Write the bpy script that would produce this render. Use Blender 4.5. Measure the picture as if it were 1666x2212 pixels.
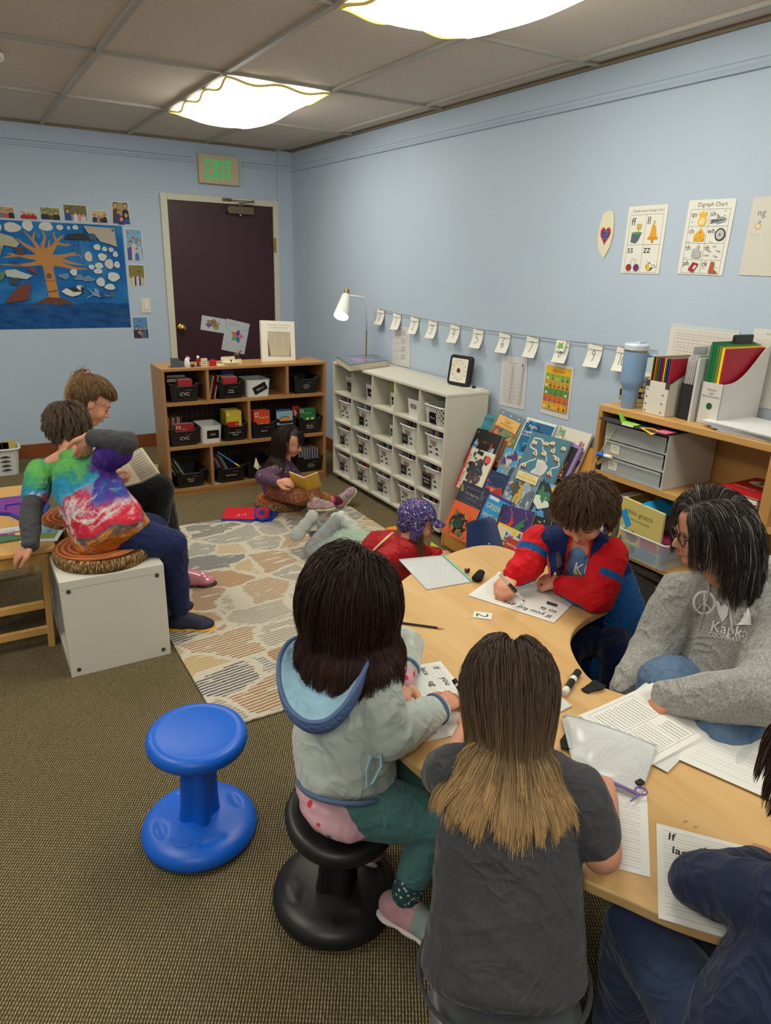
import bpy,math,random
import numpy as np
from mathutils import Matrix,Vector
random.seed(7);RNG=np.random.default_rng(7)
for o in list(bpy.data.objects):bpy.data.objects.remove(o)
SC=bpy.context.scene;COL=SC.collection
# ---------------------------------------------------------------- camera
F_PX,YAW,PIT,ROLL=1502.01,-0.5474,1.2269,0.0325
CAMP=np.array([-2.714,-6.2338,1.6021])
CH=2.48                                        # ceiling height
camd=bpy.data.cameras.new('camera');cam=bpy.data.objects.new('camera',camd);COL.objects.link(cam)
camd.sensor_fit='HORIZONTAL';camd.sensor_width=36.0;camd.lens=36.0*F_PX/1666.0;camd.clip_start=.02
CAMR=Matrix.Rotation(YAW,3,'Z') @ Matrix.Rotation(PIT,3,'X') @ Matrix.Rotation(ROLL,3,'Z')
cam.matrix_world=Matrix.Translation(CAMP) @ CAMR.to_4x4()
SC.camera=cam
# ---------------------------------------------------------------- world and exposure
wd=bpy.data.worlds.new('world');SC.world=wd;wd.use_nodes=True
wd.node_tree.nodes['Background'].inputs[0].default_value=(.9,.95,1,1)
wd.node_tree.nodes['Background'].inputs[1].default_value=.25
SC.view_settings.view_transform='Standard';SC.view_settings.look='None'
SC.view_settings.gamma=1;SC.view_settings.exposure=0.55;SC.view_settings.use_curve_mapping=False
LAMP_STRENGTH=9.0
CRM=np.array(CAMR)
def _ray(x,y):return CRM @ np.array([(x-833)/F_PX,-(y-1106)/F_PX,-1.])
def atz(x,y,z):d=_ray(x,y);return CAMP+d*(z-CAMP[2])/d[2]
def atx(x,y,X):d=_ray(x,y);return CAMP+d*(X-CAMP[0])/d[0]
def aty(x,y,Y):d=_ray(x,y);return CAMP+d*(Y-CAMP[1])/d[1]
def atd(x,y,t):return CAMP+_ray(x,y)*t
# ---------------------------------------------------------------- materials
def lin(c):
    r=[]
    for v in c[:3]:
        v=v/255.
        r.append(v/12.92 if v <= .04045 else ((v+.055)/1.055)**2.4)
    return (*r,1.)
_M={}
def M(c,rough=.6,metal=0.,bump=0.,bscale=60.,spec=.5,sheen=0.,key=None,noise=0.,nscale=8.,coat=0.,trans=0.,alpha=1.,em=0.):
    k=key or (tuple(c),rough,metal,bump,bscale,spec,sheen,noise,nscale,coat,trans,alpha,em)
    if k in _M:return _M[k]
    m=bpy.data.materials.new('surface');m.use_nodes=True;nt=m.node_tree;b=nt.nodes['Principled BSDF']
    b.inputs['Base Color'].default_value=lin(c);b.inputs['Roughness'].default_value=rough;b.inputs['Metallic'].default_value=metal
    b.inputs['Specular IOR Level'].default_value=spec
    b.inputs['Sheen Weight'].default_value=sheen;b.inputs['Coat Weight'].default_value=coat
    b.inputs['Transmission Weight'].default_value=trans;b.inputs['Alpha'].default_value=alpha
    if em:b.inputs['Emission Color'].default_value=lin(c);b.inputs['Emission Strength'].default_value=em
    if bump or noise:
        tc=nt.nodes.new('ShaderNodeTexCoord'); 
    if bump:
        n=nt.nodes.new('ShaderNodeTexNoise');n.inputs['Scale'].default_value=bscale;n.inputs['Detail'].default_value=4
        nt.links.new(tc.outputs['Object'],n.inputs['Vector'])
        bp=nt.nodes.new('ShaderNodeBump');bp.inputs['Strength'].default_value=bump;bp.inputs['Distance'].default_value=.002
        nt.links.new(n.outputs['Fac'],bp.inputs['Height']);nt.links.new(bp.outputs['Normal'],b.inputs['Normal'])
    if noise:
        n=nt.nodes.new('ShaderNodeTexNoise');n.inputs['Scale'].default_value=nscale;n.inputs['Detail'].default_value=5
        nt.links.new(tc.outputs['Object'],n.inputs['Vector'])
        mx=nt.nodes.new('ShaderNodeMix');mx.data_type='RGBA'
        l=lin(c);mx.inputs[6].default_value=tuple(v*(1-noise) for v in l[:3])+(1,);mx.inputs[7].default_value=tuple(min(1,v*(1+noise)) for v in l[:3])+(1,)
        rp=nt.nodes.new('ShaderNodeMapRange');rp.inputs[1].default_value=.3;rp.inputs[2].default_value=.7
        nt.links.new(n.outputs['Fac'],rp.inputs[0]);nt.links.new(rp.outputs[0],mx.inputs[0]);nt.links.new(mx.outputs[2],b.inputs['Base Color'])
    _M[k]=m;return m
class NG:
    """small node-graph writer"""
    def __init__(s,rough=.6,coord='Object',spec=.4):
        s.m=bpy.data.materials.new('surface');s.m.use_nodes=True;s.nt=s.m.node_tree
        s.b=s.nt.nodes['Principled BSDF'];s.b.inputs['Roughness'].default_value=rough;s.b.inputs['Specular IOR Level'].default_value=spec
        s.tc=s.nt.nodes.new('ShaderNodeTexCoord').outputs[coord]
    def n(s,t,**k):
        x=s.nt.nodes.new('ShaderNode'+t)
        for a,v in k.items():setattr(x,a,v)
        return x
    def l(s,a,b):s.nt.links.new(a,b)
    def val(s,node,d):
        for k,v in d.items():
            if hasattr(v,'is_linked') or isinstance(v,bpy.types.NodeSocket):s.l(v,node.inputs[k])
            else:node.inputs[k].default_value=v
        return node
    def map(s,scale=(1,1,1),rot=(0,0,0),loc=(0,0,0),v=None):
        x=s.n('Mapping');s.l(v or s.tc,x.inputs[0]);x.inputs[1].default_value=loc;x.inputs[2].default_value=rot;x.inputs[3].default_value=scale;return x.outputs[0]
    def noise(s,scale,v=None,detail=3,rough=.5,dist=0):
        x=s.n('TexNoise');s.l(v or s.tc,x.inputs['Vector']);x.inputs['Scale'].default_value=scale;x.inputs['Detail'].default_value=detail;x.inputs['Roughness'].default_value=rough;x.inputs['Distortion'].default_value=dist;return x
    def vor(s,scale,v=None,feature='F1',rnd=1.,metric='EUCLIDEAN'):
        x=s.n('TexVoronoi',feature=feature,distance=metric);s.l(v or s.tc,x.inputs['Vector']);x.inputs['Scale'].default_value=scale;x.inputs['Randomness'].default_value=rnd;return x
    def wave(s,scale,v=None,dist=0,dscale=1,dirn='X',detail=2):
        x=s.n('TexWave',wave_type='BANDS',bands_direction=dirn);s.l(v or s.tc,x.inputs['Vector']);x.inputs['Scale'].default_value=scale;x.inputs['Distortion'].default_value=dist;x.inputs['Detail Scale'].default_value=dscale;x.inputs['Detail'].default_value=detail;return x
    def ramp(s,fac,stops,interp='LINEAR'):
        x=s.n('ValToRGB');x.color_ramp.interpolation=interp;e=x.color_ramp.elements
        while len(e)<len(stops):e.new(.5)
        for i,(p_,c) in enumerate(stops):e[i].position=p_;e[i].color=lin(c) if len(c)==3 else c
        s.l(fac,x.inputs[0]);return x.outputs[0]
    def mix(s,fac,a,b,mode='MIX'):
        x=s.n('Mix',data_type='RGBA',blend_type=mode)
        for k,v in ((0,fac),(6,a),(7,b)):
            if isinstance(v,bpy.types.NodeSocket):s.l(v,x.inputs[k])
            else:x.inputs[k].default_value=v if not (isinstance(v,tuple) and len(v)==3) else lin(v)
        return x.outputs[2]
    def math(s,op,a,b=None,c=None):
        x=s.n('Math',operation=op)
        for i,v in enumerate((a,b,c)):
            if v is None:continue
            if isinstance(v,bpy.types.NodeSocket):s.l(v,x.inputs[i])
            else:x.inputs[i].default_value=v
        return x.outputs[0]
    def xyz(s,v=None):
        x=s.n('SeparateXYZ');s.l(v or s.tc,x.inputs[0]);return x.outputs
    def bump(s,h,strength=.4,dist=.003):
        x=s.n('Bump');x.inputs['Strength'].default_value=strength;x.inputs['Distance'].default_value=dist;s.l(h,x.inputs['Height']);s.l(x.outputs[0],s.b.inputs['Normal'])
    def col(s,c):s.l(c,s.b.inputs['Base Color']);return s.m
# ---------------------------------------------------------------- mesh helpers
def wloc(o):
    v=Vector((0,0,0))
    while o:v+=o.location;o=o.parent
    return v
def mkobj(name,verts,faces,mats,parent=None,mi=None,smooth=False,world=True,uv=None):
    me=bpy.data.meshes.new(name)
    v=np.asarray(verts,dtype=float).reshape(-1,3)
    if parent is not None and world:v=v-np.array(wloc(parent))
    me.from_pydata(v.tolist(),[],faces if isinstance(faces,list) else faces.tolist())
    if not isinstance(mats,(list,tuple)):mats=[mats]
    for m in mats:me.materials.append(m)
    if mi is not None:me.polygons.foreach_set('material_index',mi)
    if smooth is True:me.polygons.foreach_set('use_smooth',[True]*len(me.polygons))
    elif smooth:me.polygons.foreach_set('use_smooth',[True]*len(me.polygons));me.set_sharp_from_angle(angle=smooth)
    o=bpy.data.objects.new(name,me);COL.objects.link(o)
    if parent is not None:o.parent=parent
    return o
def tag(o,label=None,cat=None,group=None,kind=None):
    if label:o['label']=label
    if cat:o['category']=cat
    if group:o['group']=group
    if kind:o['kind']=kind
    return o
def thing(name,label,cat,loc=(0,0,0),rotz=0,group=None):
    o=bpy.data.objects.new(name,None);COL.objects.link(o);o.empty_display_size=.05
    o.location=Vector([float(x) for x in loc]);o.rotation_euler=(0,0,rotz);return tag(o,label,cat,group)
def dup(root,loc=None,label=None,group=None):
    r=root.copy();COL.objects.link(r)
    if loc is not None:r.location=loc
    if label:r['label']=label
    if group:r['group']=group
    for ch in root.children:
        c=ch.copy();COL.objects.link(c);c.parent=r
        for g in ch.children:d=g.copy();COL.objects.link(d);d.parent=c
    return r
def bevel(o,w=.003,seg=2,ang=.6):
    m=o.modifiers.new('bevel','BEVEL');m.width=w;m.segments=seg;m.limit_method='ANGLE';m.angle_limit=ang;return o
def frame(o,x,y,z=None):
    """matrix from origin and two axes"""
    o,x,y=np.array(o,float),np.array(x,float),np.array(y,float)
    x=x/np.linalg.norm(x);z=np.cross(x,y);z /= np.linalg.norm(z);y=np.cross(z,x)
    m=np.eye(4);m[:3,0]=x;m[:3,1]=y;m[:3,2]=z;m[:3,3]=o;return m
def RZ(a):c,s=math.cos(a),math.sin(a);return np.array([[c,-s,0,0],[s,c,0,0],[0,0,1,0],[0,0,0,1.]])
def RX(a):c,s=math.cos(a),math.sin(a);return np.array([[1,0,0,0],[0,c,-s,0],[0,s,c,0],[0,0,0,1.]])
def RY(a):c,s=math.cos(a),math.sin(a);return np.array([[c,0,s,0],[0,1,0,0],[-s,0,c,0],[0,0,0,1.]])
def T(x,y=None,z=None):
    m=np.eye(4);m[:3,3]=x if y is None else (x,y,z);return m
class B:
    """collects shapes into one mesh"""
    def __init__(s,xf=None):s.v=[];s.f=[];s.mi=[];s.mats=[];s.n=0;s.xf=xf if xf is not None else np.eye(4)
    def mat(s,m):
        if m not in s.mats:s.mats.append(m)
        return s.mats.index(m)
    def add(s,v,f,m,xf=None):
        v=np.asarray(v,float).reshape(-1,3);X=s.xf if xf is None else s.xf@xf
        v=v@X[:3,:3].T+X[:3,3];i=s.mat(m)
        s.v.append(v);s.f+=[[a+s.n for a in q] for q in f];s.mi+=[i]*len(f);s.n+=len(v);return s
    def box(s,x0,x1,y0,y1,z0,z1,m,xf=None):
        v=[(x,y,z) for z in (z0,z1) for y in (y0,y1) for x in (x0,x1)]
        return s.add(v,[(0,2,3,1),(4,5,7,6),(0,1,5,4),(2,6,7,3),(0,4,6,2),(1,3,7,5)],m,xf)
    def bar(s,p0,p1,w,h,m,up=(0,0,1)):
        p0,p1=np.array(p0,float),np.array(p1,float);d=p1-p0;L=np.linalg.norm(d)
        up=np.array(up,float)
        if abs(np.dot(d/L,up))>.95:up=np.array([0,1,0.])
        y=np.cross(d,up);y /= np.linalg.norm(y)
        return s.box(0,L,-w/2,w/2,-h/2,h/2,m,frame(p0,d,-y))
    def prism(s,poly,z0,z1,m,xf=None):
        n=len(poly);v=[(x,y,z0) for x,y in poly]+[(x,y,z1) for x,y in poly]
        f=[list(range(n))[::-1],list(range(n,2*n))]+[(i,(i+1) % n,n+(i+1) % n,n+i) for i in range(n)]
        return s.add(v,f,m,xf)
    def lathe(s,prof,m,seg=32,xf=None,sx=1,sy=1,fn=None):
        v=[];n=len(prof)
        for r,z in prof:
            for k in range(seg):
                a=2*math.pi*k/seg;q=r*(fn(a,z) if fn else 1);v.append((q*math.cos(a)*sx,q*math.sin(a)*sy,z))
        f=[(i*seg+k,i*seg+(k+1) % seg,(i+1)*seg+(k+1) % seg,(i+1)*seg+k) for i in range(n-1) for k in range(seg)]
        if prof[0][0]>1e-6:f.append(list(range(seg))[::-1])
        if prof[-1][0]>1e-6:f.append(list(range((n-1)*seg,n*seg)))
        return s.add(v,f,m,xf)
    def cyl(s,p0,p1,r,m,seg=16,r1=None):
        p0,p1=np.array(p0,float),np.array(p1,float);d=p1-p0;L=np.linalg.norm(d);z=d/L
        a=np.array([1,0,0.]) if abs(z[0])<.9 else np.array([0,1,0.])
        x=np.cross(a,z);x /= np.linalg.norm(x);y=np.cross(z,x)
        X=np.eye(4);X[:3,0]=x;X[:3,1]=y;X[:3,2]=z;X[:3,3]=p0
        return s.lathe([(r,0),(r if r1 is None else r1,L)],m,seg,X)
    def ell(s,c,r,m,seg=20,rings=10,xf=None):
        v=[]; 
        for i in range(rings+1):
            t=math.pi*i/rings
            for k in range(seg):a=2*math.pi*k/seg;v.append((c[0]+r[0]*math.sin(t)*math.cos(a),c[1]+r[1]*math.sin(t)*math.sin(a),c[2]-r[2]*math.cos(t)))
        f=[(i*seg+k,i*seg+(k+1) % seg,(i+1)*seg+(k+1) % seg,(i+1)*seg+k) for i in range(rings) for k in range(seg)]
        return s.add(v,f,m,xf)
    def tube(s,pts,r,m,seg=8,closed=False,flat=1.):
        pts=np.array(pts,float);n=len(pts);r=np.broadcast_to(np.array(r,float),(n,));v=[]
        tg=np.roll(pts,-1,0)-np.roll(pts,1,0) if closed else np.gradient(pts,axis=0)
        up=np.array([0,0,1.]); 
        if abs(tg[0][2])>.9*np.linalg.norm(tg[0]):up=np.array([1,0,0.])
        for i in range(n):
            t=tg[i]/(np.linalg.norm(tg[i])+1e-12);x=np.cross(up,t);x /= np.linalg.norm(x)+1e-12;y=np.cross(t,x);up=y
            for k in range(seg):a=2*math.pi*k/seg;v.append(pts[i]+r[i]*(x*math.cos(a)+y*math.sin(a)*flat))
        e=n if closed else n-1
        f=[(i*seg+k,i*seg+(k+1) % seg,((i+1) % n)*seg+(k+1) % seg,((i+1) % n)*seg+k) for i in range(e) for k in range(seg)]
        if not closed:f+=[list(range(seg))[::-1],list(range((n-1)*seg,n*seg))]
        return s.add(v,f,m)
    def merge(s,a):
        off=s.n;s.v+=a.v;s.n+=a.n;s.f+=[[i+off for i in q] for q in a.f];s.mi+=[s.mat(a.mats[i]) for i in a.mi];return s
    def build(s,name,parent=None,smooth=False,world=True):
        return mkobj(name,np.concatenate(s.v),s.f,s.mats,parent,s.mi,smooth,world)
def rrect(w,h,r,n=5,cx=0,cy=0):
    o=[]
    for sx,sy,a0 in ((1,1,0),(-1,1,90),(-1,-1,180),(1,-1,270)):
        for k in range(n+1):a=math.radians(a0+90*k/n);o.append((cx+sx*(w/2-r)+r*math.cos(a),cy+sy*(h/2-r)+r*math.sin(a)))
    return o
_TX={}
def textmesh(t,thin=0.,shear=0.):
    k=(t,thin,shear)
    if k not in _TX:
        cu=bpy.data.curves.new('lettering','FONT');cu.body=t;cu.size=1;cu.resolution_u=2;cu.offset=thin;cu.shear=shear
        ob=bpy.data.objects.new('lettering',cu);COL.objects.link(ob);bpy.context.view_layer.update()
        me=bpy.data.meshes.new_from_object(ob.evaluated_get(bpy.context.evaluated_depsgraph_get()))
        v=np.array([x.co[:] for x in me.vertices]) if len(me.vertices) else np.zeros((0,3))
        _TX[k]=(v,[list(q.vertices) for q in me.polygons]);bpy.data.objects.remove(ob);bpy.data.meshes.remove(me);bpy.data.curves.remove(cu)
    return _TX[k]
class Art(B):
    """flat printing in local XY, each layer a hair above the last"""
    def __init__(s,xf=None,z=0.,dz=.00012):super().__init__(xf);s.z=z;s.dz=dz
    def up(s):s.z+=s.dz;return s.z
    def poly(s,pts,c,rough=.7):
        z=s.up();m=c if not isinstance(c,tuple) else M(c,rough)
        return s.add([(x,y,z) for x,y in pts],[list(range(len(pts)))],m)
    def rect(s,x0,y0,x1,y1,c,rough=.7):return s.poly([(x0,y0),(x1,y0),(x1,y1),(x0,y1)],c,rough)
    def disc(s,x,y,r,c,ry=None,n=18,a0=0,wob=0.):
        ry=ry or r
        return s.poly([(x+r*(1+wob*math.sin(3*t+x*90)+wob*math.sin(5*t+y*70))*math.cos(t),y+ry*(1+wob*math.sin(3*t+x*90))*math.sin(t)) for t in [a0+2*math.pi*k/n for k in range(n)]],c)
    def line(s,pts,w,c):
        pts=np.array(pts,float);n=len(pts)
        if n<2:return s
        tg=np.gradient(pts,axis=0);L=np.linalg.norm(tg,axis=1)[:,None]+1e-12;nn=np.stack([-tg[:,1],tg[:,0]],1)/L*w/2
        z=s.up();a=pts+nn;b=pts-nn;v=[(x,y,z) for x,y in a]+[(x,y,z) for x,y in b]
        return s.add(v,[(n+i,n+i+1,i+1,i) for i in range(n-1)],c if not isinstance(c,tuple) else M(c,.7))
    def lines(s,segs,w,c):
        z=s.up();v=[];f=[]
        for (x0,y0,x1,y1) in segs:
            d=np.array([x1-x0,y1-y0]);L=np.linalg.norm(d);q=np.array([-d[1],d[0]])/L*w/2;k=len(v)
            v+=[(x0-q[0],y0-q[1],z),(x1-q[0],y1-q[1],z),(x1+q[0],y1+q[1],z),(x0+q[0],y0+q[1],z)];f.append((k,k+1,k+2,k+3))
        return s.add(v,f,c if not isinstance(c,tuple) else M(c,.7))
    def text(s,t,x,y,size,c,align='L',thin=0.,wx=1.,rot=0.,maxw=None,shear=0.):
        v,f=textmesh(t,thin,shear)
        if len(v)==0:return s
        v=v.copy()*size;v[:,0] *= wx;w=v[:,0].max()
        if maxw and w>maxw:v[:,0] *= maxw/w;w=maxw
        if align=='C':v[:,0] -= w/2
        if align=='R':v[:,0] -= w
        v[:,2]=0;z=s.up();X=T(x,y,z)@RZ(rot)
        return s.add(v,f,c if not isinstance(c,tuple) else M(c,.7),X)
    def scribble(s,x0,y0,x1,y1,n,c,w=.0006,h=.4):
        """rows of illegible small print"""
        dy=(y1-y0)/n;segs=[]
        for i in range(n):
            y=y0+dy*(i+.5);x=x0
            while x<x1-.002:
                L=random.uniform(.01,.05)*(x1-x0)+.002;segs.append((x,y,min(x+L,x1),y));x+=L+.012*(x1-x0)+.001
        return s.lines(segs,abs(dy)*h if w is None else w,c)
def FW_BACK(x,z,d=.002):return frame((x,-d,z),(1,0,0),(0,0,1))
def FW_RIGHT(y,z,d=.002):return frame((-d,y,z),(0,-1,0),(0,0,1))
def sheet(name,label,cat,xf,w,h,draw,c=(232,232,228),thick=.0012,group=None,kind=None,rough=.6):
    """sheet with its origin at the lower left corner; draw(art, w, h) prints on it"""
    o=xf[:3,3]
    a=Art();a.box(0,w,0,h,-thick,0,M(c,rough));draw(a,w,h)
    ob=a.build(name,world=False);ob.matrix_world=Matrix(xf.tolist())
    if label:tag(ob,label,cat,group,kind)
    return ob
# ================================================================ the setting
def wallmat():
    g=NG(.55,spec=.3);n=g.noise(130,detail=4);n2=g.noise(2.2,detail=3)
    c=g.mix(n2.outputs[0],(176,192,211),(182,197,215));g.bump(n.outputs[0],.35,.003);return g.col(c)
WALL=wallmat()
RX0,RY0=-5.4,-8.2                             # far corner of the room behind the viewer
def struct(o):o['kind']='structure';return o
b=B();b.box(RX0-.1,.1,0,.1,0,CH+.05,WALL);b.box(-.136,0,-.022,0,0,CH,WALL);struct(b.build('wall_back'))
b=B();b.box(0,.1,RY0,0,0,CH+.05,WALL);struct(b.build('wall_right'))
b=B();b.box(RX0-.1,RX0,RY0,0,0,CH+.05,WALL);struct(b.build('wall_left'))
b=B();b.box(RX0-.1,.1,RY0-.1,RY0,0,CH+.05,WALL);struct(b.build('wall_front'))
def carpet():
    g=NG(.95,spec=.1)
    m=g.map(rot=(0,0,math.radians(31)))
    row=g.wave(42,m,dist=1.2,dscale=3,dirn='X');dash=g.wave(30,m,dist=4,dscale=6,dirn='Y',detail=3)
    f=g.math('MULTIPLY',row.outputs[1],g.math('ADD',g.math('MULTIPLY',dash.outputs[1],.6),.4))
    n=g.noise(220,detail=3);f2=g.math('ADD',f,g.math('MULTIPLY',g.math('SUBTRACT',n.outputs[0],.5),.5))
    c=g.ramp(f2,[(.05,(62,54,40)),(.4,(120,107,78)),(.8,(188,171,132))])
    big=g.noise(1.1,detail=3);c=g.mix(big.outputs[0],c,g.mix(.12,c,(120,112,90)))
    g.bump(f2,.8,.006);return g.col(c)
b=B();b.box(RX0,0,RY0,0,-.05,0,carpet());struct(b.build('floor'))
def tilemat():
    g=NG(.9,spec=.15);v=g.vor(70,g.map(scale=(1,.55,1),v=None),rnd=1);n=g.noise(120,detail=4,rough=.7)
    sp=g.math('MULTIPLY',g.math('LESS_THAN',v.outputs['Distance'],.17),g.math('GREATER_THAN',n.outputs[0],.53))
    c=g.mix(sp,(214,204,192),(110,100,90));g.bump(g.math('SUBTRACT',1.,sp),.4,.002);return g.col(c)
TILE=tilemat();GRID=M((176,171,163),.5,bump=.1)
bx=[-.142-.608*k for k in range(9) if -.142-.608*k>RX0];by_=[-1.155,-2.31,-3.55,-4.75,-5.97,-7.19]
b=B();b.box(RX0-.1,.1,RY0-.1,.1,CH+.012,CH+.05,TILE);struct(b.build('ceiling'))
b=B()
for x in bx:b.box(x-.013,x+.013,RY0,0,CH-.004,CH+.012,GRID)
xs=[0]+bx+[RX0]
for y in by_:b.box(RX0,0,y-.011,y+.011,CH-.003,CH+.012,GRID)
b.box(-.02,0,RY0,0,CH-.006,CH+.012,M((128,116,96),.6));b.box(RX0,0,-.02,0,CH-.006,CH+.012,M((128,116,96),.6))
struct(b.build('trim_1'))
# picture rail
def rail(b,p0,p1,n):
    p0,p1,n=map(np.array,(p0,p1,n));X=frame(p0,p1-p0,(0,0,1));L=np.linalg.norm(p1-p0);s=1 if X[:3,2]@n>0 else -1
    prof=[(0,0),(.016,.0),(.02,.010),(.012,.022),(.016,.034),(.0,.042)]
    v=[(x,z,s*d) for x in (0,L) for d,z in prof];k=len(prof)
    f=[(i,(i+1) % k,k+(i+1) % k,k+i) for i in range(k)]+[list(range(k)),list(range(k,2*k))[::-1]]
    b.add(v,f,WALL,X)
b=B();rail(b,(RX0,0,2.324),(-.87,0,2.324),(0,-1,0));struct(b.build('trim_2'))
b=B();rail(b,(-.44,0,2.324),(-.136,0,2.324),(0,-1,0));rail(b,(-.136,-.022,2.324),(0,-.022,2.324),(0,-1,0));struct(b.build('trim_3'))
b=B();rail(b,(0,RY0,2.324),(0,0,2.324),(-1,0,0));struct(b.build('trim_4'))
BASE=M((128,68,34),.4,noise=.12,nscale=5)
b=B();b.box(RX0,-1.16,-.014,0,0,.116,BASE);struct(bevel(b.build('baseboard_back')))
b=B();b.box(-.014,0,RY0,-.022,0,.116,BASE);struct(bevel(b.build('baseboard_right')))
b=B();b.box(RX0,RX0+.014,RY0,0,0,.116,BASE);struct(bevel(b.build('baseboard_left')))
b=B();b.box(RX0,0,RY0,RY0+.014,0,.116,BASE);struct(bevel(b.build('baseboard_front')))
# door
DL,DR,DT=-1.099,-.183,2.032;CREAM=M((208,205,186),.45,bump=.1,bscale=30);BRASS=M((190,150,80),.25,metal=1)
d=bpy.data.objects.new('door_1',None);COL.objects.link(d);d.location=(DL,0,0);d['kind']='structure'
b=B();b.box(DL,DR,-.012,0,0,DT,M((58,26,36),.42,bump=.12,bscale=25,noise=.06,nscale=3));bevel(b.build('door_slab',d),.002)
b=B();b.box(DL-.055,DL,-.026,0,0,DT+.05,CREAM);b.box(DR,DR+.05,-.026,0,0,DT+.05,CREAM);b.box(DL,DR,-.026,0,DT,DT+.05,CREAM)
bevel(b.build('door_frame',d),.003)
b=B();K=frame((-1.052,-.012,1.02),(1,0,0),(0,0,1))
b.lathe([(.033,0),(.033,.006),(.024,.009),(.011,.012),(.011,.03),(.022,.038),(.029,.05),(.028,.062),(.02,.068),(.0,.07)],BRASS,24,K);b.build('door_knob',d,smooth=.6)
for z in (1.72,.95,.25):
    b=B();b.box(DR-.002,DR+.018,-.032,-.024,z-.06,z+.06,BRASS);b.cyl((DR,-.034,z-.06),(DR,-.034,z+.06),.006,BRASS,10);b.build('door_hinge',d)
BRZ=M((122,104,80),.35,metal=.8)
b=B();b.box(-.60,-.375,-.065,-.013,1.955,2.015,BRZ);b.cyl((-.61,-.04,1.985),(-.6,-.04,1.985),.028,BRZ);b.cyl((-.49,-.04,2.015),(-.49,-.04,2.045),.01,BRZ)
b.cyl((-.49,-.04,1.94),(-.49,-.04,1.955),.012,M((170,160,150),.3,metal=1))
b.bar((-.49,-.045,2.045),(-.40,-.115,2.052),.016,.006,BRZ);b.bar((-.40,-.115,2.056),(-.60,-.03,2.062),.016,.006,BRZ);b.cyl((-.40,-.115,2.045),(-.40,-.115,2.066),.011,BRZ)
b.box(-.64,-.56,-.035,-.022,2.05,2.075,BRZ);bevel(b.build('door_closer',d),.004)
# ceiling lamps with cloth covers
def glow(c,s,name='lamp_glow'):
    m=bpy.data.materials.new(name);m.use_nodes=True;nt=m.node_tree;nt.nodes.clear()
    e=nt.nodes.new('ShaderNodeEmission');e.inputs[0].default_value=c;e.inputs[1].default_value=s
    o=nt.nodes.new('ShaderNodeOutputMaterial');nt.links.new(e.outputs[0],o.inputs[0]);return m
CLOTHLAMP=glow((1.0,.95,.80,1),LAMP_STRENGTH);PANEL=glow((1,.98,.93,1),LAMP_STRENGTH*.8)
HEM=M((172,155,84),.8);HEM.node_tree.nodes['Principled BSDF'].inputs['Emission Color'].default_value=lin((190,170,90));HEM.node_tree.nodes['Principled BSDF'].inputs['Emission Strength'].default_value=.25
def lamp_fixture(x0,x1,y0,y1,label,seed):
    t=thing('ceiling_lamp',label,'ceiling light',((x0+x1)/2,(y0+y1)/2,CH),0,'cloth covered ceiling lights')
    b=B();b.box(x0+.02,x1-.02,y0+.02,y1-.02,CH-.003,CH+.005,PANEL);b.build('light_panel',t)
    nx,ny=26,48;v=[];rg=np.random.default_rng(seed);ph=rg.uniform(0,6,6)
    for j in range(ny+1):
        for i in range(nx+1):
            u,w=i/nx,j/ny
            e=1-abs(2*u-1)**2.2;q=1-abs(2*w-1)**2.2
            sag=.125*e*q+.022*(math.sin(3*math.pi*w)**2)*(1-e)+.02*(math.sin(2*math.pi*u)**2)*(1-q)+.008*e*q*math.sin(9*u+ph[0]+4*w)
            pin=.02*(math.sin(3*math.pi*w)**2)*(1-e)*(1 if u>.5 else -1)
            v.append((x0+.012+(x1-x0-.024)*u-pin,y0+.012+(y1-y0-.024)*w,CH-.008-sag))
    f=[(j*(nx+1)+i,j*(nx+1)+i+1,(j+1)*(nx+1)+i+1,(j+1)*(nx+1)+i) for j in range(ny) for i in range(nx)]
    o=mkobj('cloth_cover',v,f,[CLOTHLAMP],t,smooth=True)
    V=np.array(v).reshape(ny+1,nx+1,3);b=B()
    loop=[V[0,i] for i in range(nx+1)]+[V[j,nx] for j in range(1,ny+1)]+[V[ny,i] for i in range(nx-1,-1,-1)]+[V[j,0] for j in range(ny-1,0,-1)]
    b.tube(np.array(loop)-np.array([0,0,.002]),.007,HEM,6,closed=True);b.build('hem',t)
    return t
lamp_fixture(-1.358,-.75,-2.31,-1.155,'cloth covered ceiling light above the exit door end of the room',1)
lamp_fixture(-1.358,-.75,-4.75,-3.55,'cloth covered ceiling light cut off by the top of the photo',2)
lamp_fixture(-1.358,-.75,-7.19,-5.97,'cloth covered ceiling light behind the viewer on the right',3)
lamp_fixture(-3.79,-3.182,-2.31,-1.155,'cloth covered ceiling light over the far left side of the room',4)
lamp_fixture(-3.79,-3.182,-4.75,-3.55,'cloth covered ceiling light over the middle left side of the room',5)
lamp_fixture(-3.79,-3.182,-7.19,-5.97,'cloth covered ceiling light behind the viewer on the left',6)
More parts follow.
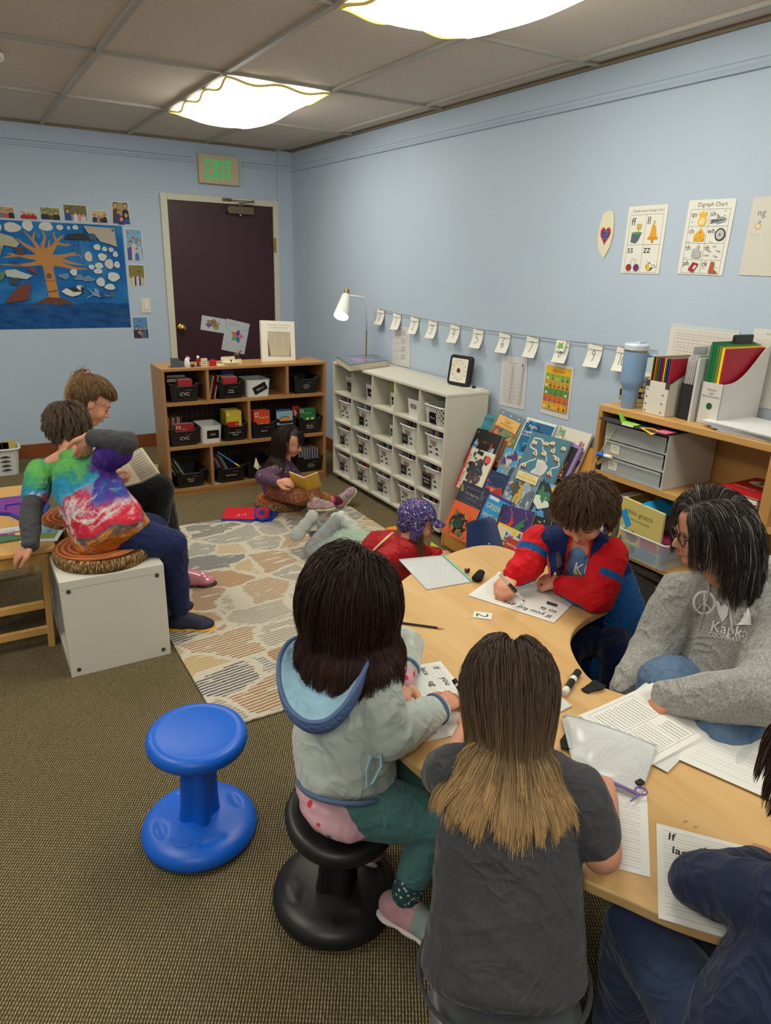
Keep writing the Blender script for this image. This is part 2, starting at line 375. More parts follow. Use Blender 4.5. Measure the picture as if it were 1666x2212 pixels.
# exit sign
t=thing('exit_sign','cream exit sign with green letters above the maroon door','sign',(-.66,0,2.29))
b=B();b.box(-.83,-.49,-.045,0,2.175,2.395,M((196,184,150),.5));bevel(b.build('housing',t),.006)
a=Art(frame((-.645,-.0455,2.285),(1,0,0),(0,0,1)));G=M((40,170,90),.4,em=.35)
def L_(x,segs): 
    for s_ in segs:a.poly([(x+p_[0],p_[1]) for p_ in s_],G)
hh=.072
L_(-.105,[[(-.025,-hh),(-.009,-hh),(-.009,hh),(-.025,hh)],[(-.009,-hh),(.024,-hh),(.024,-hh+.016),(-.009,-hh+.016)],[(-.009,-.008),(.018,-.008),(.018,.008),(-.009,.008)],[(-.009,hh-.016),(.024,hh-.016),(.024,hh),(-.009,hh)]])
L_(-.04,[[(-.032,-hh),(-.013,-hh),(.032,hh),(.013,hh)],[(.013,-hh),(.032,-hh),(-.013,hh),(-.032,hh)]])
L_(.017,[[(-.009,-hh),(.009,-hh),(.009,hh),(-.009,hh)]])
L_(.065,[[(-.009,-hh),(.009,-hh),(.009,hh-.015),(-.009,hh-.015)],[(-.03,hh-.016),(.03,hh-.016),(.03,hh),(-.03,hh)]])
for s_ in (-1,1):a.line([(s_*.11,.022),(s_*.128,0),(s_*.11,-.022)],.003,(168,156,124))
a.build('exit_letters',t)
# light switch
t=thing('light_switch','white rocker light switch plate beside the door','light switch',(-1.33,0,1.2))
b=B();b.box(-1.367,-1.29,-.007,0,1.144,1.262,M((216,212,200),.4));bevel(b.build('switch_plate',t),.003)
b=B();b.box(-1.343,-1.314,-.012,-.006,1.172,1.234,M((228,224,214),.35));bevel(b.build('rocker',t),.002)
# smoke detector edge
b=B();b.lathe([(.06,0),(.06,-.02),(.045,-.035),(0,-.038)][::-1],M((214,208,196),.5),28,T(*(atz(0,117,CH)+np.array([-.045,0,.0]))));tag(b.build('smoke_detector',smooth=.6),'white round ceiling detector cut off at the left edge','smoke detector')
# ---- rug
def rugmat():
    g=NG(.97,spec=.05)
    st=g.map(scale=(1,1.25,1));nz=g.noise(3.2,detail=4,rough=.6);w=g.n('VectorMath',operation='MULTIPLY_ADD');g.l(nz.outputs[1],w.inputs[0]);w.inputs[1].default_value=(.22,.22,0);g.l(st,w.inputs[2])
    n2=g.noise(20,g.map(scale=(1,6,1)),detail=2);w2=g.n('VectorMath',operation='MULTIPLY_ADD');g.l(n2.outputs[1],w2.inputs[0]);w2.inputs[1].default_value=(.05,.01,0);g.l(w.outputs[0],w2.inputs[2]);W=w2.outputs[0]
    v=g.vor(3.9,W,rnd=1.);e=g.vor(3.9,W,feature='DISTANCE_TO_EDGE',rnd=1.);rgb=g.xyz(v.outputs['Color'])
    pal=g.ramp(rgb[0],[(0,(160,152,140)),(.12,(166,120,78)),(.28,(124,126,132)),(.42,(196,164,108)),(.56,(60,68,86)),(.66,(150,144,138)),(.76,(178,132,86)),(.9,(110,114,124))],'CONSTANT')
    hat=g.wave(17,g.map(rot=(0,0,math.radians(90-6))),dist=1.6,dscale=2.5,detail=3);thr=g.math('ADD',g.math('MULTIPLY',rgb[1],.50),.02);hm=g.math('GREATER_THAN',hat.outputs[1],thr)
    gap=g.noise(7,g.map(scale=(1,4,1)),detail=3);hm=g.math('MULTIPLY',hm,g.math('GREATER_THAN',gap.outputs[0],.38))
    border=g.math('GREATER_THAN',e.outputs['Distance'],.05);fac=g.math('MULTIPLY',border,hm)
    fine=g.noise(170,detail=2);base=g.mix(fine.outputs[0],(206,197,178),(228,220,202));yarn=g.wave(75,g.map(rot=(0,0,math.radians(84))),dist=3,dscale=4)
    c=g.mix(g.math('MULTIPLY',fac,g.math('ADD',.75,g.math('MULTIPLY',yarn.outputs[1],.25))),base,pal);g.bump(g.math('ADD',yarn.outputs[1],fine.outputs[0]),.6,.004);return g.col(c)
rc=[(-.585,-2.11),(-.47,-3.58),(-2.21,-4.17),(-1.80,-2.07)]
rc=[tuple(atz(*q,.008)[:2]) for q in [(355,1140),(443,1553),(1230,1330),(742,1088)]]
rg_=bpy.data.objects
b=B();n=60
b.box(-2.11,-.558,-4.163,-2.09,0,.011,rugmat());o=b.build('area_rug');bevel(o,.006,3);tag(o,'cream area rug with broken patches of tan, grey and navy stripes','rug')
# ---------------------------------------------------------------- wood
def woodmat(c1,c2,scale=1.,axis='X',rough=.42,streak=18.):
    g=NG(rough,spec=.4);s={'X':(1,9,9),'Y':(9,1,9),'Z':(9,9,1)}[axis]
    n=g.noise(streak*.35*scale,g.map(scale=s),detail=5,dist=.6);n2=g.noise(3*scale,detail=2)
    c=g.mix(g.n('MapRange').outputs[0] if False else n.outputs[0],c1,c2);c=g.mix(g.math('MULTIPLY',n2.outputs[0],.35),c,c1);g.bump(n.outputs[0],.08,.001);return g.col(c)
OAK=woodmat((150,106,60),(194,148,94),axis='X');OAKZ=woodmat((146,102,60),(188,142,90),axis='Z');MAPLE=woodmat((206,160,96),(222,182,122),axis='Y',rough=.33)
BIRCH=woodmat((186,140,78),(208,166,104),axis='Y');BIRCHZ=woodmat((176,130,72),(200,156,94),axis='Z');BAMB=woodmat((196,146,76),(224,180,112),axis='Y',rough=.4)
PLY=M((128,76,30),.5,noise=.3,nscale=40)
PEG=M((52,30,20),.6)
# ---- tan bookcase standing in front of the door
BX0,BX1,BF,BD,BT=-1.603,-.392,-1.505,.29,.897
case=thing('bookcase','low oak plywood bookcase with pegboard back in front of the maroon door','bookcase',(-1.0,-1.36,0))
W=.021
for x in (BX0,BX1-W):b=B();b.box(x,x+W,BF,BF+BD,0,BT-W,OAKZ);bevel(b.build('side_panel',case),.002)
b=B();b.box(BX0,BX1,BF,BF+BD,BT-W,BT,OAK);bevel(b.build('top_board',case),.003)
SH=[.052,.358,.665]
for z in SH:b=B();b.box(BX0+W,BX1-W,BF+.002,BF+BD,z-W,z,OAK);b.build('shelf_board',case)
for x,z0,z1 in ((-1.302,SH[2],BT-W),(-.712,SH[2],BT-W),(-1.012,SH[1],SH[2]-W),(-1.302,SH[0],SH[1]-W)):
    b=B();b.box(x,x+.02,BF+.004,BF+BD,z0,z1,OAKZ);b.build('divider',case)
b=B();b.box(BX0+W,BX1-W,BF+.006,BF+.024,0,SH[0]-W,OAK);b.build('kick_board',case)
b=B();b.box(BX0+W,BX1-W,BF+BD-.008,BF+BD,.03,BT-W,PEG)
hol=M((190,190,185),.6);ww=.0022
for zz in np.arange(.09,.86,.038):
    if min(abs(zz-s) for s in SH)<.02:continue
    for xx in np.arange(BX0+.04,BX1-.03,.038):b.box(xx-ww,xx+ww,BF+BD-.0085,BF+BD-.0078,zz-ww,zz+ww,hol)
b.build('pegboard_back',case)
b=B();b.box(-1.225,-1.16,BF-.0005,BF+.001,SH[1]-.014,SH[1]-.002,M((92,150,90),.7));b.build('green_tape',case)['label']='strip of green tape on the shelf edge'
# ---- bins
BLK=M((20,20,22),.38,bump=.15,bscale=200);WPL=M((218,220,220),.35);BLKL=M((12,12,14),.35)
def taper(b,w,d,h,t,m,r=.02,k=.88,n=5,notch=None,rim=.004):
    """open tapered tub, outer then inner wall, rim"""
    def ring(s,z,off=0):return [(x*s,y*s,z) for x,y in rrect(w-2*off,d-2*off,max(r-off,.004),n)]
    R=[ring(k,0),ring(1,h),ring(1,h,t),ring(k,t,t)];L=len(R[0])
    if notch:
        for q in (1,2):R[q]=[(x,y,z-(notch[1] if (y<-d*.3 and abs(x)<notch[0]) else 0)) for x,y,z in R[q]]
    v=sum(R,[]);f=[(a*L+i,a*L+(i+1) % L,(a+1)*L+(i+1) % L,(a+1)*L+i) for a in range(3) for i in range(L)]
    f+=[list(range(L))[::-1],list(range(3*L,4*L))];return b.add(v,f,m)
def rrect2(w,d,r,nn,nc=5):
    """rounded rectangle with extra points along the front edge"""
    o=[]
    for x,y in rrect(w,d,r,nc):o.append((x,y))
    return o
def black_bin(name,label,x,y,z,w,d,h,text,rotz=0,small=None,group='black book bins in the oak bookcase'):
    t=thing(name,label,'bin',(x,y,z),rotz,group)
    b=B(T(0,d/2,0));L=[]
    # walls with a dipped front
    prof=[(-.5,0),(-.36,0),(-.30,1),(.30,1),(.36,0),(.5,0)]
    dip=h*.16
    fx=[(w*px,-dip*q) for px,q in prof]
    k=.86
    top=[(px,-d/2,h+dz) for px,dz in fx]+[(w/2,d/2,h),(w*.3,d/2,h-dip*.6),(-w*.3,d/2,h-dip*.6),(-w/2,d/2,h)]
    n=len(top);th=.004
    bot=[(a*k,c*k,0) for a,c,_ in top];ti=[(a*(1-2*th/w),c*(1-2*th/d),e) for a,c,e in top];bi=[(a*k*(1-2*th/w),c*k*(1-2*th/d),th) for a,c,_ in top]
    v=bot+top+ti+bi;f=[(q*n+i,q*n+(i+1) % n,(q+1)*n+(i+1) % n,(q+1)*n+i) for q in range(3) for i in range(n)]+[list(range(n))[::-1],list(range(3*n,4*n))]
    b.add(v,f,BLK); 
    b.build('tub',t,world=False)
    b=B(T(0,d/2,0));lip=[(a*1.05,c*1.04,e+.001) for a,c,e in top];b.tube(lip,.0045,BLK,6,closed=True);b.build('rim',t,world=False)
    tl=math.atan2(d/2*(1-k),h)
    a=Art(T(0,d/2-d/2*(k+(1-k)*.42)-.0012,h*.42)@RX(math.pi/2+tl))
    a.rect(-w*.32,-h*.26,w*.32,h*.30,BLKL,.3)
    a.lines([(-w*.32,-h*.26,w*.32,-h*.26),(-w*.32,h*.30,w*.32,h*.30),(-w*.32,-h*.26,-w*.32,h*.30),(w*.32,-h*.26,w*.32,h*.30)],.0012,(70,66,66))
    cs=[(190,150,140),(120,150,150),(190,120,60),(150,150,160)]
    for i in range(9):a.rect(-w*.26+i*w*.058,h*.22,-w*.26+i*w*.058+w*.04,h*.245,cs[i % 4])
    rows=text.split('\n');s=(.034 if len(rows)==1 and len(text) <= 3 else .017 if len(rows) <= 2 else .013)
    for i,r in enumerate(rows):a.text(r,0,h*.02+(len(rows)-1)*s*.5-i*s*1.0-s*.35,s,(225,225,220),'C',maxw=w*.58)
    lb=a.build('bin_label',t,world=False);lb['label']='black label with white lettering'
    return t
def white_tub(label,x,y,z,w,d,h,text=None,rotz=0,tilt=0,oval=False,name='storage_tub',group='white plastic tubs',n=6):
    t=thing(name,label,'tub',(x,y,z),rotz,group);b=B(T(0,d/2,0));taper(b,w,d,h,.004,WPL,.03,.9,n);b.build('tub',t,smooth=.7,world=False)
    if text:
        a=Art(T(w*.05,d*.025-.002,h*.5)@RX(math.pi/2+math.atan2(d*.05,h))@RZ(tilt));a.rect(-w*.28,-h*.24,w*.28,h*.24,BLKL)
        a.text(text,0,-.008,.02,(225,225,225),'C',maxw=w*.5);a.build('tub_label',t,world=False)['label']='black label with white lettering'
    if oval:
        a=Art(T(0,d*.019-.0015,h*.62)@RX(math.pi/2+math.atan2(d*.05,h)));a.poly([(q*1.,p_) for q,p_ in rrect(w*.42,h*.24,h*.115,6)],(90,84,80));a.poly([(q,p_) for q,p_ in rrect(w*.36,h*.17,h*.08,6)],(140,132,126));a.build('handle_hole',t,world=False)
    return t
bk_n=[0]
def slab_book(b,w,d,t,cov,pag=(222,216,200)):
    """closed book lying in local space: spine along Y at x=0, width x, thickness z"""
    c=M(cov,.45);b.box(0,w,0,d,0,.0018,c);b.box(0,w,0,d,t-.0018,t,c);b.box(0,.0018,0,d,0,t,c);b.box(.0018,w-.003,.002,d-.002,.0018,t-.0018,M(pag,.8));return b
BOOKS={}
def book(label,X,w,d,t,cov,group=None,name='book',pag=(222,216,200)):
    k=(round(w,3),round(d,3),round(t,4),cov,pag)
    if k not in BOOKS:BOOKS[k]=slab_book(B(),w,d,t,cov,pag).build(name,None,world=False);o=BOOKS[k]
    else:o=BOOKS[k].copy();COL.objects.link(o)
    o.matrix_world=Matrix(X.tolist());tag(o,label,'book',group);return o
def upright(x,y,z,lean=0,yaw=0,pitch=0):
    """book standing, spine facing -Y (towards the room), thickness along X"""
    m=np.eye(4);m[:3,0]=(0,1,0);m[:3,1]=(0,0,1);m[:3,2]=(1,0,0);return T(x,y,z)@RZ(yaw)@RY(lean)@RX(pitch)@m
def facing(x,y,z,w,yaw=0,tilt=0):
    """book standing with its front cover facing -Y, lower-left corner at x,y,z: local x->x, y->z, thickness->+... """
    m=np.eye(4);m[:3,0]=(1,0,0);m[:3,1]=(0,0,1);m[:3,2]=(0,-1,0);return T(x,y,z)@RZ(yaw)@RX(-tilt)@m
yb=BF+.015;H1=.125
black_bin('book_bin','black bin lettered CVC on the top shelf of the oak bookcase',-1.45,yb,SH[2],.20,.24,H1,'CVC')
black_bin('book_bin','black bin lettered Long Vowels on the top shelf',-1.125,yb,SH[2],.185,.24,H1,'Long\nVowels')
white_tub('white tub with a tilted Silent e label on the top shelf of the oak bookcase',-.915,yb+.01,SH[2],.185,.21,.12,'Silent e',tilt=.45,group=None)
black_bin('book_bin','empty black bin in the right compartment of the top shelf',-.545,yb,SH[2],.195,.24,H1,'ink, ing,\ncompound\nwords')
black_bin('book_bin','black bin lettered CVC on the middle shelf of the oak bookcase',-1.47,yb,SH[1],.205,.24,H1,'CVC')
white_tub('white tub with a straight CVC label on the middle shelf',-1.275,yb+.01,SH[1],.155,.21,.125,'CVC',group=None)
black_bin('book_bin','black bin lettered Longer Short Vowel on the middle shelf',-1.105,yb,SH[1],.165,.24,H1,'Longer Short\nVowel')
black_bin('book_bin','black bin lettered Blends left of the reading girl',-.885,yb,SH[1],.185,.24,H1,'Blends')
black_bin('book_bin','black bin right behind the head of the girl in purple',-.70,yb+.03,SH[1],.165,.22,H1,'Blends')
black_bin('book_bin','black bin lettered Blends and Digraphs at the right of the middle shelf',-.515,yb,SH[1],.19,.24,H1,'Blends +\nDigraphs')
black_bin('book_bin','black bin lettered Mentor Texts on the bottom shelf',-1.445,yb,SH[0],.205,.25,H1,'Mentor\nTexts')
black_bin('book_bin','black bin lettered ABC books on the bottom shelf',-1.15,yb,SH[0],.215,.25,H1,'ABC books')
black_bin('book_bin','black bin on the bottom shelf just left of the girl in purple',-.92,yb+.02,SH[0],.2,.24,H1,'Blends')
black_bin('book_bin','black bin of thin white booklets at the right of the bottom shelf',-.51,yb,SH[0],.205,.25,H1,'simple +\nmultisyllabic\nlong vowel')
RED,DRED,YEL,ORG,GRN,BLU,WHT,NAV=(196,28,34),(140,22,30),(222,190,40),(216,84,34),(24,120,70),(50,96,170),(220,218,210),(30,44,96)
def row_up(n,x0,dx,y,z,w,h,cols,label,group,lean=0.,th=.006,jit=.004):
    for i in range(n):
        c=cols[i % len(cols)]
        book(label,upright(x0+dx*i,y+random.uniform(-jit,jit),z+random.uniform(0,jit),lean),w,h,th,c,group)
def row_face(n,x,y0,dy,z,w,h,cols,label,group,tilt=.12,th=.006):
    for i in range(n):book(label,facing(x+random.uniform(-.004,.004),y0+dy*i,z,w,0,tilt),w,h,th,cols[i % len(cols)],group)
# contents of the oak bookcase
row_face(7,-1.47,yb+.045,.017,SH[2]+.03,.09,.115,[RED,WHT,RED,ORG,GRN],'small red or white reader packed in the CVC bin of the top shelf','readers in the CVC bin on the top shelf')
book('large navy book lying flat at the back of the top left CVC bin',T(-1.53,yb+.15,SH[2]+.145),.13,.09,.02,NAV);book('dark red book under the navy book at the back of the top left bin',T(-1.535,yb+.13,SH[2]+.118),.13,.1,.025,DRED)
row_up(4,-1.275,.012,yb+.03,SH[2]+.002,.17,.165,[WHT,DRED,RED,WHT],'thin red or white booklet leaning between the divider and the Long Vowels bin','booklets leaning on the top shelf',lean=.22)
row_face(9,-1.165,yb+.04,.016,SH[2]+.04,.105,.105,[RED,WHT,RED,WHT],'small red or white reader packed in the Long Vowels bin','readers in the Long Vowels bin')
book('blue reader standing at the back of the Long Vowels bin',facing(-1.13,yb+.2,SH[2]+.03,.1),.09,.15,.012,BLU)
row_up(8,-1.563,.012,yb+.07,SH[1]+.02,.14,.17,[(180,160,150),DRED,(190,170,160)],'thin booklet standing in the left side of the CVC bin, middle shelf','booklets in the middle shelf CVC bin',lean=.03)
row_face(4,-1.525,yb+.03,.008,SH[1]+.055,.13,.095,[DRED,WHT],'dark red reader at the front of the CVC bin, middle shelf','red readers in the middle shelf CVC bin')
def coverbook(label,X,w,h,t,cov,draw,cat='book',group=None,pag=(222,216,200),name='picture_book'):
    o=slab_book(B(),w,h,t,cov,pag);a=Art(z=t);draw(a,w,h);o.add(np.concatenate(a.v),a.f,a.mats[0]) if False else None
    off=o.n
    for vv in a.v:o.v.append(vv)
    o.n+=a.n;o.f+=[[i+off for i in q] for q in a.f];o.mi+=[o.mat(a.mats[i]) for i in a.mi]
    ob=o.build(name,None,world=False);ob.matrix_world=Matrix(X.tolist());return tag(ob,label,cat,group)
def cvr(title,tc=(240,220,90),stripe=(235,210,60)):
    def f(a,w,h):
        a.rect(w*.08,h*.7,w*.28,h*.9,(230,220,200));a.disc(w*.18,h*.8,w*.07,(150,60,30));a.text(title,w*.32,h*.62,h*.12,tc,maxw=w*.6)
        for q in (.3,.6):a.poly([(w*q,0),(w*(q+.15),0),(w*(q+.27),h*.38),(w*(q+.1),h*.38)],stripe)
    return f
coverbook('dark red reader titled Rumors facing out of the middle CVC bin',facing(-1.53,yb+.022,SH[1]+.05,.13,0,.08),.135,.1,.006,(150,26,30),cvr('Rumors'))
for i in range(6):coverbook('tall yellow reader packed in the Longer Short Vowel bin',facing(-1.16+i*.0,yb+.05+.022*i,SH[1]+.05,.11,0,.05),.115,.16,.018,(214,190,60),lambda a,w,h:(a.rect(w*.08,h*.8,w*.22,h*.93,(235,225,190)),a.text('The Fox',w*.3,h*.66,.016,(240,225,120))),group='yellow readers in the Longer Short Vowel bin')
coverbook('small red reader in front of the yellow readers',facing(-1.155,yb+.035,SH[1]+.06,.08,0,.05),.085,.075,.005,(200,24,36),lambda a,w,h:(a.disc(w*.8,h*.75,.006,(240,190,60)),a.text('Go',w*.3,h*.1,.025,(240,190,60))))
for i in range(4):coverbook('orange reader titled Goldilocks in the Blends bin' if i==0 else 'orange or red reader standing behind the Goldilocks cover',facing(-.955-.004*i,yb+.03+.016*i,SH[1]+.05,.12,0,.1),.125,.15,.01,[(214,74,30),(200,50,40)][i % 2],cvr('Goldilocks'),group=None if i==0 else 'readers behind the Goldilocks cover')
coverbook('light blue reader with an orange animal above the girl in purple',facing(-.775,yb+.04,SH[1]+.08,.12,0,.06),.13,.10,.008,(150,190,206),lambda a,w,h:(a.disc(w*.5,h*.35,w*.33,(230,150,50),h*.2),a.disc(w*.78,h*.55,w*.09,(240,170,60)),a.line([(w*.2,h*.5),(w*.5,h*.62),(w*.8,h*.5)],.006,(50,60,90))))
coverbook('blue reader standing behind the light blue cover',facing(-.77,yb+.07,SH[1]+.1,.1),.12,.09,.01,BLU,lambda a,w,h:a.text('Sun',.01,.03,.02,WHT))
coverbook('green reader titled Its Gold in the Blends and Digraphs bin',facing(-.585,yb+.035,SH[1]+.07,.12,0,.3),.135,.12,.008,(20,118,72),cvr("It's Gold!",(220,220,90)))
coverbook('red reader with a white arrow standing behind the green cover',facing(-.625,yb+.1,SH[1]+.09,.06),.06,.11,.006,(176,40,34),lambda a,w,h:a.poly([(w*.3,h*.2),(w*.7,h*.5),(w*.3,h*.8)],(220,210,200)))
row_up(6,-1.53,.014,yb+.04,SH[0]+.06,.16,.15,[(200,198,190),(50,60,60),(190,200,60),(90,90,96)],'thin book leaning left in the Mentor Texts bin','books in the Mentor Texts bin',lean=-.5)
row_up(9,-1.235,.011,yb+.05,SH[0]+.05,.15,.14,[(190,190,190),DRED,(70,80,120),(160,150,150)],'thin book leaning left in the ABC books bin','books in the ABC books bin',lean=-.45)
b=B();p0=np.array([-1.24,yb+.02,SH[0]+.235]);p1=np.array([-1.07,yb+.01,SH[0]+.10]);b.cyl(p0,p0+(p1-p0)*.7,.006,M((70,130,200),.4));b.cyl(p0+(p1-p0)*.7,p0+(p1-p0)*.9,.006,M((235,210,50),.4));b.cyl(p0+(p1-p0)*.9,p1,.003,M((170,170,170),.4));tag(b.build('pointer_stick'),'blue and yellow pointer stick lying across the ABC books bin','pointer')
row_up(22,-.592,.0072,yb+.03,SH[0]+.055,.17,.115,[(208,206,198),(60,66,120),(198,196,190)],'thin white booklet packed upright in the bottom right bin','white booklets in the bottom right bin',th=.005)
b=B();b.add([(-.98,yb-.005,SH[0]+.10),(-.955,yb-.02,SH[0]+.075),(-.925,yb-.02,SH[0]+.1),(-.96,yb+.0,SH[0]+.17),(-.945,yb-.024,SH[0]+.11)],[(0,1,4,3),(1,2,4)],M((230,215,190),.6));tag(b.build('paper_tag'),'crumpled pale paper hanging over the bin left of the girl in purple','paper')
b=B();b.box(-1.29,-1.235,BF+.02,BF+.14,SH[0],SH[0]+.004,M((200,200,205),.6));tag(b.build('loose_paper'),'white folded paper lying on the bottom shelf beside the ABC bin','paper')
# toys on top of the oak bookcase
TZ=BT
def toy(name,label,cat,fn,mats=None):
    b=B();fn(b);return tag(bevel(b.build(name),.0008),label,cat)
def tx(px,y=-1.44):return atz(px,780,TZ)[0] if False else aty(px,780,y)[0]
GR=M((86,88,92),.4);CREM=M((226,216,184),.45);LR=M((198,20,24),.35)
ty=-1.44
def f(b):
    x=tx(385);b.box(x-.06,x+.05,ty-.03,ty+.04,TZ,TZ+.004,GR);b.box(x-.045,x+.005,ty-.02,ty+.03,TZ,TZ+.05,GR);b.box(x+.005,x+.035,ty-.02,ty+.03,TZ,TZ+.035,GR)
    for i in range(4):b.box(x-.045+.013*i,x-.037+.013*i,ty-.02,ty-.01,TZ+.05,TZ+.058,GR);b.box(x-.045+.013*i,x-.037+.013*i,ty+.02,ty+.03,TZ+.05,TZ+.058,GR)
toy('toy_castle','dark grey toy castle block at the left end of the bookcase top','toy',f)
def f(b):
    x=tx(402);b.lathe([(.018,0),(.02,.02),(.016,.045),(.009,.06),(.0,.064)],M((225,228,230),.4),16,T(x,ty-.02,TZ));b.cyl((x-.004,ty-.02,TZ+.06),(x+.004,ty-.02,TZ+.075),.005,M((220,70,130),.4));b.cyl((x+.008,ty-.02,TZ+.066),(x+.02,ty-.02,TZ+.05),.006,M((200,205,215),.4))
toy('toy_ghost','white toy ghost figure with a pink top on the bookcase','toy',f)
def f(b):x=tx(413);b.lathe([(.008,0),(.013,.006),(.013,.014),(.014,.017),(0,.017)],M((50,48,46),.5),14,T(x,ty-.03,TZ))
toy('toy_pot','tiny dark toy pot between the ghost and the figure','toy',f)
def f(b):
    x=tx(426);b.box(x-.012,x+.014,ty-.035,ty-.01,TZ,TZ+.006,GR);b.box(x-.007,x+.007,ty-.027,ty-.017,TZ+.006,TZ+.026,M((40,40,44),.4));b.box(x-.009,x+.009,ty-.028,ty-.016,TZ+.026,TZ+.05,LR);b.ell((x,ty-.022,TZ+.062),(.01,.01,.012),M((232,226,196),.4),12,8);b.ell((x+.012,ty-.028,TZ+.06),(.004,.004,.007),M((30,28,28),.4),8,6)
toy('toy_figure','small red toy figure with a pale head on the bookcase','toy',f)
def f(b):
    x=tx(438);b.box(x-.022,x+.02,ty-.04,ty-.02,TZ,TZ+.05,CREM)
    for i in range(4):b.box(x-.02+.011*i,x-.013+.011*i,ty-.038,ty-.03,TZ+.05,TZ+.056,CREM)
    m=M((150,120,70),.6)
    for i in range(3):b.box(x-.018,x+.016,ty-.0405,ty-.0395,TZ+.006+.014*i,TZ+.010+.014*i,m)
toy('toy_wall','beige patterned toy wall block on the bookcase','toy',f)
def f(b):x=tx(457);b.box(x-.019,x+.02,ty-.04,ty-.005,TZ,TZ+.038,LR);b.box(x-.006,x+.008,ty-.026,ty-.014,TZ+.038,TZ+.046,GR);b.box(x+.02,x+.028,ty-.03,ty-.02,TZ,TZ+.008,M((40,30,30),.4))
toy('toy_box','bright red toy box block on the bookcase','toy',f)
def f(b):x=tx(475);b.box(x-.04,x+.05,ty-.03,ty+.04,TZ,TZ+.003,M((224,220,200),.5))
toy('toy_plate','flat white toy base plate beside the red block','toy',f)
def f(b):
    x=tx(497);hull=[(-.06,0),(-.045,-.022),(.05,-.022),(.065,0),(.05,.022),(-.045,.022)]
    lo=[(x+a*.72,ty-.02+c*.7,TZ+.003) for a,c in hull];hi=[(x+a,ty-.02+c,TZ+.022) for a,c in hull];n=6
    b.add(lo+hi,[list(range(n))[::-1],list(range(n,2*n))]+[(i,(i+1) % n,n+(i+1) % n,n+i) for i in range(n)],CREM)
    b.box(x-.062,x+.035,ty+.0,ty+.008,TZ+.02,TZ+.052,CREM);b.box(x-.064,x-.056,ty-.02,ty+.006,TZ+.02,TZ+.046,CREM)
    for i in range(5):b.box(x-.055+i*.019,x-.045+i*.019,ty,ty+.008,TZ+.052,TZ+.057,CREM)
    b.box(x-.004,x+.004,ty-.03,ty-.024,TZ+.022,TZ+.038,M((150,40,26),.5));b.box(x-.009,x+.009,ty-.03,ty-.024,TZ+.034,TZ+.038,M((150,40,26),.5))
toy('toy_boat','cream toy boat with battlements on the bookcase','toy',f)
def f(b):
    x=tx(512,-1.4);y=-1.40;m=M((96,56,34),.5);b.ell((x,y,TZ+.062),(.02,.009,.011),m,12,8)
    for q in (-.014,-.009,.010,.015):b.cyl((x+q,y+(.004 if q<0 else -.004),TZ+.03),(x+q,y,TZ+.06),.0035,m,8)
    b.cyl((x+.014,y,TZ+.064),(x+.026,y,TZ+.084),.007,m,10,.005);b.ell((x+.031,y,TZ+.084),(.009,.004,.005),m,10,6);b.cyl((x-.019,y,TZ+.064),(x-.024,y,TZ+.045),.003,m,8);b.box(x-.025,x+.03,y-.012,y+.012,TZ,TZ+.03,CREM)
toy('toy_horse','brown toy horse standing behind the cream boat','toy',f)
# white binder sign standing on the bookcase
X=frame(aty(567,776,-1.36),aty(645,777,-1.36)-aty(567,776,-1.36),(0,.17,1));X[2,3]=TZ
def dr(a,w,h):
    a.text('What We Want Our Class Community',w*.53,h*.885,.0115,(50,50,50),'C',maxw=w*.68);a.text('To Look, Sound and Feel Like',w*.53,h*.825,.0115,(50,50,50),'C',maxw=w*.55);a.text('By The Explorers',w*.53,h*.76,.007,(110,110,110),'C',maxw=w*.25)
    a.rect(w*.18,h*.13,w*.86,h*.73,(96,90,84));a.poly([(w*.25,h*.135),(w*.83,h*.14),(w*.86,h*.60),(w*.86,h*.72),(w*.18,h*.72),(w*.18,h*.60)],(190,178,156))
    a.text('Our Class Community',w*.53,h*.68,.010,(90,80,70),'C',thin=-.012,maxw=w*.4);a.text('Look Like',w*.2,h*.63,.010,(70,60,55),thin=-.012,maxw=w*.2);a.text('Sound Like',w*.43,h*.63,.010,(70,60,55),thin=-.012,maxw=w*.2);a.text('Feel Like',w*.67,h*.63,.010,(70,60,55),thin=-.012,maxw=w*.16)
    for c in (.22,.44,.68):a.scribble(w*c,h*.36,w*(c+.14),h*.6,6,(130,118,100),w=.0012)
o=sheet('binder','white binder with a class community page standing on the oak bookcase','binder',X,.262,.292,dr,(226,222,208),thick=.03)
bevel(o,.004)
# ---------------------------------------------------------------- white cubby shelf on casters
SX,SY0,SY1,SZ0,SZ1=-.342,-1.525,-2.987,.04,.897
cub=thing('cubby_shelf','white painted cubby shelf on casters with twenty compartments','shelf',(-.18,-2.26,0))
WP=M((206,203,190),.5,bump=.3,bscale=14,noise=.03,nscale=5)
t_=.018
for y in (SY0-t_,SY1):b=B();b.box(SX,-.03,y,y+t_,SZ0,SZ1-t_,WP);bevel(b.build('side_panel',cub),.002)
b=B();b.box(SX-.002,-.03,SY1-.002,SY0+.002,SZ1-t_,SZ1,WP);b.box(-.045,-.026,SY1-.002,SY0,SZ1,SZ1+.006,WP);bevel(b.build('top_board',cub),.003)
RZs=[.055,.262,.470,.682];CY=[SY0-(SY0-SY1)*k/5 for k in range(6)]
for z in RZs:b=B();b.box(SX+.0008,-.032,SY1+t_-.001,SY0-t_+.001,z-.015,z,WP);b.build('shelf_board',cub)
for y in CY[1:5]:b=B();b.box(SX+.002,-.0325,y-.007,y+.007,RZs[0],SZ1-t_,WP);b.build('divider',cub)
b=B();b.box(-.036,-.03,SY1,SY0,SZ0,SZ1-t_,WP);b.build('back_panel',cub)
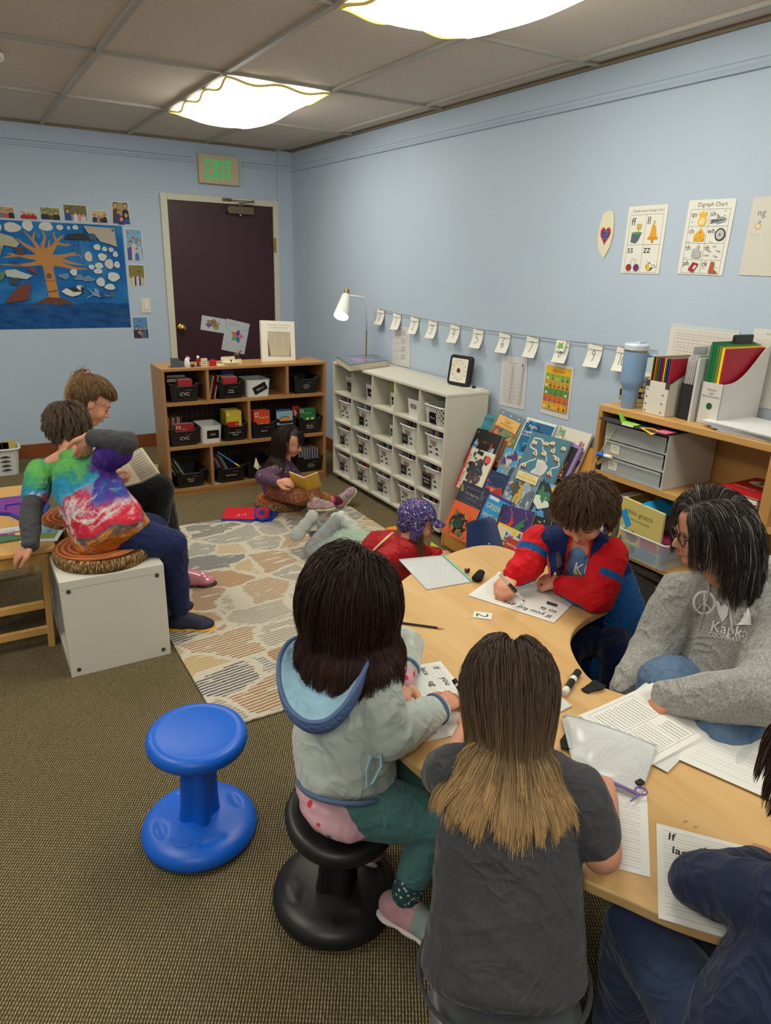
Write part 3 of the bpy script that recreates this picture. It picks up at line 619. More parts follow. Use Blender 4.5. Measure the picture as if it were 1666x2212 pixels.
for y in (SY0-.06,SY1+.06):
    for x in (SX+.045,-.08):
        b=B();b.cyl((x,y-.01,.02),(x,y+.01,.02),.02,M((20,20,22),.4),18);b.box(x-.012,x+.012,y-.014,y+.014,.03,SZ0,M((60,60,62),.3,metal=.8));b.build('caster',cub)
TUBW=M((212,214,212),.38);SLOT=M((46,42,40),.8)
def eye(w,h,n=8):return [(w*(k/n-.5),h*math.sin(math.pi*k/n)) for k in range(n+1)]+[(w*(.5-k/n),-h*.25*math.sin(math.pi*k/n)) for k in range(1,n)]
def side_art(b,sgn=1):pass
def book_tub():
    """round-cornered plastic tub with a rolled rim, cat-eye slots and a cut-out handle"""
    t=thing('book_tub','','tub');w,d,h=.215,.265,.15
    tb_=B();taper(tb_,w,d,h,.004,TUBW,.055,.86,8)
    b=B();b.tube([(x*1.03,y*1.03,h) for x,y in rrect(w,d,.055,8)],.0065,TUBW,8,closed=True,flat=.8);b.build('rim',t,smooth=True,world=False)
    tl=math.atan2(d/2*.14,h);a=Art(T(0,-d/2*.93-.0012,h*.5)@RX(math.pi/2+tl))
    a.poly([(.034*math.cos(q)*1.,h*.30-.036*math.sin(q)) for q in np.linspace(0,math.pi,12)],(150,130,112))
    for sx in (-1,1):
        for zz in (-.25,-.02):a.poly([(sx*.033+x,h*zz+y) for x,y in eye(.038,.011)],SLOT)
    for sx in (-1,1):
        for i in range(4):
            X=T(sx*(w/2*.93+.0022),-.055,h*(.22+.17*i))@RZ(sx*math.pi/2)@RX(math.pi/2-.0)
            a2=[(x,y) for x,y in eye(.05,.011)];v=[(x,y,0) for x,y in a2];a.add(v,[list(range(len(v)))],SLOT,np.linalg.inv(a.xf)@X)
    tb_.merge(a).build('tub',t,smooth=.7,world=False);return t
TUB0=book_tub();first=[True]
RN=['top row','second row','third row','bottom row'];CN=['leftmost column','second column','middle column','fourth column','rightmost column']
def cell(c,r):return np.array([SX+.15,(CY[c]+CY[c+1])/2,RZs[3-r]])
def place_tub(c,r,dy=0,text=None,big=False):
    p_=cell(c,r)+np.array([0,dy,0]);L=f'slotted white tub in the {RN[r]}, {CN[c]} of the cubby shelf'
    if first[0]:o=TUB0;first[0]=False;o.location=p_
    else:o=dup(TUB0,p_)
    o['label']=L;o['group']='white slotted tubs in the cubby shelf';o.rotation_euler=(0,0,-math.pi/2)
    if text:
        s=1.5 if big else 1
        m=frame((p_[0]-.129,p_[1]+.03+(.02 if big else 0),p_[2]+.062),(0,-1,0),(-.06,0,1));a=Art()
        wv,hv=.062*s,.066*s;a.rect(-wv/2,-hv/2,wv/2,hv/2,BLKL);rows=text.split('\n')
        for i in range(6):a.rect(-wv*.4+i*wv*.14,hv*.38,-wv*.4+i*wv*.14+wv*.09,hv*.42,[(190,100,70),(200,200,190)][i % 2])
        for i,q in enumerate(rows):a.text(q,0,(len(rows)/2-i-.75)*.015*s,.0135*s,(225,225,220),'C',maxw=wv*.85)
        ob=a.build('tub_label',None,world=False);ob.parent=o;ob.matrix_parent_inverse=Matrix.Identity(4)
        loc=np.eye(4);loc[:3,:3]=RZ(math.pi/2)[:3,:3];ob.matrix_local=Matrix((loc@T(*(-p_))@m).tolist());ob['label']='black label with white lettering'
    return p_
PALS=[[(206,110,60),(190,60,50),(224,160,90),(200,190,170)],[(90,120,170),(200,200,200),(70,160,190),(214,190,90)],[(60,50,50),(190,150,150),(200,200,196),(120,60,60)],[(120,40,120),(196,170,90),(40,80,130),(220,216,200)]]
def fill(c,r,n,pal,p_,h=.15,side=0.):
    for i in range(n):
        yy=p_[1]+.066-.132*(i+.5)/n;m=np.eye(4);m[:3,0]=(1,0,0);m[:3,1]=(0,0,1);m[:3,2]=(0,-1,0)
        h2=[h,h-.01,h+.008][i % 3]
        book(f'paperback packed in the tub of the {RN[r]}, {CN[c]}',T(p_[0]-.098+.006*(i % 3),yy,p_[2]+.02+.002*(i % 2))@RX(.05)@m,.15,h2,round(.125/n*.86,4),pal[(i*7+c) % len(pal)],f'paperbacks in the tub, {RN[r]}, {CN[c]}')
for c,r,tx_,n,pi in ((0,1,None,9,3),(0,2,'Fairy\nTales',11,0),(0,3,'Magic\nTree',13,0),(1,1,'Arts',4,1),(1,2,'Chapter\nBooks',11,2),(1,3,'Books\nAbout',7,0),(2,2,None,8,3),(2,3,'Beginning\nReaders',7,2),(3,1,'Graphic\nNovels',12,2),(3,2,'Early\nReaders',11,2),(3,3,None,6,2),(4,1,None,9,3),(4,2,'Geronimo\nStilton',6,2),(4,3,None,9,2)):
    p_=place_tub(c,r,0,tx_,big=(c==4 and r==2));fill(c,r,n,PALS[pi],p_,.172 if c != 4 or r != 2 else .15)
def lattice(label,p_,w,d,h,txt=None,dia=True):
    t=thing('lattice_basket',label,'basket',p_,-math.pi/2);b=B();m=TUBW
    b.tube([(x,y,h) for x,y in rrect(w,d,.03,5)],.006,m,6,closed=True);b.tube([(x*.88,y*.88,.004) for x,y in rrect(w,d,.03,5)],.005,m,6,closed=True)
    b.prism([(x*.86,y*.86) for x,y in rrect(w,d,.03,5)],0,.004,m)
    P_=rrect(w,d,.03,3);pts=[]
    P2=np.array(P_+[P_[0]]);L=np.r_[0,np.cumsum(np.linalg.norm(np.diff(P2,axis=0),axis=1))]
    def at_(s):s=s % L[-1];return np.array([np.interp(s,L,P2[:,0]),np.interp(s,L,P2[:,1])])
    N=34
    for k in range(N):
        for sg in ((1,-1) if dia else (0,)):
            q=[]
            for j in range(7):
                z=h*j/6;s_=L[-1]*(k/N)+sg*z*.8;xy=at_(s_)*(.88+.12*z/h);q.append((xy[0],xy[1],z))
            b.tube(q,.0028 if dia else .006,m,4)
    b.build('basket',t,world=False)
    if txt:
        a=Art(T(.0,-d/2*.93-.007,h*.42)@RX(math.pi/2+.1));a.rect(-.035,-.035,.035,.035,BLKL);a.text(txt,0,-.005,.018,(225,225,220),'C',maxw=.06);a.build('basket_label',t,world=False)
    return t
lattice('white pierced basket in the top left cubby of the white shelf',cell(0,0)+np.array([0,-.02,0]),.15,.2,.115,'Kits')
white_tub('white tub with a small black label in the top row, second cubby from the left',*(cell(1,0)+np.array([-.1,-.03,0])),.16,.2,.115,'ABC',rotz=-math.pi/2,group=None)
white_tub('white tub holding blue magazines in the top row, middle cubby',*(cell(2,0)+np.array([-.1,-.06,0])),.13,.2,.11,'News',rotz=-math.pi/2,group=None)
book('blue magazine standing in the tub of the top middle cubby',T(SX+.07,cell(2,0)[1]-.03,RZs[3]+.03)@RZ(-.3)@RX(math.pi/2),.18,.165,.006,(40,110,150));book('yellow edged magazine leaning in the tub of the top middle cubby',T(SX+.06,cell(2,0)[1]-.0,RZs[3]+.03)@RZ(-.3)@RX(math.pi/2),.17,.17,.005,(200,200,70))
book('green magazine standing in the tub of the top middle cubby',T(SX+.07,cell(2,0)[1]-.05,RZs[3]+.03)@RZ(-.3)@RX(math.pi/2),.18,.15,.006,(50,120,110))
white_tub('plain white tub with an oval handle hole in the top row, fourth cubby',*(cell(3,0)+np.array([-.12,-.035,0])),.17,.24,.115,None,rotz=-math.pi/2,oval=True,group=None)
lattice('white diamond lattice basket labelled Shorts in the top right cubby',cell(4,0)+np.array([-.02,0,0]),.2,.25,.12,'Shorts')
white_tub('narrow white tub with a black label in the second row, middle cubby',*(cell(2,1)+np.array([-.1,-.06,0])),.12,.2,.105,'Young',rotz=-math.pi/2,group=None)
for i,c in enumerate([(60,110,150),(80,140,90),(40,90,140)]):book('thin book leaning in the narrow tub of the second row',T(SX+.06,cell(2,1)[1]-.03-.014*i,RZs[2]+.02)@RX(math.pi/2+.12),.14,.135,.006,c,'thin books in the narrow tub')
# things on top of the white shelf
STZ=SZ1
b=B();q=[atz(*p_,STZ+.05) for p_ in ((728,772),(756,791.5),(838,783),(806,764))]
zt=STZ+.048;ctr=sum(q)/4
poly=[(float(v[0]),float(v[1])) for v in q]
poly=[(-.30,-1.562),(-.325,-1.70),(-.10,-1.80),(-.06,-1.66)]
q0=[atz(*p_,STZ+.046)[:2] for p_ in ((727,770),(756,788),(838,778),(807,765))]
b.prism([tuple(v) for v in q0],STZ,STZ+.004,M((150,154,160),.4));b.prism([tuple(v*.98+np.mean(q0,axis=0)*.02) for v in q0],STZ+.004,STZ+.042,M((206,196,170),.8,noise=.1,nscale=60));b.prism([tuple(v) for v in q0],STZ+.042,STZ+.046,M((96,110,124),.22,noise=.35,nscale=12,coat=.4))
c0=np.mean(q0,axis=0);b.prism([tuple(c0+(v-c0)*.5) for v in q0],STZ+.046,STZ+.0463,M((150,120,170),.3,noise=.4,nscale=20))
tag(b.build('thick_book'),'thick paperback with a grey cover lying flat on the white shelf by the lamp','book')
# lamp
lx,ly=-.105,-1.60;t=thing('desk_lamp','white and brass reading lamp standing at the back left of the white shelf','lamp',(lx,ly,STZ))
foot=np.array([lx,ly,STZ]);WL=M((226,226,222),.35)
b=B();b.lathe([(.055,0),(.055,.01),(.05,.014),(0,.015)][::-1],BRASS,28,T(lx,ly,STZ));b.build('lamp_base',t,smooth=.6)
pt=aty(762,645,ly);zt1=pt[2];zm=aty(762,716,ly)[2]
b=B();b.cyl((lx,ly,STZ+.01),(lx,ly,zm),.005,BRASS,12);b.build('brass_pole',t,smooth=.6)
hd=atx(746,640,-.20);hd=atd(747,640,np.linalg.norm([0])+4.98)
dep=float((np.array([lx,ly,zt1])-CAMP)@(-CRM[:,2]))
top=atd(748,638,dep-.08);b=B();b.tube([(lx,ly,zm),(lx,ly,zt1-.02),tuple(np.array([lx,ly,zt1+.0])*.85+top*.15),tuple(np.array([lx,ly,zt1+.008])*.55+top*.45),tuple(top)],.0065,WL,10);b.build('white_arm',t,smooth=True)
bot=atd(737,683,dep-.14);ax=bot-top;Lx=np.linalg.norm(ax);fr=frame(top,np.cross(ax,(0,0,1)),ax);X=np.eye(4);X[:3,0]=fr[:3,0];X[:3,1]=fr[:3,2];X[:3,2]=ax/Lx;X[:3,3]=top
b=B();b.lathe([(.0,.0),(.028,.0),(.030,.004),(.056,Lx),(.053,Lx),(.027,.006),(0,.006)],WL,32,X);b.build('lamp_shade',t,smooth=.6)
b=B();b.lathe([(.0,-.058),(.006,-.058),(.006,-.045),(.019,-.043),(.019,-.012),(.015,-.008),(.015,.0),(0,0)],BRASS,24,X);b.build('socket',t,smooth=.6)
b=B();b.ell((0,0,Lx*.72),(.030,.030,.035),glow((1,.93,.88,1),14,'bulb'),18,10,X);b.build('bulb',t,smooth=True)
# timer
t=thing('timer','black square countdown timer with a white dial leaning on the white shelf','timer',(-.13,-2.73,STZ))
p0=atz(980,827,STZ+.004);p1=atz(1012,833,STZ+.004)
ux=p1-p0;ux /= np.linalg.norm(ux);tl_=atd(1002,766,float((p0-CAMP)@(-CRM[:,2]))+.03);upv=tl_-p0; 
X=frame(p0,ux,upv);w_=.185;h_=.19
p1=p0+ux*w_
p0=np.array([-.125,p0[1],STZ+.003]);X=frame(p0,(.22,-.975,0),(.14,.03,1));w_,h_=.172,.185
b=B(X@T(w_/2,h_/2,-.035));b.prism(rrect(w_,h_,.025,6),0,.035,M((22,22,24),.45));bevel(b.build('timer_case',t),.006,3)
a=Art(X@T(w_/2,h_/2,.0004));a.poly(rrect(w_*.76,h_*.78,.006,4),(226,220,204)); 
for k in range(12):
    an=math.radians(90-30*k);a.text(str((60-5*k) % 60),.055*math.cos(an),.055*math.sin(an)-.005,.012,(40,40,40),'C')
for k in range(24):an=math.radians(15*k);a.line([(.036*math.cos(an),.036*math.sin(an)),(.044*math.cos(an),.044*math.sin(an))],.0009,(60,60,60))
a.line([(.062*math.cos(q_),.062*math.sin(q_)) for q_ in np.linspace(1.2,2.9,14)],.0012,(40,40,40))
a.disc(0,0,.014,(110,30,22));a.disc(0,0,.006,(60,16,14));a.build('dial',t)
b=B();q=[atz(*p_,STZ+.001)[:2] for p_ in ((1003,838),(1022,828),(1052,836),(1035,843))];b.prism([tuple(v) for v in q],STZ,STZ+.0015,M((225,224,222),.6));tag(b.build('paper_slip'),'white paper slip lying on the white shelf below the timer','paper')
b=B();c_=atz(1024,835,STZ+.012);b.prism([(-.01,-.008),(.01,-.008),(.01,.008),(-.01,.008)],0,.014,M((20,20,22),.4),T(*c_)@T(0,0,-.01)@RZ(.5));b.tube([c_+np.array([0,0,.006]),c_+np.array([.008,0,.016]),c_+np.array([0,.006,.02]),c_+np.array([-.008,0,.016]),c_+np.array([0,0,.006])],.001,M((150,150,150),.3,metal=1),6);tag(b.build('binder_clip'),'small black binder clip on the slip of paper','clip')
# ================================================================ book display rack
RK0,RK1=-3.08,-3.99
FX,TX_,TZH=-.385,-.045,.745
rk=thing('book_display_rack','wooden display rack of face-out books against the blue wall','book rack',(-.2,-3.53,0))
LO=woodmat((200,140,70),(222,166,92),axis='Z')
for y in (RK0,RK1):
    b=B();X=np.array([[1,0,0,0],[0,0,-1,y],[0,1,0,0],[0,0,0,1.]])
    pr=[(FX,0),(FX,.12),(FX+.04,.17)]+[(FX+.04+(TX_-FX-.04)*k/5,.17+(TZH-.17)*k/5) for k in range(1,6)]+[(-.02,TZH),(-.02,0)]
    b.prism(pr,-.008,.008,LO,X);bevel(b.build('side_panel',rk),.002)
def rx(z):return FX+.02+(TX_-FX-.02)*z/TZH
NT=5;TZ0=[.02+.128*k for k in range(NT)]
for k in range(NT):
    x0=rx(TZ0[k]);b=B();b.box(x0-.012,x0+.06,RK1+.008,RK0-.008,TZ0[k]-.012,TZ0[k],LO);b.box(x0-.024,x0-.012,RK1+.008,RK0-.008,TZ0[k]-.012,TZ0[k]+(.09 if k==0 else .022),LO);b.build('shelf_ledge',rk)
b=B();b.add([(rx(.0)+.05,RK0-.008,.0),(rx(.0)+.05,RK1+.008,0),(TX_+.02,RK1+.008,TZH),(TX_+.02,RK0-.008,TZH)],[(0,1,2,3)],LO);b.build('back_board',rk)
def rackbook(label,TLp,TRp,BLp,off,cov,draw,th=.012,spine=None,name='picture_book'):
    """book lying back on the rack: its face plane is the rack slope moved towards the room by off"""
    n=np.array([-TZH,0,(TX_-FX)]);n /= np.linalg.norm(n);P0=np.array([FX,0,.0])+n*off
    def hit(px):d=_ray(*px);return CAMP+d*((P0-CAMP)@n)/(d@n)
    TL,TR,BL=hit(TLp),hit(TRp),hit(BLp)
    w=np.linalg.norm(TR-TL);h=np.linalg.norm(TL-BL);X=frame(BL,TR-TL,TL-BL);X=frame(TL,TR-TL,TL-BL);X=X@T(0,-h,-th)
    return coverbook(label,X,w,h,th,cov,draw,'book',None,(214,208,194),name)
def P6(x,y):return (950+x/4.503,860+y/4.503)
def blobs(a,w,h,cs,n,x0=.1,x1=.9,y0=.1,y1=.9,r=.08):
    for i in range(n):
        a.disc(w*random.uniform(x0,x1),h*random.uniform(y0,y1),w*r*random.uniform(.5,1.3),cs[i % len(cs)],w*r*random.uniform(.5,1.5),12,wob=.25)
def d_raven(a,w,h):a.text('RAVEN',w*.08,h*.55,h*.33,(20,24,40),maxw=w*.86);a.text('RAVEN',w*.1,h*.57,h*.3,(190,60,60),thin=-.03,maxw=w*.8);a.scribble(w*.35,h*.35,w*.95,h*.5,2,(20,60,80),None,.2);a.text('Gerald McDermott',w*.12,h*.1,h*.12,(20,60,90),maxw=w*.8)
def d_greek(a,w,h):
    a.rect(0,0,w,h,(120,140,110));a.rect(w*.05,h*.55,w*.95,h*.98,(108,130,160));blobs(a,w,h,[(170,90,60),(200,130,90),(110,130,60),(90,100,150)],40,y1=.5)
    a.rect(w*.12,h*.52,w*.9,h*.84,(226,176,96));a.text("D'Aulaires' Book of",w*.5,h*.76,h*.05,(90,50,30),'C',maxw=w*.6);a.text('GREEK',w*.5,h*.68,h*.09,(60,36,24),'C',maxw=w*.5);a.text('MYTHOLOGY',w*.5,h*.59,h*.09,(60,36,24),'C',maxw=w*.72);a.scribble(w*.2,h*.53,w*.8,h*.57,2,(90,50,30),None,.3)
    for q in (.2,.5,.8):a.poly([(w*q-.006,h*.9),(w*q+.006,h*.9),(w*q+.004,h*.94),(w*q-.004,h*.94)],(220,210,190))
def d_myths(a,w,h):a.rect(w*.04,0,w*.97,h*.93,(20,96,140));blobs(a,w,h,[(30,130,180),(16,60,100),(60,150,190)],18);a.text('Myths,',w*.18,h*.74,h*.13,(230,235,235),maxw=w*.6);a.text('Legends',w*.1,h*.58,h*.13,(230,235,235),maxw=w*.75);a.text('& Sacred Stories',w*.08,h*.5,h*.07,(230,235,235),maxw=w*.8);a.rect(w*.06,h*.86,w*.12,h*.92,(220,225,225))
def d_chin(a,w,h):blobs(a,w,h,[(120,150,120),(160,180,160)],10,.05,.25,.75,.92,.05);a.text('Chinese',w*.22,h*.66,h*.14,(170,44,40),thin=-.01,maxw=w*.5);a.text('Myths and Legends',w*.12,h*.54,h*.08,(120,110,170),maxw=w*.7);blobs(a,w,h,[(180,120,100),(150,90,80)],8,.78,.9,.6,.85,.03);blobs(a,w,h,[(90,80,170),(60,150,170),(200,120,140)],14,.6,.95,.05,.35,.07)
def d_dark1(a,w,h):
    a.rect(w*.06,h*.88,w*.12,h*.94,(130,90,40));a.disc(w*.5,h*.45,w*.34,(60,44,36),h*.3);a.disc(w*.5,h*.45,w*.30,(24,20,20),h*.26)
    for s in (-1,1):blobs(a,w,h,[(60,120,190),(150,190,220),(190,80,60)],9,.5+s*.3-.06,.5+s*.3+.06,.25,.65,.06)
    a.disc(w*.5,h*.38,w*.2,(30,30,34),h*.12);a.line([(w*.45,h*.72),(w*.55,h*.66)],.004,(160,80,40));a.line([(w*.55,h*.72),(w*.45,h*.66)],.004,(160,80,40))
def d_match(a,w,h):
    a.rect(w*.08,0,w,h,(222,216,190));blobs(a,w,h,[(30,30,32),(60,80,90),(50,60,60)],26,.25,.8,.45,.95,.07);blobs(a,w,h,[(50,60,70),(90,60,60),(80,100,110)],16,.4,.7,.3,.6,.11);a.poly([(w*.2,h*.02),(w*.35,h*.2),(w*.5,h*.15),(w*.62,h*.24),(w*.6,h*.05),(w*.4,0)],(190,30,36))
    X_=w*.82;Y_=h*.82;a.poly([(X_+(.12 if k % 2==0 else .085)*w*math.cos(k*math.pi/12),Y_+(.12 if k % 2==0 else .085)*w*math.sin(k*math.pi/12)) for k in range(24)],(200,40,40));a.disc(X_,Y_,w*.08,(224,90,90));a.text('CATCH  MATCH',w*.2,h*.05,w*.16,(180,30,30),rot=math.pi/2,maxw=h*.8)
def d_night(a,w,h):
    a.rect(0,0,w,h,(44,44,66));a.lines([(w*.22,h*.2,w*.8,h*.2),(w*.22,h*.82,w*.8,h*.82),(w*.22,h*.2,w*.22,h*.82),(w*.8,h*.2,w*.8,h*.82)],.0015,(150,150,150));a.text('The Night Sky',w*.51,h*.52,h*.15,(210,210,210),'C',thin=-.015,maxw=w*.5);a.scribble(w*.28,h*.3,w*.74,h*.46,3,(150,150,156),None,.2);blobs(a,w,h,[(120,130,60)],3,.05,.15,.5,.8,.05);blobs(a,w,h,[(90,90,120)],8,.82,.95,.1,.9,.03)
    for k in range(5):a.line([(w*(.5+.09*k)*1+.0,h*.02),(w*(.58+.07*k),h*.1),(w*(.7+.06*k),h*.02)],.0012,(120,120,150))
def d_dark2(a,w,h):
    a.disc(w*.48,h*.4,w*.38,(150,80,40),h*.33);a.disc(w*.48,h*.4,w*.35,(26,22,22),h*.30);blobs(a,w,h,[(180,90,40),(40,110,70),(190,110,60)],34,.14,.84,.1,.7,.06);a.disc(w*.48,h*.42,w*.2,(20,22,20),h*.17);a.disc(w*.48,h*.42,w*.17,(30,70,50),h*.15);a.text('CITY',w*.48,h*.44,w*.13,(18,22,20),'C',maxw=w*.26);a.text('MAZES',w*.48,h*.36,w*.13,(18,22,20),'C',maxw=w*.28)
def d_blue(a,w,h):a.rect(w*.03,h*.02,w*.97,h*.97,(30,50,84));a.line([(w*(.5+.4*math.cos(q)),h*(.66+.22*math.sin(q))) for q in np.linspace(0,6.28,20)],.002,(80,110,150));a.text('Ocean Tales',w*.5,h*.64,h*.09,(16,24,44),'C',maxw=w*.6);blobs(a,w,h,[(200,70,40),(170,50,40),(226,110,60)],14,.35,.85,.12,.38,.14);blobs(a,w,h,[(50,90,150),(190,60,80)],12,.05,.3,.3,.6,.05)
def d_cartoon(a,w,h):a.rect(0,0,w,h,(70,150,200));blobs(a,w,h,[(200,190,110),(120,180,210)],12,y0=.4);blobs(a,w,h,[(90,50,100),(60,110,150),(190,180,190)],10,.1,.9,.5,.85,.11);a.text('GREEK',w*.1,h*.36,h*.16,(230,180,50),maxw=w*.55);a.text('GODS',w*.2,h*.2,h*.16,(236,200,70),maxw=w*.5);a.disc(w*.7,h*.3,w*.18,(60,70,80))
def d_map(a,w,h):
    a.rect(0,0,w,h,(74,122,142));pts=[(.05,.1),(.05,.3),(.2,.4),(.35,.5),(.3,.65),(.1,.7),(.12,.88),(.3,.9),(.4,.8),(.55,.88),(.7,.78),(.7,.68),(.9,.62),(.95,.5),(.8,.4),(.9,.25)]
    def cr(P):
        o=[]
        for i in range(len(P)-1):
            for q in np.linspace(0,1,6,endpoint=False):s_=q*q*(3-2*q);o.append((w*(P[i][0]*(1-s_)+P[i+1][0]*s_),h*(P[i][1]*(1-q)+P[i+1][1]*q)))
        return o
    a.line(cr(pts),w*.022,(214,224,222));a.line(cr([(.35,.9),(.42,.72),(.55,.66),(.62,.52),(.52,.4)]),w*.018,(214,224,222))
    a.poly([(w*x,h*y) for x,y in [(.4,.5),(.55,.52),(.72,.42),(.7,.3),(.62,.2),(.6,.08),(.42,.12),(.36,.24),(.44,.34)]],(206,208,202));a.scribble(w*.46,h*.14,w*.62,h*.46,11,(90,110,120),None,.2)
    for x,y in [(.18,.78),(.45,.82),(.68,.72),(.9,.82),(.3,.58),(.5,.62),(.85,.6),(.15,.3),(.82,.3),(.7,.1),(.62,.86),(.3,.14)]:
        a.poly([(w*(x-.055),h*(y-.01)),(w*(x+.055),h*(y-.01)),(w*(x+.045),h*(y+.05)),(w*(x-.045),h*(y+.05))],(226,214,180));a.poly([(w*(x-.07),h*(y-.015)),(w*(x+.07),h*(y-.03)),(w*(x+.04),h*(y-.055)),(w*(x-.05),h*(y-.045))],(120,70,50));a.disc(w*x,h*(y+.02),w*.016,random.choice([(180,70,50),(40,40,40),(190,150,90)]))
def d_norse(a,w,h):
    a.rect(w*.08,0,w,h,(120,140,160));blobs(a,w,h,[(150,165,180),(90,108,125),(170,180,186)],50,r=.09);a.rect(w*.2,h*.76,w*.92,h*.96,(222,206,150));a.text("D'Aulaires' Book of",w*.56,h*.9,h*.04,(150,110,70),'C',maxw=w*.5);a.text('NORSE MYTHS',w*.56,h*.8,h*.09,(170,130,80),'C',maxw=w*.64)
    a.poly([(w*x,h*y) for x,y in [(.42,.66),(.5,.7),(.56,.66),(.6,.5),(.66,.3),(.6,.22),(.52,.4),(.48,.2),(.4,.22),(.42,.42)]],(196,160,60));a.disc(w*.49,h*.69,w*.05,(120,80,50));blobs(a,w,h,[(110,80,50),(70,78,80)],8,.25,.4,.45,.65,.08)
def d_legends(a,w,h):
    a.rect(w*.1,0,w,h,(64,44,104));a.rect(0,0,w*.12,h,(40,34,60));blobs(a,w,h,[(90,66,140),(50,36,90)],12);a.text('LEGENDS!',w*.11,h*.05,w*.09,(150,96,50),rot=math.pi/2,maxw=h*.8)
    a.line([(w*.3,h*.95),(w*.4,h*.75),(w*.38,h*.7),(w*.5,h*.5)],.0015,(200,190,230));a.line([(w*.75,h*.95),(w*.8,h*.8),(w*.9,h*.7)],.0015,(200,190,230))
    a.poly([(w*x,h*y) for x,y in [(.3,.3),(.4,.55),(.36,.75),(.46,.65),(.5,.5),(.42,.3),(.36,.1)]],(190,50,50));a.disc(w*.3,h*.35,w*.05,(200,170,120));a.poly([(w*x,h*y) for x,y in [(.48,.1),(.56,.4),(.68,.6),(.86,.78),(.78,.58),(.86,.5),(.74,.42),(.72,.2),(.6,.05)]],(50,110,80));blobs(a,w,h,[(200,50,50),(190,90,60)],6,.7,.95,.05,.25,.06)
def d_gmyt(a,w,h):a.rect(0,0,w,h,(60,50,120));a.rect(w*.04,0,w,h*.92,(40,140,200));a.text('GREEK',w*.1,h*.56,h*.22,(236,216,60),thin=-.01,maxw=w*.95);a.text('MYTHS',w*.1,h*.26,h*.22,(236,216,60),thin=-.01,maxw=w*.95);a.rect(w*.1,h*.82,w*.5,h*.92,(200,210,220));blobs(a,w,h,[(90,170,210),(150,110,80)],6,.6,.9,.6,.85,.07)
def d_earth(a,w,h):
    a.rect(0,0,w,h,(110,170,196));a.disc(w*.42,h*.82,w*.11,(226,170,90));a.poly([(0,0),(0,h),(w*.25,h),(w*.6,h*.6),(w*.8,h*.68),(w,h*.5),(w,0)],(40,44,60));a.poly([(0,h*.62),(w*.2,h*.75),(w*.5,h*.45),(w*.2,h*.3),(0,h*.45)],(206,216,204));a.poly([(w*.45,h*.62),(w*.85,h*.55),(w*.9,h*.3),(w*.5,h*.3)],(120,70,44));a.disc(w*.72,h*.44,w*.1,(222,160,90));a.disc(w*.78,h*.2,w*.3,(48,40,44),h*.26)
    a.text('Tales of',w*.78,h*.28,h*.05,(150,110,80),'C');a.text('EARTH',w*.78,h*.14,h*.12,(120,84,64),'C',maxw=w*.42);blobs(a,w,h,[(80,150,200)],7,.05,.4,.05,.25,.07);blobs(a,w,h,[(60,120,80)],5,.1,.4,.6,.8,.08)
def d_fire(a,w,h):a.rect(0,0,w,h,(140,120,190));a.rect(w*.05,h*.02,w*.8,h*.92,(26,20,20));blobs(a,w,h,[(190,90,40),(110,60,40),(220,140,70)],9,.1,.5,.1,.45,.12);a.text('T',w*.1,h*.68,h*.16,(210,210,200))
def d_yel(a,w,h):a.rect(0,0,w,h,(222,190,60));a.rect(w*.04,h*.5,w*.96,h*.92,(206,200,170));blobs(a,w,h,[(60,90,160),(220,180,60),(90,110,150)],16,.4,.95,.55,.88,.05);a.text('GREEK  MYTHS',w*.08,h*.26,h*.2,(30,44,60),thin=-.015,maxw=w*.84);a.rect(0,h*.46,w,h*.5,(60,60,70))
def d_red(a,w,h):a.text('Mythology',w*.08,h*.72,h*.14,(226,200,180),maxw=w*.88);a.poly([(w*.3,h*.2),(w*.4,h*.5),(w*.6,h*.5),(w*.7,h*.2),(w*.5,h*.3)],(220,180,150))
def d_bt(a,w,h):a.text('THE',w*.2,h*.7,h*.14,(220,200,50));a.text('LIGHT',w*.15,h*.45,h*.2,(226,200,50),maxw=w*.7);a.line([(w*.6,h*.8),(w*.6,h*.9)],.004,(230,230,220))
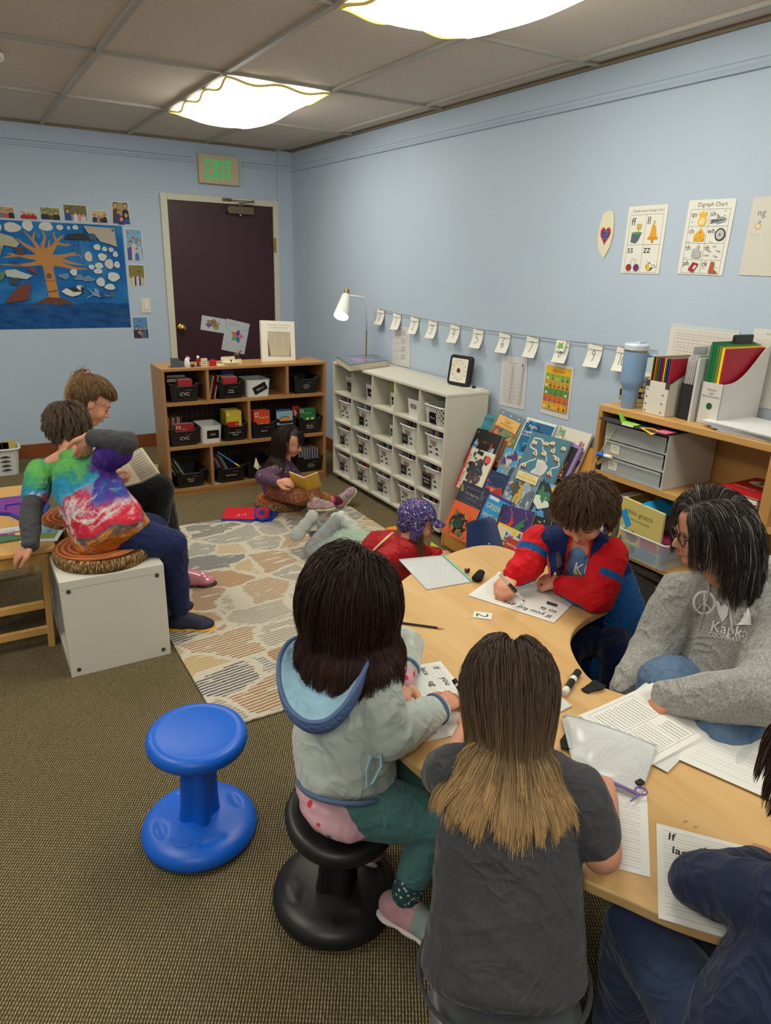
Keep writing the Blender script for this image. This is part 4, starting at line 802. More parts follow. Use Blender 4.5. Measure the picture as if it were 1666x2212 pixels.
rb=[
 ('turquoise book titled Raven at the top left of the display rack',(450,148),(576,183),(425,292),.005,(70,160,180),d_raven),
 ('tall Greek mythology book with an orange title plate in the top tier',(592,95),(848,212),(543,420),.012,(110,150,90),d_greek),
 ('white and blue book titled Myths, Legends in the top tier',(853,182),(1142,262),(810,520),.012,(222,226,226),d_myths),
 ('white book of Chinese tales with a red spine at the top right of the rack',(1165,262),(1486,352),(1150,660),.010,(214,210,200),d_chin),
 ('black book with blue and orange ring art below the Raven book',(372,290),(614,372),(300,640),.035,(28,26,28),d_dark1),
 ('brown backed book seen edge-on between the black book and the Greek mythology book',(560,380),(660,420),(520,640),.022,(110,64,40),lambda a,w,h:a.scribble(w*.2,h*.2,w*.8,h*.8,5,(80,44,30),None,.3)),
 ('blue comic book titled Greek Gods in the second tier',(650,475),(872,548),(610,770),.045,(60,140,196),d_cartoon),
 ('large teal spiral book covered with a map of sailing ships',(905,320),(1282,425),(850,790),.06,(74,122,142),d_map),
 ('purple framed dark book with a flame to the right of the ship map',(1262,430),(1390,478),(1235,770),.045,(130,112,180),d_fire),
 ('cream book titled Match with a red spine',(300,470),(545,550),(262,860),.065,(190,40,48),d_match),
 ('navy book with an orange octopus in the third tier',(500,692),(698,772),(470,940),.07,(26,44,76),d_blue),
 ('grey blue Norse myths book with a golden figure',(732,664),(1005,770),(680,1060),.085,(100,120,140),d_norse),
 ('Tales of the Earth book with mountains behind the boy in the red jacket',(985,805),(1330,905),(935,1180),.085,(50,60,80),d_earth),
 ('dark blue Night Sky book in the fourth tier',(232,795),(487,906),(190,1020),.10,(44,44,66),d_night),
 ('blue book titled Greek Myths in yellow behind the chair',(490,905),(712,1020),(455,1230),.105,(70,50,120),d_gmyt),
 ('purple book of legends with a green dragon',(612,1030),(930,1110),(600,1330),.13,(60,44,100),d_legends),
 ('black book titled The Light beside the dragon book',(940,1140),(1090,1190),(930,1330),.125,(24,22,24),d_bt),
 ('black book with orange and green circle art at the bottom left of the rack',(150,985),(378,1085),(105,1310),.135,(220,96,50),d_dark2),
 ('yellow Greek Myths book low in the rack behind the chair',(580,1205),(835,1325),(560,1480),.15,(222,190,60),d_yel),
 ('red book titled Mythology at the bottom of the rack',(658,1345),(850,1430),(640,1600),.165,(170,52,40),d_red)]
for lb,a1,a2,a3,off,cv,dr_ in rb:rackbook(lb,P6(*a1),P6(*a2),P6(*a3),off,cv,dr_,th=.014)
# ================================================================ right bookcase
QX,QY0,QY1,QT=-.35,-4.123,-5.35,1.05
qb=thing('bookcase','birch bookcase behind the teacher with storage drawers and files','bookcase',(-.17,-4.7,0))
b=B();b.box(QX,-.004,QY0-.022,QY0,0,QT-.0285,BIRCHZ);bevel(b.build('side_panel',qb),.002)
b=B();b.box(QX,-.004,-4.955,-4.915,0,QT-.028,BIRCHZ);bevel(b.build('side_panel',qb),.002)
b=B();b.box(QX,-.004,QY1,QY1+.022,0,QT-.0285,BIRCHZ);bevel(b.build('side_panel',qb),.002)
b=B();b.box(QX,-.004,QY1,QY0-.0,QT-.028,QT,BIRCH);bevel(b.build('top_board',qb),.003)
QS=[.083,.44,.76]
for z in QS:b=B();b.box(QX+.002,-.01,QY1+.02,QY0-.02,z-.022,z,BIRCH);b.build('shelf_board',qb)
b=B();b.box(-.012,-.004,QY1,QY0,.0,QT-.02,BIRCH);b.build('back_panel',qb)
b=B();b.box(QX+.02,QX+.04,QY1+.02,QY0-.02,0,QS[0]-.022,BIRCH);b.build('kick_board',qb)
# drawers unit
t=thing('drawer_unit','clear and white three-drawer plastic unit on the birch bookcase','drawer unit',(-.2,-4.33,QS[2]))
DX,DY0,DY1,DZ0,DZ1=-.345,-4.175,-4.50,QS[2],QS[2]+.232;PW=M((204,204,202),.4)
b=B()
for z in (DZ0,DZ0+.074,DZ0+.148,DZ1-.008):b.box(DX+.0005,-.031,DY1+.0005,DY0-.0005,z,z+.0075,PW)
for y in (DY0-.006,DY1):b.box(DX,-.03,y,y+.006,DZ0,DZ1,PW)
b.box(-.034,-.03,DY1,DY0,DZ0,DZ1,PW);bevel(b.build('drawer_case',t),.002)
CLR=M((206,208,208),.25,alpha=.42,spec=.5)
for k in range(3):
    z0=DZ0+.010+.074*k;z1=z0+.062;b=B();b.box(DX-.006,DX-.003,DY1+.01,DY0-.01,z0,z1,CLR);b.box(DX-.012,DX-.003,DY1+.012,DY0-.012,z1-.006,z1,CLR);b.build('drawer_front',t)
    b=B();mm=[M((70,84,100),.7),M((60,66,72),.7),M((120,124,126),.7)][k];b.box(DX+.03,-.08,DY1+.02,DY0-.03,z0+.002,z0+.034,mm)
    if k==0:b.box(DX+.01,-.2,DY1+.03,DY1+.12,z0+.002,z0+.04,M((60,110,130),.6));b.box(DX+.01,-.2,DY1+.03,DY1+.12,z0+.04,z0+.05,M((140,160,80),.6))
    b.build('drawer_contents',t)
    if k<2:a=Art(frame((DX-.0065,DY0-.045-.0*k,z0+.012),(0,-1,0),(0,0,1)));a.rect(0,0,.048,.038,(214,210,196));a.text('teaching\nsentences',.004,.024,.009,(60,60,60),maxw=.04);a.build('paper_tag',t)
b=B();b.box(DX-.035,-.08,DY1-.005,DY0+.015,DZ1+.001,DZ1+.009,M((62,62,66),.5));b.box(DX-.037,DX-.03,DY0-.17,DY0-.11,DZ1+.002,DZ1+.0095,M((220,220,220),.5));b.box(DX-.03,DX+.05,DY1+.04,DY1+.1,DZ1+.009,DZ1+.0095,M((120,70,56),.6));tag(b.build('dark_folder'),'dark grey folder lying on top of the plastic drawer unit','folder')
b=B();b.box(DX-.042,DX+.02,DY1-.012,DY1+.04,DZ1+.010,DZ1+.014,M((220,110,130),.6));tag(b.build('pink_notebook'),'pink edged notepad at the front right of the dark folder','notebook')
b=B();b.add([(DX-.05,DY1+.05,DZ1-.004),(DX-.04,DY1+.12,DZ1+.011),(DX+.0,DY1+.09,DZ1+.0112),(DX-.02,DY1+.03,DZ1+.0112)],[(0,1,2,3)],M((226,186,40),.6));tag(b.build('yellow_sticky_note'),'yellow paper corner poking out over the drawer unit','sticky note')
b=B();g_=M((150,214,60),.6);y_=DY0-.10;b.add([(DX-.03,y_,DZ1+.010),(DX-.03,y_-.075,DZ1+.010),(DX+.0,y_-.075,DZ1+.012),(DX+.02,y_+.01,DZ1+.012),(DX-.04,y_+.02,DZ1+.06)],[(0,1,2,3),(0,3,4)],g_);tag(b.build('green_sticky_note'),'lime green sticky note curling up on the dark folder','sticky note')
# things left of the drawer unit
b=B();b.cyl((QX+.03,-4.15,QS[2]+.02),(QX+.02,-4.165,QS[2]+.02),.012,M((30,30,34),.5));b.box(QX+.01,QX+.14,-4.172,-4.147,QS[2],QS[2]+.05,M((30,30,32),.5));tag(b.build('black_case'),'black pencil case squeezed left of the drawer unit','case')
p0=atx(1300,982,QX-.005);p1=atx(1318,982,QX-.005)
b=B();b.cyl(atx(1292,980,QX-.01),atx(1306,984,QX-.01),.010,M((30,100,190),.4));b.cyl(atx(1306,984,QX-.01),atx(1322,988,QX-.01),.008,M((220,224,226),.5));tag(b.build('blue_marker'),'blue capped marker hanging at the left side of the birch bookcase','marker')
b=B();pts=[atx(1332,925,QX-.004),atx(1310,955,QX-.006),atx(1290,990,QX-.008),atx(1275,1030,QX-.006)];b.tube(pts,.0022,M((206,190,150),.6),6);tag(b.build('cord'),'thin beige cord strung across the corner of the birch bookcase','cord')
b=B();q=[atx(*p_,QX-.003) for p_ in ((1288,996),(1322,975),(1324,985),(1290,1005))];b.add(q+[v+np.array([.004,0,0]) for v in q],[(0,1,2,3),(4,7,6,5),(0,4,5,1),(1,5,6,2),(2,6,7,3),(3,7,4,0)],M((176,140,90),.7));tag(b.build('wooden_strip'),'flat wooden strip lying by the blue marker','stick')
# pile at the right of the middle shelf
for i,(c,th,l) in enumerate([((222,218,208),.012,'white stack of paper at the bottom of the pile on the right shelf'),((150,140,140),.008,'grey folder low in the pile on the right shelf'),((214,200,170),.014,'cream notebook in the pile on the right shelf'),((60,50,56),.01,'dark book in the middle of the pile on the right shelf'),((190,120,90),.02,'light brown book in the pile on the right shelf'),((230,226,220),.02,'white magazine under the red workbook')]):
    z=QS[2]+[0,.012,.02,.034,.044,.064][i];book(l,T(QX+.01-.003*i,-4.905,z)@RZ(.0),.30,.17,th,c)
coverbook('red workbook on top of the pile on the right shelf of the birch bookcase',T(QX-.005,-4.74,QS[2]+.084)@RZ(-math.pi/2),.17,.26,.008,(180,30,36),lambda a,w,h:(a.disc(w*.5,h*.7,w*.38,(220,214,190),h*.14),a.disc(w*.4,h*.74,w*.1,(80,120,60)),a.text('Apple',w*.3,h*.6,.02,(40,40,40)),a.text('Workbook',w*.1,h*.3,.02,(230,200,190))))
# second shelf
sz=QS[1]
def lean_book(label,y,cov,th,h,w,lean,draw=None,x=QX+.01):
    X=T(x,y,sz)@RX(lean)@np.array([[0,0,-1.,0],[1,0,0,0],[0,-1.,0,0],[0,0,0,1]]).T if False else None
    m=np.eye(4);m[:3,0]=(1,0,0);m[:3,1]=(0,0,1);m[:3,2]=(0,-1,0)
    X=T(x,y,sz)@RX(lean)@m
    return coverbook(label,X,w,h,th,cov,draw or (lambda a,w,h:a.rect(w*.2,h*.2,w*.8,h*.8,tuple(int(v*.9) for v in cov))),'book')
ln=.28
t=lean_book('white spiral notebook leaning at the left of the second shelf',-4.20,(214,214,212),.016,.24,.2,ln)
b=B();m=M((226,226,226),.35)
for k in range(20):
    z=.012*k+.006;c0=np.array([QX+.008,-4.208+z*math.sin(ln),sz+z*math.cos(ln)]);b.tube([c0+np.array([.008*math.cos(a_),.011*math.sin(a_),0]) for a_ in np.linspace(0,6.28,9)],.0016,m,4)
o=b.build('spiral_binding',t,world=False);o.matrix_parent_inverse=t.matrix_world.inverted() if False else Matrix.Identity(4);bpy.context.view_layer.update();o.matrix_parent_inverse=Matrix(t.matrix_basis).inverted()
lean_book('purple spined book next to the white spiral notebook',-4.235,(96,70,130),.014,.25,.2,ln)
lean_book('orange book with brown marks leaning on the second shelf',-4.252,(216,160,50),.014,.255,.2,ln,lambda a,w,h:blobs(a,w,h,[(110,60,30)],10))
lean_book('thin grey book behind the yellow picture book',-4.266,(190,190,180),.006,.22,.19,ln)
X=None
def d_vel(a,w,h):a.rect(0,0,w,h,(206,190,110));a.text('velma gratch',w*.06,h*.76,h*.13,(40,36,30),thin=-.005,maxw=w*.86);a.text('& the way cool butterfly',w*.08,h*.66,h*.06,(80,66,50),maxw=w*.84);blobs(a,w,h,[(190,90,60),(120,70,50),(230,190,120)],16,.1,.9,.1,.5,.08)
p0=atx(1345,1073,QX-.004);p1=atx(1437,1062,QX+.0);p2=atx(1362,1130,QX-.004)
X=frame(p0,(-.08,-.96,-.02),p0-p2);coverbook('yellow picture book with a black title standing on the second shelf',X@T(0,-.25,-.016),.23,.25,.012,(206,190,110),d_vel)
lean_book('cream book with a thin red drawing leaning on the second shelf',-4.30,(222,206,180),.016,.21,.2,ln*.9,lambda a,w,h:a.line([(w*(.5+.3*math.cos(q)),h*(.6+.2*math.sin(q))) for q in np.linspace(0,5,14)],.004,(190,90,70)))
lean_book('white and red spined book at the left of the clear bin',-4.335,(224,220,214),.012,.205,.19,ln*.8)
t=thing('clear_bin','clear plastic bin of coloured boxes on the second shelf beside the teacher','bin',(-.25,-4.46,sz));b=B(T(QX-.03+.15,-4.475,sz)@RZ(-math.pi/2));taper(b,.24,.3,.115,.0025,M((205,215,220),.15,alpha=.3),.015,.92,4);b.tube([(x,y,.115) for x,y in rrect(.245,.305,.016,4)],.004,M((215,225,230),.2,alpha=.7),6,closed=True);b.build('bin_body',t)
for y,z,c,sx,l in ((-4.40,.01,(170,190,60),.07,'lime green box inside the clear bin'),(-4.50,.055,(180,50,110),.1,'magenta box inside the clear bin'),(-4.47,.005,(70,140,190),.14,'blue box at the bottom of the clear bin')):
    b=B();b.box(QX-.01,QX+.15,y-sx/2,y+sx/2,sz+z+.004,sz+z+.048,M(c,.5));tag(bevel(b.build('small_box'),.003),l,'box')
b=B(T(QX-.0,-4.36,sz+.115)@RX(-.55));b.box(0,.15,-.16,0,0,.075,M((20,150,214),.45));b.box(-.002,.152,-.115,-.110,-.001,.0755,M((14,120,180),.45));tag(bevel(b.build('blue_card_box'),.004),'bright blue plastic box resting tilted on top of the clear bin','box')
# bottom shelf: teal binders
for i,y in enumerate([-4.165,-4.225,-4.285,-4.345,-4.405,-4.62,-4.69,-4.76]):
    m=np.eye(4);m[:3,0]=(0,-1,0);m[:3,1]=(0,0,1);m[:3,2]=(-1,0,0)
    X=T(QX+.03,y-.07,QS[0]+.008)@RX(-.5)@m@T(-.02,0,0)
    b=B(X);b.box(0,.042,0,.29,-.24,0,M((150,152,152),.4));b.box(.002,.040,.003,.287,0,.001,M((24,136,140),.45));b.box(.002,.040,.003,.085,.001,.0016,M((26,36,70),.45));b.box(.002,.04,.085,.088,.001,.0018,M((200,210,210),.5))
    a=Art(X@T(0,0,.0018));a.text('BRIDGES' if i % 2==0 else 'NUMBER',.031,.27,.020,(210,226,226),rot=-math.pi/2,maxw=.09);a.text('A1B2'[i % 4],.012,.03,.022,(220,226,226));off=b.n
    for vv in a.v:b.v.append(vv)
    b.n+=a.n;b.f+=[[j+off for j in q] for q in a.f];b.mi+=[b.mat(a.mats[j]) for j in a.mi]
    ordn=['first','second','third','fourth','fifth','sixth','seventh','eighth'][i]
    tag(b.build('teal_binder'),f'{ordn} from the left of the teal binders leaning on the bottom shelf','binder','teal binders on the bottom shelf')
for i in range(9):
    book('worn paper stack lying flat under the second shelf above the binders',T(QX+.06,-4.53+.03*math.sin(i),QS[0]+.285+.006*i-.02),.26,.30,.005,[(120,112,104),(160,152,140)][i % 2],'papers piled behind the teal binders',name='paper_stack') if i<3 else None
# ---- on top of the birch bookcase
def topz(px,py):return atz(px,py,QT)
# tumbler
c_=topz(1357,880);c_[2]=QT;TB=M((128,160,196),.3,noise=.02);t=thing('tumbler','pale blue insulated tumbler with a handle on the birch bookcase','tumbler',c_)
b=B(T(*c_));b.lathe([(0,0),(.030,0),(.032,.004),(.034,.07),(.036,.085),(.046,.10),(.048,.118),(.050,.235),(.050,.236)],TB,36);b.build('cup',t,smooth=.6)
b=B(T(*c_));b.lathe([(.0505,.236),(.0505,.244),(.049,.244)],M((190,180,165),.2,metal=1),36);b.lathe([(.050,.244),(.051,.262),(.047,.268),(0,.268)],M((200,210,220),.25),36);b.box(.0,.04,-.012,.012,.266,.276,M((170,192,222),.35));b.build('lid',t,smooth=.6)
hd_=np.array([.62,-.78,0]);b=B(T(*c_));b.tube([hd_*r+np.array([0,0,z]) for r,z in ((.046,.222),(.075,.225),(.088,.215),(.088,.135),(.080,.118),(.046,.12))],.010,M((150,176,214),.4),10,flat=.8);b.build('handle',t,smooth=True)
for i in range(5):book(('pale','red topped','yellow','black','olive')[i]+' small book in the stack behind the tumbler',T(-.17,-4.19,QT+.024*(4-i)),.13,.12,.022,[(210,200,190),(160,50,60),(200,180,90),(60,56,46),(170,150,80)][i])
# file boxes
def holder(label,fl,fr,hf,hb,dep,m,cut='straight'):
    """magazine file: front face low, back high; fl/fr front bottom corners on the shelf"""
    w=np.linalg.norm(fr-fl);ux=(fr-fl)/w;uy=np.cross((0,0,1),ux);X=np.eye(4);X[:3,0]=ux;X[:3,1]=uy;X[:3,2]=(0,0,1);X[:3,3]=fl
    b=B(X);th=.003
    if cut=='straight':pr=[(0,0),(dep,0),(dep,hb),(dep*.95,hb),(0,hf)]
    else:pr=[(0,0),(dep,0),(dep,hb),(dep*.97,hb)]+[(dep*(.95-.95*q),hf+(hb-hf)*(1-q)**1.0*(1 if False else (1-q)**.0)*(.5+.5*math.cos(math.pi*q))) for q in np.linspace(.0,1,12)]
    S=np.array([[0,0,1.,0],[1,0,0,0],[0,1,0,0],[0,0,0,1]])
    for x in (0,w-th):b.prism(pr,x,x+th,m,S)
    b.box(0,w,0,th,0,hf,m);b.box(0,w,dep-th,dep,0,hb,m);b.box(0,w,0,dep,0,th,m)
    o=b.build('magazine_file');tag(o,label,'file box');return X,w
CARD=M((214,210,200),.55)
fl=topz(1387,890);fr=topz(1432,901); 
X1,w1=holder('white file box with metal corners holding coloured folders',fl,fl+(fr-fl)*1.0*1.75/1.0*.62,.135,.23,.24,CARD)
MET=M((150,140,130),.3,metal=1)
b=B(X1); 
for x in (0,w1-.018):b.box(x-.001,x+.019,-.002,.0,.112,.137,MET)
b.bar((w1+.001,0,.135),(w1+.001,.22,.228),.003,.004,MET)
for x,z in ((.012,.10),(.012,.07),(.012,.04),(.012,.012),(w1*.78,.085),(w1*.78,.05),(w1*.78,.015)):b.cyl((x,-.002,z),(x,0,z),.003,MET,10)
tag(b.build('metal_corners'),'steel corner fittings and rivets on the folder box','fitting')
def folder(label,X,x,y0,z0,dep,h,c,th=.004,grp=None,name='folder'):
    b=B(X);b.box(x,x+th,y0,y0+dep,z0,z0+h,M(c,.45));return tag(b.build(name),label,'folder',grp)
fc=[(204,204,110),(40,34,34),(220,104,30),(40,110,50),(120,70,56),(70,40,110),(160,30,40),(230,200,60),(20,70,60),(40,70,150),(176,24,50)]
fnm=['pale yellow','black','orange','green','brown','purple','dark red','bright yellow','dark teal','blue','crimson']
for i,c in enumerate(fc):folder(fnm[i]+' folder standing in the box with metal corners',X1,.006+i*(w1-.016)/11,.008,.004,.22,.225,c,.0045 if i<10 else .006)
fl=topz(1460,902);fr=topz(1486,909); 
X2,w2=holder('black file box filled with white papers between the two white boxes',fl,fr+(fr-fl)*.1,.14,.14,.2,M((34,33,34),.5))
for i in range(5):b=B(X2);b.box(.004+.009*i,.006+.009*i,.01,.19,.004,.24+.012*math.sin(i*2),M((222,222,222),.6));tag(b.build('paper_sheaf'),'white paper sheaf standing in the black file box','paper','papers in the black file box')
fl=topz(1486,910);b=B(X2);b.box(w2+.001,w2+.011,-.01,.2,0,.245,M((200,200,200),.5));tag(b.build('white_binder'),'thin white binder between the black box and the Phonics box','binder')
b=B(X2);b.box(.0,.003,.03,.2,.14,.28,M((196,194,196),.5));b.box(.03,.033,.08,.2,.14,.29,M((204,202,204),.5));tag(b.build('grey_divider'),'tall grey cardboard divider rising behind the white papers','divider')
fl=topz(1503,912);fr=topz(1537,920);fr=fl+(fr-fl)*1.28
X3,w3=holder('large white magazine file lettered Phonics and Word Families',fl,fr,.16,.30,.25,M((206,203,198),.55),'curve')
a=Art(X3@frame((0,-.0006,0),(1,0,0),(0,0,1))); 
for i,s_ in enumerate(['Phonics','and','Word Families']):a.text(s_,w3*.5,.130-.013*i,.013,(50,50,50),'C',thin=-.012,maxw=w3*.85)
a.disc(w3*.5,.072,.0125,(20,80,50));tag(a.build('box_lettering'),'handwritten lettering and dark finger hole on the Phonics file','lettering')
for i,(c,l) in enumerate([((24,110,60),'green folder at the left of the Phonics file'),((20,100,56),'second green folder in the Phonics file'),((30,120,66),'third green folder in the Phonics file'),((120,120,40),'olive folder in the Phonics file'),((236,206,40),'yellow folder in the Phonics file'),((168,10,40),'crimson folder at the right of the Phonics file')]):
    folder(l,X3,.005+i*(w3-.016)/6,.004,.004,.235,.305-.004*i,c,(w3-.02)/6*.9 if i<5 else .008)
b=B(X3);b.box(w3*.2,w3*.35,.10,.22,.29,.335,M((24,22,24),.4));tag(bevel(b.build('black_clip_folder'),.01,3),'black handle of a file sticking up behind the green folders','file')
for i in range(4): 
    q=topz(1560+10*i,925+3*i);book(('thin','second','third','lowest')[i]+' white worksheet in the loose pile right of the Phonics file',T(-.345+.012*i,-5.0-.03*i,QT+.006*(3-i)+.001)@RZ(.05*i-.06),.26,.40,.005,[(222,224,226),(210,212,216),(200,202,206),(216,216,214)][i],name='paper_pile')
# ================================================================ things on the right wall
def wsheet(name,label,cat,px,draw,c=(226,226,218),rot=None,w=None,h=None,thick=.0015,rough=.4,group=None):
    """px = corner pixels TL, TR, BL of a sheet on the right wall"""
    TL,TR,BL=[atx(*q,-.003) for q in px];w=w or abs(TR[1]-TL[1]);h=h or TL[2]-BL[2]
    X=frame(BL,TR-TL,TL-BL);return sheet(name,label,cat,X,np.linalg.norm(TR-TL),np.linalg.norm(TL-BL),draw,c,thick,rough=rough,group=group)
K=(40,38,40)
def d_double(a,w,h):
    L=.0012;a.text('Double Letter Endings Chart',w*.52,h*.91,h*.055,K,'C',maxw=w*.8);a.lines([(w*.08,h*.87,w*.92,h*.87),(w*.08,h*.43,w*.92,h*.43),(w*.5,h*.02,w*.5,h*.87),(w*.08,h*.02,w*.08,h*.87),(w*.92,h*.02,w*.92,h*.87),(w*.08,h*.02,w*.92,h*.02)],L,K)
    for s_,x,y in (('ff',.12,.72),('ll',.53,.73),('ss',.1,.31),('zz',.53,.31)):a.text(s_,w*x,h*y,h*.16,K)
    a.poly([(w*.68-.0,h*.74)]+[(w*(.72+dx),h*y) for dx,y in ((-.05,.7),(-.08,.58),(-.13,.52),(.13,.52),(.08,.58),(.05,.7))],(222,160,40));a.disc(w*.72,h*.52,w*.14,(206,140,34),h*.022);a.disc(w*.72,h*.475,w*.03,(190,120,30));a.disc(w*.72,h*.755,w*.03,(150,100,40));a.disc(w*.72,h*.755,w*.018,(226,226,218))
    a.poly([(w*.16,h*.47),(w*.17,h*.6),(w*.42,h*.6),(w*.36,h*.5),(w*.3,h*.45)],(84,100,110));a.disc(w*.3,h*.605,w*.14,(90,150,70),h*.018);a.rect(w*.28,h*.66,w*.4,h*.74,(200,170,90));a.rect(w*.335,h*.62,w*.345,h*.66,(120,90,50))
    for x,c in ((.2,(170,40,50)),(.4,(110,50,120))):
        a.disc(w*x,h*.09,w*.075,(60,60,70),h*.055);a.disc(w*x,h*.09,w*.06,c,h*.05);a.disc(w*(x-.02),h*.1,w*.014,K);a.disc(w*(x+.02),h*.08,w*.014,K)
    a.line([(w*.25,h*.14),(w*.24,h*.2),(w*.28,h*.23),(w*.31,h*.2),(w*.35,h*.23),(w*.38,h*.2),(w*.36,h*.14)],.0012,K)
    a.disc(w*.74,h*.11,w*.085,(40,36,36),h*.06);a.disc(w*.73,h*.105,w*.06,(226,180,50),h*.055);a.disc(w*.8,h*.13,w*.045,(236,236,232));a.disc(w*.88,h*.13,w*.04,(236,236,232));a.disc(w*.81,h*.13,w*.015,K);a.disc(w*.87,h*.13,w*.015,K);a.disc(w*.68,h*.17,w*.03,(200,214,220),h*.035)
def d_digraph(a,w,h):
    a.text('Digraph Chart',w*.52,h*.91,h*.08,K,'C',maxw=w*.72);ys=[.02,.2,.425,.65,.875];a.lines([(w*.08,h*y,w*.92,h*y) for y in ys]+[(w*x,h*.02,w*x,h*.875) for x in (.08,.5,.92)],.0012,K)
    for s_,x,y in (('qu',.1,.78),('sh',.52,.78),('ch',.1,.555),('wh',.52,.555),('th',.1,.33),('th',.52,.33),('ph',.1,.12),('ck',.52,.12)):a.text(s_,w*x,h*y,h*.1,K)
    a.disc(w*.36,h*.72,w*.1,(226,190,70),h*.07);a.disc(w*.36,h*.715,w*.065,(236,206,170),h*.045);a.poly([(w*.28,h*.78),(w*.27,h*.85),(w*.32,h*.82),(w*.36,h*.87),(w*.4,h*.82),(w*.45,h*.85),(w*.44,h*.78)],(226,180,60))
    a.poly([(w*x,h*y) for x,y in ((.54,.68),(.6,.72),(.7,.76),(.82,.78),(.88,.74),(.84,.7),(.7,.675),(.6,.7),(.54,.74))],(150,156,160));a.disc(w*.82,h*.79,w*.03,(236,236,236));a.disc(w*.82,h*.79,w*.012,K);a.poly([(w*.68,h*.75),(w*.66,h*.82),(w*.74,h*.77)],(140,146,150))
    a.poly([(w*.24,h*.45),(w*.47,h*.45),(w*.47,h*.54),(w*.38,h*.63),(w*.24,h*.53)],(222,170,50))
    for x,y in ((.3,.48),(.38,.5),(.44,.47),(.37,.57)):a.disc(w*x,h*y,w*.017,(180,110,30))
    a.disc(w*.8,h*.54,w*.11,K,h*.085);a.disc(w*.8,h*.54,w*.085,(200,204,206),h*.066)
    for k in range(8):an=k*math.pi/8;a.line([(w*.8+w*.085*math.cos(an),h*.54+h*.066*math.sin(an)),(w*.8-w*.085*math.cos(an),h*.54-h*.066*math.sin(an))],.0005,K)
    a.poly([(w*x,h*y) for x,y in ((.26,.24),(.26,.34),(.34,.36),(.38,.41),(.41,.4),(.4,.33),(.46,.32),(.46,.23),(.36,.22))],(176,178,178));a.lines([(w*.27,h*.30,w*.36,h*.30),(w*.27,h*.26,w*.36,h*.26)],.0008,(90,90,90))
    for s_,x,y,r_ in (('this',.7,.37,.1),('that',.6,.31,0),('then',.78,.32,-.2),('them',.54,.25,.1),('they',.74,.25,-.2)):a.text(s_,w*x,h*y,h*.042,(80,30,34),rot=r_)
    a.poly([(w*x,h*y) for x,y in ((.24,.06),(.33,.17),(.46,.15),(.36,.03))],(160,30,44));a.poly([(w*x,h*y) for x,y in ((.34,.08),(.38,.13),(.43,.12),(.38,.07))],(226,220,210));a.poly([(w*x,h*y) for x,y in ((.7,.04),(.72,.18),(.8,.18),(.79,.09),(.88,.05),(.88,.03),(.7,.03))],(170,90,44))
    for s_,x,y in (('queen',.12,.70),('cheese',.1,.44),('wheel',.6,.44),('thumb',.1,.22),('(ending)',.52,.09),('shark',.8,.84),('rock',.82,.1)):a.text(s_,w*x,h*y,h*.022,K)
wsheet('letter_chart','laminated double letter endings chart with a bell and a bee','poster',[(1356,447),(1441,441),(1341,590)],d_double)
wsheet('digraph_chart','laminated digraph chart with a cheese, a wheel and a shark','poster',[(1488,433),(1590,428),(1463,591)],d_digraph)
wsheet('ng_sheet','white ng sheet with a ring drawing cut off at the right edge','poster',[(1623,426),(1715,421),(1596,594)],lambda a,w,h:(a.text('ng',w*.17,h*.76,h*.13,K,thin=-.01),a.disc(w*.24,h*.63,h*.045,(214,170,60)),a.disc(w*.24,h*.63,h*.03,(214,210,200)),a.disc(w*.27,h*.685,h*.018,(130,150,180)),a.text('ring',w*.1,h*.5,h*.09,(150,150,152),thin=-.03)),(208,205,196))
# heart leaf cut-out
t=np.array([atx(1308,455,-.004),atx(1308,560,-.004)]);c_=(t[0]+t[1])/2;hh=(t[0][2]-t[1][2])/2
a=Art(frame(c_,(0,-1,0),(0,.12,1)));a.add([(x,y,0) for x,y in [(-.0,hh),(.028,hh*.95),(.042,hh*.6),(.046,0),(.036,-hh*.5),(.005,-hh),(-.03,-hh*.62),(-.046,-hh*.15),(-.042,hh*.45),(-.028,hh*.9)]],[list(range(10))[::-1],],M((222,216,190),.6))
def heart(s,cx=0,cy=0):return [(cx+s*16*math.sin(q)**3*.06,cy+s*(13*math.cos(q)-5*math.cos(2*q)-2*math.cos(3*q)-math.cos(4*q))*.085) for q in np.linspace(0,2*math.pi,30,endpoint=False)][::-1]
a.f[0]=a.f[0][::-1]
a.poly(heart(.0020*18),(226,190,80));a.poly(heart(.033),(196,34,54));a.poly(heart(.025),(90,50,130))
for k in range(6):a.line([(-.02+.003*k,-.018+.008*k),(.018,-.014+.008*k)],.0022,[(60,160,150),(60,60,150)][k % 2])
a.poly([(.008,.012),(.018,.02),(.012,.0)],(30,140,100));tag(a.build('heart_cutout'),'leaf-shaped paper cut-out with a coloured heart','paper cut-out')
